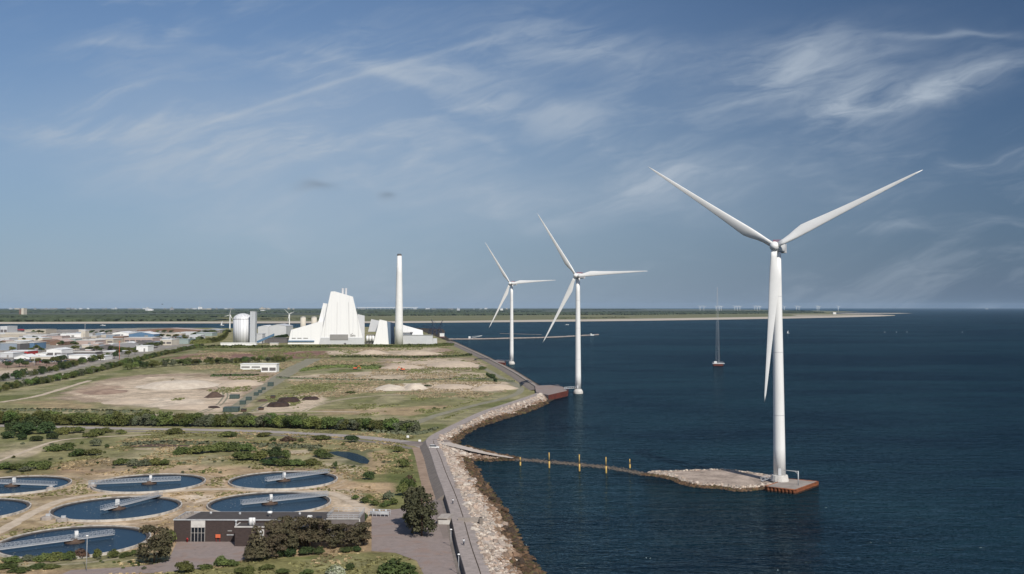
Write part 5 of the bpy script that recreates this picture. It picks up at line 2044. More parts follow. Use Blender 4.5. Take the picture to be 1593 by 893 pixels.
    mb = MB()
    for dx in (-0.42, 0.42):
        mb.lathe([(0.5, za), (0.5, za + 2.0), (0.42, za + 2.1)], 12, (fx + dx, ya + 2.2))
    mb.build('twin_flue', M['white'], ar)
    wx = X(412)
    mb = MB()
    mb.box((wx, ya - 0.05, 3.3), (1.7, 0.12, 2.6))
    wf = mb.build('window_frame', M['offwhite'], t)
    mb = MB()
    mb.box((wx, ya - 0.13, 3.3), (1.2, 0.05, 2.1))
    mb.build('pane', M['palegrey'], wf)
    mb = MB()
    mx = X(412)
    mb.lathe([(0.28, hgt + 0.12), (0.28, hgt + 1.0), (0.75, hgt + 1.05), (0.7, hgt + 1.5), (0.2, hgt + 1.6)], 12, (mx, 4.2))
    mb.build('mushroom_vent', M['white'], roof)
    mb = MB()
    mb.box((X(476), 3.0, hgt + 0.4), (1.2, 0.9, 0.5))
    mb.build('skylight', M['white'], roof)
    mb = MB()
    mb.box((X(493), 0.4, hgt + 0.4), (1.4, 1.2, 1.0))
    mb.build('roof_unit', M['darkrubber'], roof)
    return t, X


bb, XB = brick_building()
D0 = bb.location.y
t = thing('notice_board', 'orange red board standing against the brick wall', 'board', (P(343, 840, 2.05).x, D0 - 0.55, 2.07))
mb = MB()
mb.box((0, 0, 1.6), (1.35, 0.1, 0.95))
mb.build('panel', M['orange'], t)
mb = MB()
for x in (-0.5, 0.5):
    mb.box((x, 0.08, 0.8), (0.08, 0.06, 1.6))
mb.build('leg', M['red'], t)
t = thing('fire_hydrant', 'small red hydrant left of the glass door', 'hydrant', (P(293, 842, 2.05).x, D0 - 0.6, 2.07))
mb = MB()
mb.lathe([(0.2, 0), (0.2, 0.8), (0.26, 0.82), (0.22, 1.0), (0.05, 1.15)], 10)
mb.tube((-0.35, 0, 0.7), (0.35, 0, 0.7), 0.09, 6)
mb.build('body', M['red'], t)

# galvanised pipe manifold on the grass by the car park
t = thing('pipe_manifold', 'grey galvanised pipe manifold with rails at the car park corner', 'pipework', P(590, 803, 2.0), -0.15)
mb = MB()
for k in range(6):
    x = -3.2 + 1.28 * k
    mb.tube((x, -0.9, 0), (x, -0.9, 1.4), 0.08, 5)
    mb.tube((x, 1.5, 0), (x, 1.5, 1.8), 0.08, 5)
for z in (0.8, 1.4):
    mb.tube((-3.2, -0.9, z), (3.2, -0.9, z), 0.09, 5)
    mb.tube((-3.2, 1.5, z + 0.4), (3.2, 1.5, z + 0.4), 0.09, 5)
mb.build('railing', M['metal'], t)
mb = MB()
mb.tube((-3, 0.3, 0.9), (3, 0.3, 0.9), 0.45, 10)
for k in range(3):
    mb.tube((-2 + 2 * k, 0.3, 0.9), (-2 + 2 * k, 0.3, 2.1), 0.3, 8)
mb.build('pipe', M['metal'], t)

# stair block and gate through the sea wall
def seawall_block(px, py, w, d, h, label, name, z=2.0, rz=0.0):
    t = thing(name, label, 'concrete block', P(px, py, z), rz)
    mb = MB()
    mb.box((0, 0, h / 2), (w, d, h))
    mb.build('block', M['concrete'], t)
    return t


t = seawall_block(694.5, 812, 4.2, 6.6, 1.9, 'pale concrete ramp block at the gap in the promenade', 'ramp_block', 2.1, -0.12)
mb = MB()
mb.box((0, -3.4, 0.6), (3.6, 0.3, 1.2))
for k in range(4):
    mb.box((-0.4, 1.0 - 1.6 * k, 1.93), (3.0, 0.25, 0.05))
mb.build('kerb', M['offwhite'], t)
t = seawall_block(731, 812, 7.0, 0.8, 1.3, 'dark concrete outfall wall reaching across the rocks', 'outfall_wall', 3.4, 0.05)
mb = MB()
mb.box((3.3, 0, 0.3), (1.0, 2.2, 2.0))
mb.build('end_pier', M['bank'], t)


def lamp_post(px, py, h, label):
    t = thing('street_lamp', label, 'street lamp', P(px, py, 2.05))
    mb = MB()
    mb.tube((0, 0, 0), (0, 0, h), 0.09, 8, 0, 0.06)
    mb.build('pole', M['metal'], t)
    mb = MB()
    mb.lathe([(0.12, h - 0.08), (0.34, h + 0.04), (0.34, h + 0.2), (0.1, h + 0.3)], 10)
    mb.build('lamp_head', M['white'], t)


lamp_post(134.5, 888, 8.4, 'thin pale street lamp in front of the nearest settling tank')
lamp_post(701.5, 850, 4.4, 'white headed lamp beside the promenade, farther of two')
lamp_post(713.5, 893, 4.6, 'white headed lamp beside the promenade, nearer of two')


# ------------------------------------------------------------------ people cycling on the promenade
def cyclist(px, py, rz, label_p, label_b):
    z = 3.98
    p = P(px, py, z)
    b = thing('bicycle', label_b, 'bicycle', p, rz)
    for x in (-0.52, 0.52):
        mb = MB()
        n = 20
        for i in range(n):
            a0, a1 = 6.2832 * i / n, 6.2832 * (i + 1) / n
            mb.tube((x + 0.33 * math.cos(a0), 0, 0.34 + 0.33 * math.sin(a0)), (x + 0.33 * math.cos(a1), 0, 0.34 + 0.33 * math.sin(a1)), 0.025, 5)
        for i in range(6):
            a0 = 6.2832 * i / 6
            mb.tube((x, 0, 0.34), (x + 0.32 * math.cos(a0), 0, 0.34 + 0.32 * math.sin(a0)), 0.006, 3)
        mb.build('wheel', M['darkrubber'], b)
    mb = MB()
    for a, c in (((-0.52, 0, .34), (-0.2, 0, .8)), ((-0.52, 0, .34), (-0.05, 0, .3)), ((-0.05, 0, .3), (-0.2, 0, .85)), ((-0.05, 0, .3), (0.38, 0, .82)), ((-0.2, 0, .8), (0.38, 0, .84)), ((0.52, 0, .34), (0.36, 0, 1.0))):
        mb.tube(a, c, 0.022, 6)
    mb.build('frame', M['blue'], b)
    mb = MB()
    mb.tube((0.36, -0.28, 1.02), (0.36, 0.28, 1.02), 0.018, 6)
    mb.build('handlebar', M['metal'], b)
    mb = MB()
    mb.box((-0.2, 0, 0.88), (0.26, 0.16, 0.07))
    mb.build('saddle', M['darkrubber'], b)
    # the rider: one skinned body
    J = [(-0.2, 0, 0.98), (-0.14, 0, 1.2), (-0.04, 0, 1.42), (0.0, 0, 1.52), (0.04, 0, 1.60), (0.06, 0, 1.72),
         (-0.04, 0.19, 1.42), (0.12, 0.24, 1.22), (0.36, 0.24, 1.05), (-0.04, -0.19, 1.42), (0.12, -0.24, 1.22), (0.36, -0.24, 1.05),
         (-0.16, 0.1, 0.95), (0.2, 0.11, 0.86), (0.0, 0.11, 0.45), (0.12, 0.11, 0.40), (-0.16, -0.1, 0.95), (0.12, -0.11, 0.66), (-0.08, -0.11, 0.24), (0.06, -0.11, 0.18)]
    E = [(0, 1), (1, 2), (2, 3), (3, 4), (4, 5), (2, 6), (6, 7), (7, 8), (2, 9), (9, 10), (10, 11), (0, 12), (12, 13), (13, 14), (14, 15), (0, 16), (16, 17), (17, 18), (18, 19)]
    Rr = [.15, .15, .16, .06, .08, .1, .07, .05, .04, .07, .05, .04, .09, .07, .05, .04, .09, .07, .05, .04]
    me = bpy.data.meshes.new('person')
    me.from_pydata(J, E, [])
    o = link('person', me)
    o.location = p
    o.rotation_euler = (0, 0, rz)
    sk = o.modifiers.new('skin', 'SKIN')
    for i, v in enumerate(me.skin_vertices[0].data):
        v.radius = (Rr[i], Rr[i])
        v.use_root = (i == 0)
    ss = o.modifiers.new('sub', 'SUBSURF')
    ss.levels = ss.render_levels = 1
    me.materials.append(M['jeans'])
    tag(o, label_p, 'person')
    mb = MB()
    mb.lathe([(0.175, 0.95), (0.19, 1.2), (0.20, 1.4), (0.12, 1.5)], 12, (-0.09, 0))
    for s_ in (-1, 1):
        mb.tube((-0.04, 0.19 * s_, 1.43), (0.13, 0.25 * s_, 1.21), 0.085, 8, 0, 0.065)
    mb.build('shirt', M['shirt'], o)
    mb = MB()
    loops = []
    for k in range(6):
        a = -0.6 + 2.1 * k / 5
        loops.append((max(0.12 * math.cos(a * 0.95), 0.01), 1.70 + 0.13 * math.sin(a)))
    mb.lathe(loops, 10, (0.05, 0))
    mb.build('hair', M['hair'], o)


cyclist(704.5, 784, R_(104), 'person in a white shirt cycling on the promenade, farther of two', 'bicycle ridden on the promenade, farther of two')
cyclist(721.5, 848, R_(-76), 'person in a white shirt cycling on the promenade, nearer of two', 'bicycle ridden on the promenade, nearer of two')


# ------------------------------------------------------------------ car, posts and small things by the junction
def car_mesh_parts(parent, L=4.4, col='white'):
    mb = MB()
    loops = []
    for x, w, z in ((-0.5, .36, .16), (-0.48, .40, .19), (-0.1, .41, .20), (0.3, .41, .19), (0.47, .38, .165), (0.5, .34, .14)):
        loops.append([(x * L, -w * L / 2, 0.06 * L), (x * L, w * L / 2, 0.06 * L), (x * L, w * L / 2, z * L), (x * L, -w * L / 2, z * L)])
    mb.loft(loops)
    b = mb.build('body', M[col], parent)
    mb = MB()
    lp = lambda x, w, z: [(x * L, -w * L / 2, z * L), (x * L, w * L / 2, z * L)]
    a0 = [(-0.46 * L, -0.18 * L, 0.195 * L), (0.22 * L, -0.18 * L, 0.195 * L), (0.22 * L, 0.18 * L, 0.195 * L), (-0.46 * L, 0.18 * L, 0.195 * L)]
    a1 = [(-0.40 * L, -0.15 * L, 0.34 * L), (0.05 * L, -0.15 * L, 0.34 * L), (0.05 * L, 0.15 * L, 0.34 * L), (-0.40 * L, 0.15 * L, 0.34 * L)]
    mb.loft([a0, a1])
    mb.build('cabin', M['glass'], parent)
    mb = MB()
    mb.box((-0.175 * L, 0, 0.345 * L), (0.44 * L, 0.30 * L, 0.02 * L))
    mb.build('roof', M[col], parent)
    for x in (-0.3, 0.31):
        for y in (-0.18, 0.18):
            mb = MB()
            mb.tube((x * L, y * L - 0.1, 0.075 * L), (x * L, y * L + 0.1, 0.075 * L), 0.075 * L, 12)
            mb.build('wheel', M['darkrubber'], parent)


t = thing('parked_car', 'white car parked where the spit path meets the promenade', 'car', P(675.5, 697.5, 3.5), R_(-8))
car_mesh_parts(t)
for (px, py, h, lab) in ((634.5, 681, 1.5, 'white marker block beside the road bend, farther left'), (653, 687, 1.2, 'white marker block beside the road bend, nearest the junction'), (646, 674.5, 1.2, 'white marker block on the grass behind the road bend')):
    t = thing('marker_block', lab, 'marker', P(px, py, 2.05))
    mb = MB()
    mb.prism([(-0.6, -0.3), (0.6, -0.3), (0.6, 0.3), (-0.6, 0.3)], 0, h * 0.75)
    mb.build('block', M['white'], t)
    mb = MB()
    mb.box((0, 0, -0.0), (1.5, 0.8, 0.2))
    mb.build('foot', M['concrete'], t)


# ------------------------------------------------------------------ the works on the reclaimed land
def box_building(name, label, px0, px1, ytop, ybase, depth, wallm, roofm, pitched=0.0, group=None, cat='building', rz=0.0, band=None, door=None):
    a, b = P(px0, ybase, 2.0), P(px1, ybase, 2.0)
    D = a.y
    w = b.x - a.x
    h = max(PD((px0 + px1) / 2, ytop, D).z - 2.0, 1.5)
    t = thing(name, label, cat, (a.x + w / 2, D, 2.0), rz, group)
    e = h * (1 - pitched)
    mb = MB()
    mb.prism([(-w / 2, 0), (w / 2, 0), (w / 2, depth), (-w / 2, depth)], -0.3, e)
    if pitched:
        mb.add([(-w / 2, 0, e), (w / 2, 0, e), (0, 0, h - 0.25), (-w / 2, depth, e), (w / 2, depth, e), (0, depth, h - 0.25)], [(0, 1, 2), (5, 4, 3)])
    mb.build('wall', M[wallm], t)
    mb = MB()
    o_ = 0.4
    if pitched:
        for s_ in (-1, 1):
            q = [(s_ * (w / 2 + o_), -o_, e - 0.1), (0, -o_, h), (0, depth + o_, h), (s_ * (w / 2 + o_), depth + o_, e - 0.1)]
            q2 = [(x, y, z + 0.3) for x, y, z in q]
            mb.loft([q, q2])
    else:
        mb.prism([(-w / 2 - o_, -o_), (w / 2 + o_, -o_), (w / 2 + o_, depth + o_), (-w / 2 - o_, depth + o_)], e, e + 0.7)
    mb.build('roof', M[roofm], t)
    if band:
        mb = MB()
        z0, z1, mm = band
        nw = max(2, int(w / 9))
        for k in range(nw):
            mb.box((-w / 2 + w * (k + .5) / nw, -0.1, e * (z0 + z1) / 2), (w / nw * 0.8, 0.25, e * (z1 - z0)))
        mb.build('windows', M[mm], t)
    if door:
        mb = MB()
        f, dw, dh, mm = door
        mb.box((-w / 2 + w * f, -0.12, e * dh / 2), (w * dw, 0.3, e * dh))
        mb.build('gate', M[mm], t)
    return t


t = box_building('site_office', 'long white low site office building on the reclaimed land', 374, 406, 567, 575, 14, 'white', 'white', band=(0.35, 0.65, 'midgrey'))
box_building('site_office', 'white site office wing with dark openings beside the site road', 406, 430, 567, 579, 12, 'white', 'white', band=(0.2, 0.6, 'darkgrey'))
CONT = [(357, 371, 613.5, 620.5, 'green container beside the dark soil mound', 6), (347, 358, 633, 641, 'big green container at the lower end of the site road, left of two', 8), (358.5, 370, 633, 641, 'big green container at the lower end of the site road, right of two', 8),
        (373, 381, 623, 629.5, 'green container on the site road, first from its lower end', 5), (382.5, 390, 617, 623, 'green container on the site road, second from its lower end', 5), (395, 401, 610, 615.5, 'green container on the site road, third from its lower end', 5),
        (401.5, 406.5, 606.5, 611.5, 'green container on the site road, fourth from its lower end', 5), (407, 412, 602.5, 607, 'green container on the site road, fifth from its lower end', 5), (416.5, 424.5, 594, 601, 'green container on the site road, topmost of the row', 5),
        (375, 382, 636, 640.5, 'small brown bin at the lower end of the site road', 4), (402, 409, 633.5, 638, 'small dark brown bin right of the site road', 4), (421, 427, 615, 620, 'small dark brown bin behind the flat soil heap', 4)]
for (x0, x1, y0, y1, lab, dep) in CONT:
    a, b = P(x0, y1, 2.06), P(x1, y1, 2.06)
    w = b.x - a.x
    h = PD(x0, y0, a.y).z - 2.06
    brown = 'brown' in lab
    t = thing('skip_container', lab, 'container', (a.x + w / 2, a.y, 2.06), 0.12)
    mb = MB()
    hb = h * 0.8
    n = max(6, int(w / 0.7))
    outl = []
    for side in ((-w / 2, 0, w / 2, 0), (w / 2, 0, w / 2, dep), (w / 2, dep, -w / 2, dep), (-w / 2, dep, -w / 2, 0)):
        for i in range(n):
            f0 = i / n
            off = 0.14 if i % 2 else 0
            dx, dy = side[2] - side[0], side[3] - side[1]
            L = math.hypot(dx, dy)
            nx, ny = dy / L, -dx / L
            for f1 in (f0 + 0.01, f0 + 0.9 / n):
                outl.append((side[0] + dx * f1 + nx * off, side[1] + dy * f1 + ny * off))
    mb.prism(outl, 0.1, hb)
    mb.build('box', M['brownsoil'] if brown else M['container'], t)
    mb = MB()
    mb.box((0, dep / 2, hb + 0.06), (w + 0.3, dep + 0.3, 0.16))
    mb.build('rim', M['darkrubber'] if brown else M['container'], t)
    mb = MB()
    for x in (-w / 2 + 0.4, w / 2 - 0.4):
        mb.box((x, dep / 2, 0.06), (0.3, dep, 0.12))
    mb.build('skid', M['darkrubber'], t)


def mound(px0, px1, py, hpx, depth, label, m, flat=0.0, seed=1, name='soil_mound'):
    a, b = P(px0, py, 2.0), P(px1, py, 2.0)
    w = b.x - a.x
    h = hpx * mpp(a.y)
    n = 26
    g = np.linspace(-1, 1, n)
    X, Y = np.meshgrid(g, g)
    r = np.sqrt(X ** 2 + Y ** 2)
    nz = fbm(X * 3 + seed * 7, Y * 3 + seed * 3, 1.3, 4)
    rr = r * (0.8 + 0.45 * nz)
    Z = h * (1 - sstep(flat, 1.0, rr)) * (0.7 + 0.6 * nz) - 0.05 - 0.3 * sstep(0.95, 1.1, rr)
    v = np.stack([X.ravel() * w / 2 * 1.1, Y.ravel() * depth / 2, Z.ravel()], -1)
    idx = np.arange(n * n).reshape(n, n)
    f = np.stack([idx[:-1, :-1], idx[:-1, 1:], idx[1:, 1:], idx[1:, :-1]], -1).reshape(-1, 4)
    o = np_mesh(name, v, f, M[m], None, True)
    o.location = (a.x + w / 2, a.y + depth * 0.3, 2.0)
    return tag(o, label, 'mound')


M['sandpile'] = mat('sand_pile', (0.56, 0.46, 0.35), (0.46, 0.37, 0.28), 0.2, 0.95, 0.5, 1.5)
M['palepile'] = mat('pale_sand_pile', (0.66, 0.58, 0.47), (0.52, 0.44, 0.35), 0.2, 0.95, 0.5, 1.5)
mound(314, 345, 618.5, 9, 22, 'dark brown pointed soil mound left of the green container', 'brownsoil', 0.0, 1)
mound(318, 340, 635, 2.2, 12, 'flat dark soil heap left of the big green containers', 'soil', 0.5, 2)
mound(414, 447, 633, 5.5, 16, 'dark flat topped soil heap nearest the hedgerow', 'soil', 0.75, 3)
mound(429, 463, 626, 6, 18, 'dark flat topped soil heap behind the nearest one', 'soil', 0.75, 4)
mound(469, 495, 622, 4, 14, 'dark flat soil heap at the right of the sandy yard', 'soil', 0.6, 5)
mound(397, 417, 624.5, 2.6, 14, 'low brown soil heap beside the site road', 'brownsoil', 0.3, 6)
mound(546, 605, 551.5, 6, 60, 'long pale sand mound in front of the main power plant block', 'sandpile', 0.2, 7, 'sand_mound')
mound(610, 690, 552, 4.5, 60, 'long low sand mound right of the pale one', 'sandpile', 0.3, 8, 'sand_mound')
mound(575, 632, 607, 5, 50, 'ragged pale sand mound on the middle field', 'palepile', 0.3, 9, 'sand_mound')
mound(625, 662, 606, 7.5, 40, 'whitest sand mound on the middle field', 'palepile', 0.35, 10, 'sand_mound')
mound(668, 740, 605, 4.5, 50, 'tan sand mound right of the whitest one', 'sandpile', 0.3, 11, 'sand_mound')
mound(735, 806, 606, 5.5, 40, 'tan sand mound nearest the gravel path bend', 'sandpile', 0.4, 12, 'sand_mound')
mound(200, 330, 604, 7, 80, 'broad sand bank across the left sand pit', 'palepile', 0.45, 13, 'sand_mound')
mound(150, 235, 628, 4, 40, 'low sand ridge at the front of the left sand pit', 'sandpile', 0.3, 14, 'sand_mound')
mound(330, 400, 601, 6, 60, 'sand bank at the right of the left sand pit', 'sandpile', 0.4, 15, 'sand_mound')
M['rubble'] = mat('brown_rubble', (0.36, 0.26, 0.195), (0.22, 0.15, 0.11), 0.12, 0.95, 0.6, 1.0)
mound(120, 185, 613, 4, 50, 'brown rubble heap at the left of the sand pit', 'rubble', 0.2, 16)
mound(240, 335, 636, 4, 40, 'tan sand ridge near the dark mound', 'sandpile', 0.3, 17, 'sand_mound')
mound(660, 748, 571, 6, 90, 'large tan sand mound at the right of the far field', 'sandpile', 0.4, 18, 'sand_mound')
mound(585, 660, 574, 4.5, 70, 'tan earth mound behind the orange digger', 'sandpile', 0.3, 19, 'sand_mound')


def digger(px, py, label, flip=1):
    t = thing('excavator', label, 'excavator', P(px, py, 2.0), 0.3)
    mb = MB()
    for y in (-1.2, 1.2):
        lp = []
        for z, x0 in ((0, 1.6), (0.4, 2.1), (0.9, 2.1), (1.1, 1.7)):
            lp.append([(-x0, y - .35, z), (x0, y - .35, z), (x0, y + .35, z), (-x0, y + .35, z)])
        mb.loft(lp)
    mb.build('track', M['darkrubber'], t)
    mb = MB()
    mb.box((-0.6 * flip, 0, 1.8), (3.6, 2.6, 1.2))
    mb.build('body', M['orange'], t)
    mb = MB()
    mb.box((0.7 * flip, 0.7, 2.6), (1.4, 1.2, 1.5))
    mb.build('cab', M['glass'], t)
    mb = MB()
    mb.tube((1.2 * flip, -0.4, 2), (3.6 * flip, -0.4, 4.4), 0.28, 6)
    mb.tube((3.6 * flip, -0.4, 4.4), (5.2 * flip, -0.4, 1.8), 0.22, 6)
    mb.box((5.2 * flip, -0.4, 1.4), (0.9, 1.0, 0.9))
    mb.build('boom', M['orange'], t)


digger(553, 575, 'orange excavator on the green strip, left of two')
digger(626, 577, 'orange excavator on the sandy field, right of two', -1)


# ------------------------------------------------------------------ power plant
PLANT_D = P(500, 535.5, 2.0).y


def slab(pts, D, thick, z_lift=0.0, lean=0.0):
    """a tall wall block: outline in the photo at distance D, real thickness going back"""
    q = [PD(p[0], p[1], D) for p in pts]
    front = [(v.x, v.y, v.z) for v in q]
    cx = sum(v.x for v in q) / len(q)
    kk = (D + thick) / D
    zt = max(v.z for v in q)
    back_ = [((cx + (v.x - cx) * (0.92 if thick > 10 else 1.0)) * kk + lean, v.y + thick, v.z - (0.6 if thick > 10 and v.z > 10 else 0)) for v in q]
    mb = MB()
    mb.loft([front, back_])
    # make normals point outwards
    return mb


def plant_root(name, label, px, cat='building', D=None):
    D = D or PLANT_D
    o = thing(name, label, cat, (PD(px, 535, D).x, D, 2.0))
    return o


def put(mb, name, m, root):
    o = mb.build(name, m)
    me = o.data
    for v in me.vertices:
        v.co -= root.location
    me.validate()
    import bmesh
    bm = bmesh.new()
    bm.from_mesh(me)
    bmesh.ops.recalc_face_normals(bm, faces=bm.faces)
    bm.to_mesh(me)
    bm.free()
    o.parent = root
    return o


M['plantwhite'] = mat('white_ribbed_cladding', (0.86, 0.86, 0.85), (0.73, 0.735, 0.74), 0.5, 0.55, stretch=(1, 1, 0.012), detail=4, lohi=(0.22, 0.5))
M['shadedglass'] = mat('shaded_blue_grey_glazing', (0.22, 0.30, 0.38), (0.18, 0.25, 0.33), 0.2, 0.35, stretch=(1, 1, 0.05))  # bluish glazing, with the shade of that side mixed into its colour
r = plant_root('boiler_house', 'tall tapering white power plant block with slanted roof and twin chimneys', 530)
put(slab([(496.5, 536), (514.6, 453.5), (521, 453.3), (549, 461.5), (566.5, 536)], PLANT_D, 34), 'main_block', M['plantwhite'], r)
put(slab([(489, 536), (495.5, 500), (503, 471.3), (512, 473), (514, 536)], PLANT_D + 12, 26), 'side_block', M['plantwhite'], r)
put(slab([(496.5, 536), (499.2, 525.3), (565.4, 525.3), (567.4, 536)], PLANT_D - 0.9, 0.8), 'base_band', M['palegrey'], r)
put(slab([(513.5, 528.7), (513.5, 520.3), (541.5, 520.3), (541.5, 528.7)], PLANT_D - 1.7, 1.5), 'louvre_panel', M['midgrey'], r)
mbx = MB()
for (x0, x1, y0, y1) in ((545.2, 547.0, 519.6, 524), (547.6, 549.2, 521, 523.6), (549.8, 551.0, 520.6, 523.4), (551.6, 552.8, 521, 523.8), (547.4, 548.6, 518.4, 519.6)):
    q = [PD(x0, y1, PLANT_D - 0.25), PD(x0, y0, PLANT_D - 0.25), PD(x1, y0, PLANT_D - 0.25), PD(x1, y1, PLANT_D - 0.25)]
    mbx.loft([[tuple(v) for v in q], [(v.x, v.y + 0.2, v.z) for v in q]])
put(mbx, 'wall_emblem', M['midgrey'], r)
put(slab([(535, 536), (535, 533.6), (538.5, 533.6), (538.5, 536)], PLANT_D - 1.4, 1.2), 'gate', M['darkgrey'], r)
for x in (533, 538.2):
    mb = MB()
    c = PD(x, 460, PLANT_D + 16)
    top = PD(x, 446.5, PLANT_D + 16).z
    mb.lathe([(2.1, c.z - 14), (2.0, top - 2)], 14, (c.x, c.y))
    ch = put(mb, 'twin_chimney', M['metal'], r)
    mb = MB()
    mb.lathe([(2.1, top - 2), (2.1, top)], 14, (c.x, c.y))
    put(mb, 'chimney_cap', M['brown'], ch)
put(slab([(556, 536), (556, 488.6), (567.2, 491), (567.2, 536)], PLANT_D + 20, 26), 'rear_tower', M['palegrey'], r)

mb = MB()
for k in range(6):
    c = PD(519 + 5.2 * k, 458.2 + 1.35 * k, PLANT_D + 6)
    mb.box((c.x, c.y, c.z + 0.9), (2.2, 3.0, 2.0))
put(mb, 'roof_vent', M['palegrey'], r)
mb = MB()
for x in (505.0, 524.0, 543.5, 558.0):
    a_, b_ = PD(x, 524.5, PLANT_D - 0.2), PD(x + (530 - x) * 0.10, 470, PLANT_D - 0.2)
    mb.tube(tuple(a_), tuple(b_), 0.16, 4)
put(mb, 'cladding_joint', M['midgrey'], r)

r = plant_root('turbine_hall', 'low white wing with a sloping roof left of the tall power plant block', 470)
put(slab([(447.4, 536), (453, 513), (502, 499.5), (502, 536)], PLANT_D + 3, 40), 'hall', M['plantwhite'], r)
put(slab([(448, 531.4), (448, 529.8), (489, 529.8), (489, 531.4)], PLANT_D + 1.0, 2.2), 'canopy_strip', M['blue'], r)
mbx = MB()
for (x0, x1) in ((454, 460), (462.5, 469), (472, 479)):
    q = [PD(x0, 526.6, PLANT_D + 2.5), PD(x0, 525.6, PLANT_D + 2.5), PD(x1, 525.6, PLANT_D + 2.5), PD(x1, 526.6, PLANT_D + 2.5)]
    mbx.loft([[tuple(v) for v in q], [(v.x, v.y + 0.4, v.z) for v in q]])
put(mbx, 'windows', M['midgrey'], r)

r = plant_root('boiler_annex', 'smaller pair of leaning white slabs between the tall block and the chimney', 595)
put(slab([(572.5, 516), (577.5, 496.5), (591, 499), (591, 516)], PLANT_D + 26, 16), 'rear_slab', M['palegrey'], r)
put(slab([(580.5, 536), (590.5, 497), (602, 499.5), (604.8, 536)], PLANT_D, 18), 'front_slab', M['plantwhite'], r)
q0 = [PD(605, 536, PLANT_D + 0.3), PD(602.3, 500, PLANT_D + 0.3), PD(612.5, 502.5, PLANT_D + 30), PD(615, 536, PLANT_D + 30)]
mb = MB()
mb.loft([[tuple(v) for v in q0], [(v.x - 1.0, v.y + 6, v.z) for v in q0]])
put(mb, 'shaded_glazed_side', M['shadedglass'], r)
mb = MB()
mb.box((PD(575, 530, PLANT_D + 16).x, PLANT_D + 16, 7), (13, 12, 9))
mb.box((PD(577, 520, PLANT_D + 18).x, PLANT_D + 18, 16.5), (14, 12, 3))
put(mb, 'pipe_frame', M['midgrey'], r)
mb = MB()
for x in (571.5, 576, 580.5):
    c = PD(x, 526, PLANT_D + 8)
    mb.lathe([(2.3, 7), (2.3, 15.5), (0.4, 16.5)], 12, (c.x, c.y))
put(mb, 'process_tank', M['white'], r)

# chimney
D = PLANT_D - 6
b = PD(620.5, 536, D)
t = thing('chimney', 'tall white power plant chimney with a dark cap', 'chimney', (b.x, D, 2.0))
top = PD(620, 396.5, D).z - 2.0
mb = MB()
mb.lathe([(7.4, -0.5), (6.9, 30), (6.2, 70), (5.0, top * 0.8), (4.0, top - 1.5)], 28)
mb.build('shaft', M['white'], t)
mb = MB()
mb.lathe([(4.1, top - 1.5), (4.1, top + 0.6), (3.2, top + 0.6), (3.2, top + 1.8)], 24, smooth_=False)
mb.build('cap', M['darkgrey'], t)

r = plant_root('fuel_hall', 'white hall with a long sloping roof right of the chimney', 640)
put(slab([(626, 536), (626, 505.5), (657.5, 513.8), (660, 536)], PLANT_D + 22, 34), 'hall', M['plantwhite'], r)
put(slab([(626, 517.6), (626, 517.0), (641.5, 517.0), (641.5, 517.6)], PLANT_D + 18, 3), 'conveyor', M['midgrey'], r)
mb = MB()
c = PD(640, 518, PLANT_D + 19)
mb.lathe([(0.6, c.z - 3.5), (0.6, c.z - 1), (2.4, c.z), (2.8, c.z + 1.4)], 8, (c.x, c.y))
put(mb, 'hopper', M['darkgrey'], r)
r = plant_root('store_hall', 'long low pale grey hall at the foot of the chimney', 650)
put(slab([(619, 536), (619, 521.6), (673, 521.6), (673.5, 536)], PLANT_D + 1, 18), 'hall', M['palegrey'], r)
put(slab([(673.6, 536), (673.6, 526.2), (680, 526.2), (680, 536)], PLANT_D + 2, 16), 'end_block', M['palegrey'], r)
put(slab([(618.5, 521.5), (618.5, 520.9), (673.5, 520.9), (673.5, 521.5)], PLANT_D + 0.2, 19.5), 'roof', M['greymetal'], r)

# storage tanks behind the wing
for (x0, x1, y0, lab) in ((467.2, 475.6, 493.8, 'white round storage tank behind the low wing, left of two'), (484.2, 492.8, 493.8, 'white round storage tank behind the low wing, right of two')):
    D = PLANT_D + 130
    a, b2 = PD(x0, 515, D), PD(x1, 515, D)
    rr = (b2.x - a.x) / 2
    h = PD(x0, y0, D).z - 2
    t = thing('storage_tank', lab, 'tank', (a.x + rr, D, 2.0), 0, 'white storage tanks')
    mb = MB()
    mb.lathe([(rr, -0.2), (rr, h)], 24)
    mb.build('shell', M['cream'], t)
    mb = MB()
    mb.lathe([(rr + 0.3, h), (rr + 0.3, h + 0.5), (0.3, h + 1.6)], 24)
    mb.build('roof', M['offwhite'], t)

# silver domed silo
D = PLANT_D - 10
a, b2 = PD(358.8, 535, D), PD(388.2, 535, D)
rr = (b2.x - a.x) / 2
hc = PD(370, 497, D).z - 2
hd = PD(370, 488.2, D).z - 2
t = thing('domed_silo', 'silver round silo with a domed top', 'silo', (a.x + rr, D + rr, 2.0))
M['silver'] = mat('silver_sheet', (0.78, 0.79, 0.80), (0.50, 0.51, 0.53), 0.45, 0.5, metal=0.0, stretch=(1, 1, 0.01), detail=2)
mb = MB()
mb.lathe([(rr, 0), (rr, hc)], 40)
mb.build('shell', M['silver'], t)
mb = MB()
mb.lathe([(rr * 1.01, hc)] + [(rr * math.cos(R_(6 + k * 12)), hc + (hd - hc) * math.sin(R_(6 + k * 12))) for k in range(7)], 40)
dm = mb.build('dome', M['silver'], t)
mb = MB()
mb.lathe([(rr * 0.28, hd - 0.8), (rr * 0.28, hd + 0.6)], 16)
mb.build('top_hatch', M['greymetal'], dm)
mb = MB()
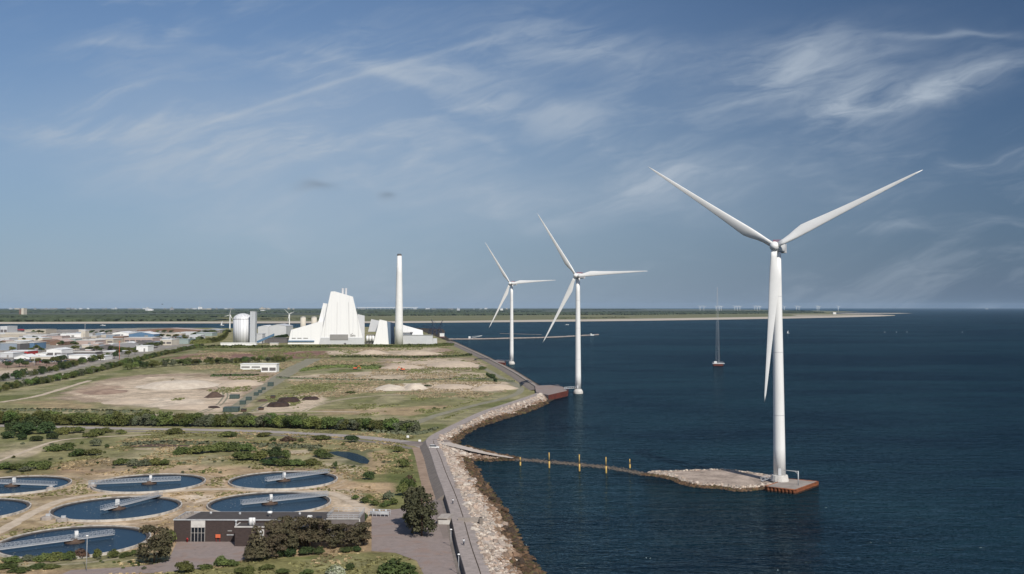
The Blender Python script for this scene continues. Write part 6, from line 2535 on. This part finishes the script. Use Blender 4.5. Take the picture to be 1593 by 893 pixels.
for k in range(12):
    an = 6.2832 * k / 12
    pts = [(rr * 1.015 * math.cos(R_(6 + j * 14)), hc + (hd - hc) * 1.02 * math.sin(R_(6 + j * 14))) for j in range(6)]
    for p, q in zip(pts[:-1], pts[1:]):
        mb.tube((p[0] * math.cos(an), p[0] * math.sin(an), p[1]), (q[0] * math.cos(an), q[0] * math.sin(an), q[1]), 0.35, 5)
mb.build('dome_ribs', M['palegrey'], dm)
box_building('stair_tower', 'narrow grey stair tower against the domed silo', 388.4, 396.6, 484.8, 536, 12, 'greymetal', 'greymetal', cat='tower')
box_building('silo_base_building', 'low white base building in front of the domed silo', 343, 398.5, 533.8, 537.6, 8, 'white', 'white')
box_building('silo_annex', 'pale grey annex right of the stair tower', 397, 408, 519.5, 534, 22, 'palegrey', 'palegrey')
box_building('grey_hall', 'big pale grey hall, narrow gable part', 401, 418, 506.5, 524, 60, 'palegrey', 'white', 0.12)
box_building('grey_hall', 'big pale grey hall, wide part with roof sloping right', 418.3, 445, 504.5, 524, 70, 'palegrey', 'palegrey', 0.15)
box_building('low_workshop', 'dark roofed low workshop left of the white wing', 409, 446, 526.5, 533.5, 30, 'darkgrey', 'darkgrey')
box_building('gate_house', 'tiny white gate house in front of the hedge', 420, 432, 534.2, 537.6, 8, 'cream', 'white')
t = thing('conveyor_bridge', 'dark blue slanting conveyor bridge beside the grey hall', 'conveyor', (PD(397, 535, PLANT_D).x, PLANT_D, 2))
mb = MB()
c1, c2 = PD(398, 534, PLANT_D), PD(426, 521.5, PLANT_D + 40)
d1, d2 = c1 - t.location, c2 - t.location
lp = [(d1.x, d1.y, d1.z - 1), (d1.x, d1.y + 4, d1.z - 1), (d1.x, d1.y + 4, d1.z + 3), (d1.x, d1.y, d1.z + 3)]
lp2 = [(d2.x, d2.y, d2.z - 1), (d2.x, d2.y + 4, d2.z - 1), (d2.x, d2.y + 4, d2.z + 3), (d2.x, d2.y, d2.z + 3)]
mb.loft([lp, lp2])
mb.build('gallery', M['blue'], t)
mb = MB()
for k in (0.35, 0.7, 0.98):
    p = d1.lerp(d2, k)
    for o_ in (0, 4):
        mb.tube((p.x, p.y + o_, -1), (p.x, p.y + o_, p.z - 1), 0.5, 5)
mb.build('trestle', M['darkgrey'], t)

# coal cranes on the quay
def quay_crane(px, D, label, sc, jib):
    b = PD(px, 523, D)
    t = thing('quay_crane', label, 'crane', (b.x, D, 2.0), 0, 'dark blue quay cranes')
    mb = MB()
    for x in (-7, 7):
        for y in (-7, 7):
            mb.tube((x * sc, y * sc, 0), (x * 0.6 * sc, y * 0.6 * sc, 15 * sc), 0.8 * sc, 5)
    for y in (-7, 7):
        mb.tube((-7 * sc, y * sc, 1), (5 * sc, y * .7 * sc, 13 * sc), 0.5 * sc, 5)
        mb.tube((7 * sc, y * sc, 1), (-5 * sc, y * .7 * sc, 13 * sc), 0.5 * sc, 5)
    mb.build('portal', M['cranesteel'], t)
    mb = MB()
    mb.box((0, 0, 17.5 * sc), (8 * sc, 6 * sc, 5 * sc))
    mb.build('machine_house', M['cranesteel'], t)
    mb = MB()
    e = Vector(jib) * sc
    s0 = Vector((-2 * sc, 0, 20 * sc))
    for y in (-1.6, 1.6):
        mb.tube((s0.x, y * sc, s0.z), (e.x, y * 0.3 * sc, e.z), 0.55 * sc, 5)
        mb.tube((s0.x + 2 * sc, y * sc, s0.z + 6 * sc), (e.x, y * 0.3 * sc, e.z), 0.4 * sc, 5)
    for k in range(6):
        p = s0.lerp(e, k / 6)
        mb.tube((p.x, -1.6 * sc, p.z), (p.x + 4 * sc, 1.6 * sc, p.z + (6 - k) * sc), 0.3 * sc, 4)
    mb.build('jib', M['cranesteel'], t)
    mb = MB()
    mb.tube((4 * sc, 0, 20 * sc), (5 * sc, 0, 32 * sc), 0.6 * sc, 5)
    mb.tube((5 * sc, 0, 32 * sc), (e.x, 0, e.z), 0.22 * sc, 4)
    mb.tube((5 * sc, 0, 32 * sc), (11 * sc, 0, 20 * sc), 0.3 * sc, 4)
    mb.build('mast', M['cranesteel'], t)


QD = P(680, 521, 2.0).y
quay_crane(676, QD, 'dark blue quay crane at the coal wharf, jib raised to the upper left', 0.85, (-9, 0, 42))
quay_crane(683.5, QD + 40, 'dark blue quay crane at the coal wharf, jib raised to the upper right', 0.85, (9, 0, 39))
quay_crane(670, QD + 90, 'dark blue quay crane at the coal wharf, jib lowered to the left', 0.75, (-26, 0, 26))
box_building('wharf_hut', 'white box hut on a rusty base at the end of the wharf', 684.2, 691, 519, 525, 8, 'white', 'white', door=(0.5, 1.02, 0.25, 'redsteel'))


# hedge at the foot of the plant and far hedgerows: each one a hedge of its own
def hedge(pts, h, w, label, m, n_per_m=0.9, size=0.75, seed=1):
    line = spline([P(p[0], p[1], 2.0) for p in pts], 10)
    L = sum((b - a).length for a, b in zip(line[:-1], line[1:]))
    n = int(L * n_per_m * w)
    rg = np.random.default_rng(seed)
    la = np.array([tuple(p) for p in line])
    ii = rg.uniform(0, len(la) - 1.001, n)
    i0 = ii.astype(int)
    c = la[i0] * (1 - (ii - i0)[:, None]) + la[i0 + 1] * (ii - i0)[:, None]
    lump = 0.62 + 0.6 * fbm(c[:, 0], c[:, 1] + seed * 50, 18.0, 3)
    th = rg.uniform(0, math.pi, n)
    rr = 0.75 + 0.3 * rg.random(n)
    c[:, 1] += np.cos(th) * w / 2 * rr
    c[:, 2] += np.abs(np.sin(th)) * h * rr * lump
    nrm = np.stack([rg.normal(0, 0.5, n), np.cos(th) * 0.8 + rg.normal(0, .4, n), np.sin(th) + 0.3], -1)
    nrm /= np.linalg.norm(nrm, axis=1, keepdims=True)
    a = np.cross(nrm, rg.normal(size=(n, 3)))
    a /= np.linalg.norm(a, axis=1, keepdims=True)
    b = np.cross(nrm, a)
    s = size * (0.6 + 0.8 * rg.random((n, 1)))
    q = np.stack([c - a * s - b * s, c + a * s - b * s * .8, c + a * s * .9 + b * s, c - a * s * .8 + b * s * .9], 1).reshape(-1, 3)
    f = np.arange(len(q)).reshape(-1, 4)
    return tag(np_mesh('hedge', q, f, M[m], None, False), label, 'hedge')


hedge([(300, 541.5), (420, 541), (560, 540), (640, 540), (706, 537.5)], 4.6, 12, 'long green hedge at the foot of the white power plant', 'leaf', 0.8, 1.1, 1)
hedge([(515, 556), (580, 556), (660, 556.5), (730, 554)], 2.6, 7, 'thin dark hedge across the far sandy fields', 'leafdark', 0.8, 0.8, 2)
hedge([(470, 577), (520, 571), (560, 572), (590, 574)], 2.6, 26, 'low scrubby hedge left of the orange excavators', 'leaf', 0.4, 0.9, 3)
hedge([(430, 588), (480, 590), (600, 592), (740, 590), (800, 594)], 1.1, 10, 'faint grassy hedge strip across the middle field', 'leafgrey', 0.4, 0.7, 4)
hedge([(330, 585), (400, 584)], 1.6, 16, 'low hedge left of the site road bend', 'leafdark', 0.4, 0.8, 5)
hedge([(300, 535), (330, 533), (345, 528), (352, 520)], 8, 30, 'tall green hedge left of the domed silo', 'leaf', 0.5, 1.6, 6)
hedge([(312, 530), (300, 524), (320, 519), (356, 517)], 7, 40, 'dark green wooded hedge behind the left of the silo', 'leafdark', 0.4, 1.6, 7)
hedge([(425, 529), (446, 524)], 6, 30, 'green hedge between the conveyor and the grey hall', 'leafdark', 0.5, 1.5, 8)
hedge([(-40, 640), (60, 638), (140, 640), (230, 641)], 0.9, 14, 'weedy strip in front of the left sand pit', 'leafgrey', 0.25, 0.7, 9)
hedge([(757, 583), (768, 590), (772, 594)], 2.4, 7, 'dark short hedge by the bend of the gravel path', 'leafdark', 0.9, 0.7, 10)
hedge([(560, 669.5), (620, 674), (655, 674.5), (680, 668)], 1.6, 9, 'scrubby hedge end beside the junction', 'leafgrey', 0.8, 0.55, 11)
hedge([(190, 693.5), (260, 689.5), (350, 691.5), (430, 695), (500, 697)], 1.5, 7, 'band of reeds behind the reed pond', 'leafgrey', 1.2, 0.45, 12)

# ------------------------------------------------------------------ industrial estate
EST = [
    (0, 11, 508, 520, 50, 'palegrey', 'white', 0, 'tall pale block at the left frame on the channel bank'),
    (12, 33, 512.5, 517, 40, 'darkgrey', 'red', 0.3, 'dark low shed with a reddish roof behind the pale block'),
    (38, 71, 513, 518.5, 60, 'beige', 'beige', 0, 'long beige warehouse on the channel bank'),
    (8, 40, 517.5, 521.5, 50, 'cream', 'offwhite', 0, 'low cream shed below the beige warehouse'),
    (0, 47, 520.5, 525.0, 60, 'beige', 'cream', 0, 'long low cream warehouse at the left frame'),
    (36, 72, 521.5, 525.5, 50, 'palegrey', 'offwhite', 0, 'pale grey warehouse right of the cream ones'),
    (25, 66, 526, 530, 40, 'cream', 'white', 0, 'low white roofed shed in the middle of the estate'),
    (0, 14, 526.5, 531, 40, 'palegrey', 'white', 0, 'white roofed shed at the left frame'),
    (94, 126, 519.5, 524.5, 60, 'white', 'white', 0, 'long white warehouse with a tower at its right'),
    (126, 132.5, 515, 524.5, 20, 'cream', 'white', 0, 'cream tower block on the long white warehouse'),
    (73, 96, 523.5, 527.5, 40, 'pink', 'pink', 0, 'pinkish low shed left of the long white warehouse'),
    (0, 9, 529.5, 535, 30, 'brown', 'pink', 0.2, 'small brown building at the left frame'),
    (9, 33, 530.5, 537, 40, 'cream', 'white', 0.1, 'cream shed in front of the brown building'),
    (0, 26, 534, 545, 45, 'greyblue', 'offwhite', 0, 'grey blue office with a white roof edge at the left'),
    (26.5, 31, 535, 545, 30, 'darkgrey', 'offwhite', 0, 'narrow dark stair block between two blue buildings'),
    (31, 53, 533.5, 543.5, 40, 'blue', 'offwhite', 0, 'blue fronted building right of the grey blue office'),
    (60, 78, 529, 535, 40, 'brown', 'brown', 0.3, 'brown roofed workshop in the middle of the estate'),
    (78, 100, 528, 537, 40, 'brown', 'pink', 0.4, 'brown gabled hall with a cream gate'),
    (95, 117, 527.5, 533, 30, 'teal', 'offwhite', 0, 'green grey shed among trees in the estate'),
    (118, 148, 530, 536, 50, 'pink', 'offwhite', 0, 'long pinkish white hall in the estate centre'),
    (146, 176, 528, 534.5, 50, 'beige', 'offwhite', 0, 'long beige hall right of the pinkish one'),
    (124, 213, 536.5, 545, 90, 'darkgrey', 'midgrey', 0.75, 'huge grey roofed hall, the largest roof in the estate'),
    (16, 43, 546.5, 553, 30, 'red', 'white', 0, 'bright red building with a pale roof'),
    (0, 20, 549.5, 556, 30, 'palegrey', 'white', 0, 'pale shed left of the red building'),
    (22, 46, 552, 558.5, 26, 'white', 'white', 0.6, 'white tent like hall in front of the red building'),
    (55, 74, 549, 555.5, 30, 'white', 'white', 0.2, 'low white hall with a red gate'),
    (72, 95.5, 542, 555.5, 34, 'white', 'white', 0.15, 'tall white hall beside the low one with the red gate'),
    (48, 86, 555, 558.5, 20, 'cream', 'white', 0, 'long low white shed in front of the tall white hall'),
    (88, 104, 551, 557.5, 20, 'palegrey', 'midgrey', 0, 'small grey shed right of the tall white hall'),
    (107, 136, 553, 557.8, 26, 'white', 'white', 0, 'long low white shed by the tree belt, left part'),
    (135, 163, 554.3, 560, 24, 'white', 'white', 0, 'bright white long wall shed close to the tree belt'),
    (114, 148, 548, 551.8, 26, 'darkgrey', 'offwhite', 0, 'dark fronted shed with a white roof edge'),
    (160, 188, 547, 551.5, 26, 'midgrey', 'white', 0, 'grey shed with a thin white roof near the tree belt'),
    (175, 200, 516, 523, 50, 'white', 'white', 0.3, 'white hall with sloping roof, left of the pair'),
    (200.5, 239, 516.5, 524, 50, 'blue', 'white', 0.45, 'blue fronted hall with a broad white roof'),
    (165, 178, 521, 528, 30, 'greyblue', 'offwhite', 0, 'dark windowed office left of the white hall'),
    (193, 237, 526, 533, 50, 'pink', 'offwhite', 0, 'pinkish white hall below the blue fronted one'),
    (175.5, 191, 523.5, 530, 30, 'brown', 'pink', 0, 'small orange brown block below the white hall'),
    (207, 232, 530, 539, 40, 'darkgrey', 'darkgrey', 0.5, 'dark roofed hall with a white end'),
    (212, 230, 538.5, 547, 24, 'white', 'white', 0, 'small bright white block beside the diagonal road'),
    (185, 208, 532, 537.5, 30, 'offwhite', 'white', 0.5, 'white pointed roof shed behind the dark hall'),
    (213, 312, 510.5, 516.5, 60, 'brown', 'pink', 0.5, 'very long brownish warehouse along the channel'),
    (312.5, 342, 512, 518, 50, 'midgrey', 'greymetal', 0.2, 'grey warehouse at the right end of the brownish one'),
    (281, 308, 517, 521, 40, 'palegrey', 'white', 0, 'low white roofed shed in front of the brownish warehouse'),
    (249, 267, 528.5, 537, 40, 'cream', 'white', 0, 'cream block of the green and cream building'),
    (267.3, 293, 528.5, 535, 40, 'teal', 'teal', 0, 'green grey wing of the cream block'),
    (294, 312, 521.5, 529, 30, 'palegrey', 'white', 0, 'pale block at the right end of the estate'),
    (305, 330, 518, 523, 40, 'teal', 'greymetal', 0, 'green grey shed left of the domed silo'),
    (232, 249, 532, 536, 24, 'darkgrey', 'greyblue', 0, 'low blue grey roofed shed left of the cream block'),
    (240, 282, 519.5, 522.5, 30, 'beige', 'cream', 0, 'long low cream shed beyond the car park'),
]
for i, (x0, x1, y0, y1, dep, wm, rm, pit, lab) in enumerate(EST):
    band = (0.25, 0.6, 'darkgrey') if (y1 - y0 > 5.5 and i % 2 == 0 and pit < 0.4) else None
    door = (0.3 + 0.1 * (i % 5), 0.14, 0.6, 'red' if 'red gate' in lab else ('cream' if 'cream gate' in lab else 'midgrey')) if (band is None and y1 - y0 > 4) else None
    box_building('warehouse' if x1 - x0 > 20 else 'industrial_building', lab, x0, x1, y0, y1, dep, wm, rm, pit, 'industrial estate', 'building', 0.0, band, door)
rs_ = random.Random(77)
taken = []
for (x0, x1, y0, y1, dep, *_r) in EST:
    a_, b_ = P(x0, y1, 2), P(x1, y1, 2)
    taken.append((a_.x - 3, b_.x + 3, a_.y - 4, a_.y + dep + 4))
ny = 0
for k in range(400):
    x0, y1 = rs_.uniform(-4, 300), rs_.uniform(517, 553)
    if x0 > 300 - (y1 - 530) * 9 or ny >= 60:
        continue
    wpx, dep = rs_.uniform(4, 12), rs_.uniform(9, 22)
    a_, b_ = P(x0, y1, 2), P(x0 + wpx, y1, 2)
    r_ = (a_.x, b_.x, a_.y, a_.y + dep)
    if any(r_[0] < t_[1] and r_[1] > t_[0] and r_[2] < t_[3] and r_[3] > t_[2] for t_ in taken):
        continue
    taken.append(r_)
    ny += 1
    box_building('small_shed', 'small pale shed filling a gap between the larger warehouses', x0, x0 + wpx, y1 - rs_.uniform(2.0, 4.2), y1, dep, rs_.choice(('cream', 'palegrey', 'white', 'beige', 'midgrey', 'greyblue', 'pink')), rs_.choice(('white', 'offwhite', 'greymetal', 'pink', 'white')), rs_.choice((0, 0, 0.25)), 'small sheds of the industrial estate')
for (px, py) in [(3, 540), (12, 540), (57, 545), (64, 547), (113, 546), (118, 546), (135, 546), (141, 547), (150, 547), (156, 548), (58, 530), (37, 531), (54, 529), (92, 538), (97, 537), (112, 537), (118, 539), (138, 520), (143, 519.5), (150, 520), (158, 519), (166, 519.5), (172, 519), (60, 519), (66, 519), (52, 519.5), (240, 531), (246, 530), (252, 526), (262, 527), (274, 526), (286, 526), (245, 519), (256, 518.5), (266, 518.5), (210, 552), (200, 555), (178, 558), (184, 553), (72, 570), (56, 568), (84, 566), (30, 571), (12, 573), (40, 571), (96, 564), (236, 541), (243, 541), (300, 533), (303, 528), (180, 546), (172, 545), (198, 547), (100, 524), (20, 547), (48, 548)]:
    q = P(px, py, 2.0)
    hh = RGV.uniform(6, 10)
    tree(q, hh, hh * RGV.uniform(1.0, 1.5), 'green tree standing between the sheds of the industrial estate', TREE_CROWN, TRUNK, 'estate_tree', 'tree', 'trees inside the industrial estate')


def small_car_mesh(col):
    mb = MB()
    L = 4.5
    loops = []
    for x, w, z in ((-0.5, .36, .16), (-0.1, .41, .20), (0.3, .41, .19), (0.5, .34, .14)):
        loops.append([(x * L, -w * L / 2, 0.04 * L), (x * L, w * L / 2, 0.04 * L), (x * L, w * L / 2, z * L), (x * L, -w * L / 2, z * L)])
    mb.loft(loops)
    mb.loft([[(-2, -.8, .88), (1, -.8, .88), (1, .8, .88), (-2, .8, .88)], [(-1.7, -.66, 1.5), (.3, -.66, 1.5), (.3, .66, 1.5), (-1.7, .66, 1.5)]], 1)
    for x in (-1.35, 1.4):
        mb.tube((x, -0.95, 0.33), (x, 0.95, 0.33), 0.33, 8, 1)
    o = mb.build('parked_car', [M[col], M['glass']])
    me = o.data
    bpy.data.objects.remove(o)
    return me


CARS = [small_car_mesh(c) for c in ('white', 'darkgrey', 'greyblue', 'midgrey', 'red', 'palegrey', 'blue')]
for row, (x0, x1, y) in enumerate(((0, 48, 560.5), (0, 110, 562), (4, 104, 563.5))):
    x = x0
    while x < x1:
        o = link('parked_car', CARS[RGV.randrange(7)])
        o.location = P(x, y + RGV.uniform(-.2, .2), 2.05)
        o.rotation_euler = (0, 0, 1.57 + RGV.uniform(-.1, .1))
        tag(o, 'small parked car in the long lot before the white halls', 'car', 'cars parked in the lot at the left')
        x += RGV.choice((2.4, 2.6, 2.8, 5.2))
for row, (x0, x1, y) in enumerate(((240, 296, 524.2), (246, 300, 525.6))):
    x = x0
    while x < x1:
        o = link('parked_car', CARS[RGV.randrange(7)])
        o.location = P(x, y, 2.05)
        o.rotation_euler = (0, 0, 1.57)
        tag(o, 'tiny parked car in the lot below the brownish warehouse', 'car', 'cars parked below the brownish warehouse')
        x += RGV.choice((1.9, 2.1, 3.2))
for (x, y, zt, col, lab) in ((132, 524, 505, 'offwhite', 'thin pale radio mast behind the cream tower block'), (185.5, 560, 531, 'orange', 'thin orange crane mast in front of the grey roofed hall'), (53, 570, 558, 'metal', 'thin pale light mast in front of the parking lot'), (1.5, 566, 560, 'metal', 'short light mast at the left frame')):
    b = P(x, y, 2.0)
    h = PD(x, zt, b.y).z - 2
    t = thing('light_mast', lab, 'mast', b)
    mb = MB()
    mb.tube((0, 0, 0), (0, 0, h), 0.32, 6, 0, 0.2)
    mb.build('pole', M[col], t)
    mb = MB()
    mb.box((0, 0, h), (2.2, 0.5, 0.5))
    mb.build('head', M[col], t)

# ------------------------------------------------------------------ far shore across the channel
M['farland'] = mat('far_meadow', (0.185, 0.175, 0.085), (0.12, 0.125, 0.055), 0.0022, 0.95, stretch=(0.35, 1, 1), detail=8)
M['fardark'] = mat('far_fields', (0.085, 0.095, 0.055), (0.055, 0.065, 0.04), 0.0012, 0.95, stretch=(0.3, 1, 1), detail=8)
M['beach'] = mat('beach_sand', (0.52, 0.46, 0.38), (0.44, 0.385, 0.31), 0.004, 0.95)
shore = [(-700, 504.5), (-300, 504.3), (0, 504), (200, 503.4), (450, 503), (600, 502.6), (700, 502), (800, 501.2), (900, 500.2), (1000, 499), (1100, 497.6), (1215, 495.8), (1300, 494.0), (1370, 492.2), (1393, 491)]
dune = [(-700, 501.5), (-300, 501.5), (0, 501.2), (200, 500.6), (450, 500), (600, 499.8), (700, 499.2), (800, 498), (900, 497), (1000, 495.8), (1100, 494.3), (1215, 492.6), (1300, 491.2), (1360, 490.2), (1392, 490.4)]
inland2 = [(1390, 489.9), (1300, 488.4), (1290, 486.4), (1340, 485), (1270, 483.2), (1150, 481.6), (1000, 480.4)]
bk = [Vector((3000, 38000, 0)), Vector((-22000, 33000, 0)), Vector((-9000, 5000, 0))]
far_poly = [P(p[0], p[1], 0.3) for p in shore] + [P(p[0], p[1], 0.3) for p in inland2] + bk
sheet('far_shore', far_poly, 0.35, M['farland'])
sheet('beach', [P(p[0], p[1], 0.5) for p in shore] + [P(p[0], p[1], 0.5) for p in dune[::-1]], 0.8, M['beach'])
sheet('sand_bar', [P(1290, 486.8, 0.5), P(1400, 487.0, 0.5), P(1420, 487.4, 0.5), P(1395, 487.9, 0.5), P(1320, 488.0, 0.5)], 0.7, M['beach'])
sheet('sandy_meadow', [P(p[0], p[1], .5) for p in ((1230, 489.8), (1360, 489.4), (1385, 489.9), (1340, 490.3), (1240, 491.2))], 0.9, M['beach'])
far_poly2 = [P(p[0], p[1], 1) for p in ((-700, 489.5), (0, 489.5), (300, 490), (560, 490.5), (800, 489.5), (960, 488), (1060, 486.5), (1100, 484), (1180, 482.6))] + bk[:2]
sheet('far_plain', far_poly2, 1.0, M['fardark'])


def wood_belt(pts, h, depth, label, seed, m='wood'):
    """a belt of far woodland seen as one mass: a lumpy canopy with a real back and height"""
    line = spline([P(p[0], p[1], 0.5) for p in pts], 22)
    rg = np.random.default_rng(seed)
    rows = 7
    la = np.array([(p.x, p.y) for p in line])
    # resample finely
    seg = np.r_[0, np.cumsum(np.hypot(*np.diff(la, axis=0).T))]
    n = min(1400, int(seg[-1] / 9))
    s = np.linspace(0, seg[-1], n)
    xs, ys = np.interp(s, seg, la[:, 0]), np.interp(s, seg, la[:, 1])
    V = []
    for r in range(rows):
        f_ = [0, 0.0, 0.12, 0.35, 0.6, 0.85, 1.0][r]
        jx = rg.normal(0, 3, n)
        jy = rg.normal(0, depth * 0.03, n)
        hh = h * (0.55 + 0.9 * (0.5 * fbm(s + 31 * r, np.full(n, r * 60.0), 60.0, 4) + 0.5 * rg.random(n)))
        env = sstep(0, h * 6, s) * sstep(0, h * 6, s[-1] - s)
        if r == 0 or r == rows - 1:
            hh = hh * 0 - 0.5
        elif r == 1:
            hh = hh * 0.55
        V.append(np.stack([xs + jx, ys + f_ * depth + jy, 0.4 + hh * (0.25 + 0.75 * env)], -1))
    v = np.concatenate(V)
    idx = np.arange(rows * n).reshape(rows, n)
    f = np.stack([idx[:-1, :-1], idx[:-1, 1:], idx[1:, 1:], idx[1:, :-1]], -1).reshape(-1, 4)
    o = np_mesh('woodland', v, f, M[m], None, False)
    return tag(o, label, 'woodland', None, 'stuff')


M['wood2'] = mat('distant_scrub', (0.12, 0.12, 0.06), (0.075, 0.085, 0.04), 0.012, 0.95, detail=8, bump=0.6, bscale=0.08)
wood_belt([(-200, 501), (0, 500.5), (150, 500), (260, 499.5), (330, 499)], 16, 300, 'dark woodland above the beach at the left', 1)
wood_belt([(-200, 495.5), (0, 494.5), (100, 494.8), (210, 494), (330, 493.5), (430, 493.5)], 15, 400, 'dark woodland belt on the far plain at the left', 2)
wood_belt([(230, 497.5), (330, 497), (420, 497), (520, 496.5)], 9, 200, 'scrub belt above the beach behind the silo', 3, 'wood2')
wood_belt([(540, 491.5), (600, 491.2), (700, 490.8), (800, 490.3), (900, 489.8), (960, 489.5)], 14, 500, 'dark woodland belt behind the chimney', 4)
wood_belt([(560, 490.5), (700, 490), (820, 489.5), (940, 488.6), (1060, 487.6), (1180, 486.8), (1270, 485.6)], 17, 900, 'long dark woodland belt on the far spit', 5)
wood_belt([(960, 490.2), (1030, 489.4), (1100, 488.6), (1180, 487.8), (1230, 487.3), (1285, 486.6)], 12, 500, 'woodland on the spit behind the nearest turbine', 6)
wood_belt([(860, 496), (900, 495.4), (960, 494.6), (980, 494.4)], 7, 120, 'thin scrub strip on the dunes behind the middle turbine', 7, 'wood2')
wood_belt([(-200, 487), (100, 486.5), (300, 486.8), (500, 486.5), (700, 486), (850, 485)], 17, 900, 'farthest woodland belt on the plain', 8)
wood_belt([(-200, 484), (200, 483.5), (500, 483.6), (800, 483), (1000, 482.4)], 18, 1500, 'woodland belt along the horizon', 9)

# pale buildings scattered on the far plain and along the horizon
rgb = random.Random(21)
for k in range(70):
    px = rgb.choice((rgb.uniform(5, 330), rgb.uniform(5, 330), rgb.uniform(330, 460), rgb.uniform(560, 790)))
    py = rgb.uniform(481.2, 483.5)
    b = P(px, py, 1.2)
    w, h = rgb.uniform(30, 110), rgb.uniform(18, 40)
    o = MB()
    o.prism([(-w / 2, 0), (w / 2, 0), (w / 2, w * 0.4), (-w / 2, w * 0.4)], 0, h)
    if k % 3 == 0:
        o.prism([(-w * .2, -0.5), (w * .1, -0.5), (w * .1, w * 0.3), (-w * .2, w * 0.3)], 0, h * 1.5)
    q = o.build('distant_building', M[rgb.choice(('white', 'palegrey', 'midgrey', 'greymetal', 'beige', 'midgrey'))])
    q.location = b
    tag(q, 'tiny pale building on the hazy horizon beyond the channel', 'building', 'far buildings on the horizon')
for (x0, x1, y0, y1, wm, lab) in ((33, 36.5, 479.5, 489.5, 'cream', 'white slab tower block on the plain at the far left'), (29.5, 33, 481, 489, 'brown', 'reddish slab tower block beside the white one at the far left'),
                                  (230, 237, 481, 483.8, 'white', 'white dome like hall on the far plain, left of the bird mast'), (308, 314, 477.5, 481.5, 'white', 'bright white hall with a spire on the horizon'), (405, 411, 482.3, 485, 'white', 'lone white hall on the plain behind the stair tower')):
    box_building('distant_building', lab, x0, x1, y0, y1, 60, wm, 'offwhite', cat='building')
b = P(311, 482, 1)
t = thing('radio_mast', 'thin pale mast above the bright white hall on the horizon', 'mast', b)
mb = MB()
mb.tube((0, 0, 0), (0, 0, PD(311, 468, b.y).z), 5, 6, 0, 1.5)
mb.build('pole', M['palegrey'], t)
# long bridge on the horizon
D = 21000
t = thing('sea_bridge', 'long pale bridge on pillars along the far horizon', 'bridge', (PD(650, 478, D).x, D, 0))
mb = MB()
a, c = PD(555, 478, D) - t.location, PD(650, 478, D) - t.location
mb.box(((a.x + c.x) / 2, 0, 50), (c.x - a.x, 24, 9))
mb.build('deck', M['white'], t)
for k in range(14):
    mb = MB()
    mb.box((a.x + (c.x - a.x) * (k + .5) / 14, 0, 22), (7, 18, 46))
    mb.build('pillar', M['palegrey'], t)
o = P(1303, 486, 0.5)
t = thing('white_beach_hut', 'tiny white hut on the far spit, right of the nearest turbine', 'hut', PD(1298, 484.5, 9000))
t.location.z = 1
mb = MB()
mb.box((0, 0, 6), (26, 14, 12))
mb.build('wall', M['white'], t)
mb = MB()
mb.loft([[(-14, -8, 12), (14, -8, 12), (14, 8, 12), (-14, 8, 12)], [(-10, -1, 18), (10, -1, 18), (10, 1, 18), (-10, 1, 18)]])
mb.build('roof', M['offwhite'], t)

# a bird far off
t = thing('bird', 'dark bird flying low over the horizon at the left', 'bird', PD(252.5, 473.5, 420))
mb = MB()
loops = []
for x, r in ((-.28, .02), (-.15, .08), (.05, .1), (.2, .06), (.3, .015)):
    loops.append([(x, r * math.cos(6.283 * i / 8), r * math.sin(6.283 * i / 8)) for i in range(8)])
mb.loft(loops, 0, True)
for s_ in (-1, 1):
    mb.loft([[(-.1, .05 * s_, .02), (.14, .05 * s_, .02), (.14, .05 * s_, .05), (-.1, .05 * s_, .05)], [(-.06, .4 * s_, .2), (.1, .4 * s_, .2), (.1, .4 * s_, .22), (-.06, .4 * s_, .22)], [(-.1, .72 * s_, .12), (-.05, .72 * s_, .12), (-.05, .72 * s_, .13), (-.1, .72 * s_, .13)]])
mb.build('body', M['darkrubber'], t)

# ------------------------------------------------------------------ air
HAZE = 1.3e-5
if HAZE:
    mb = MB()
    x, y0, y1, z0, z1 = 42500, -42500, 42500, -6.0, 190.0
    mb.box((0, 0, (z0 + z1) / 2), (2 * x, y1 - y0, z1 - z0))
    m = bpy.data.materials.new('air')
    m.use_nodes = True
    m.node_tree.nodes.clear()
    pv = m.node_tree.nodes.new('ShaderNodeVolumePrincipled')
    pv.inputs['Color'].default_value = (0.56, 0.77, 1.0, 1)
    pv.inputs['Density'].default_value = HAZE
    pv.inputs['Anisotropy'].default_value = 0.0
    oo = m.node_tree.nodes.new('ShaderNodeOutputMaterial')
    m.node_tree.links.new(pv.outputs[0], oo.inputs['Volume'])
    tag(mb.build('haze', m), kind='stuff')
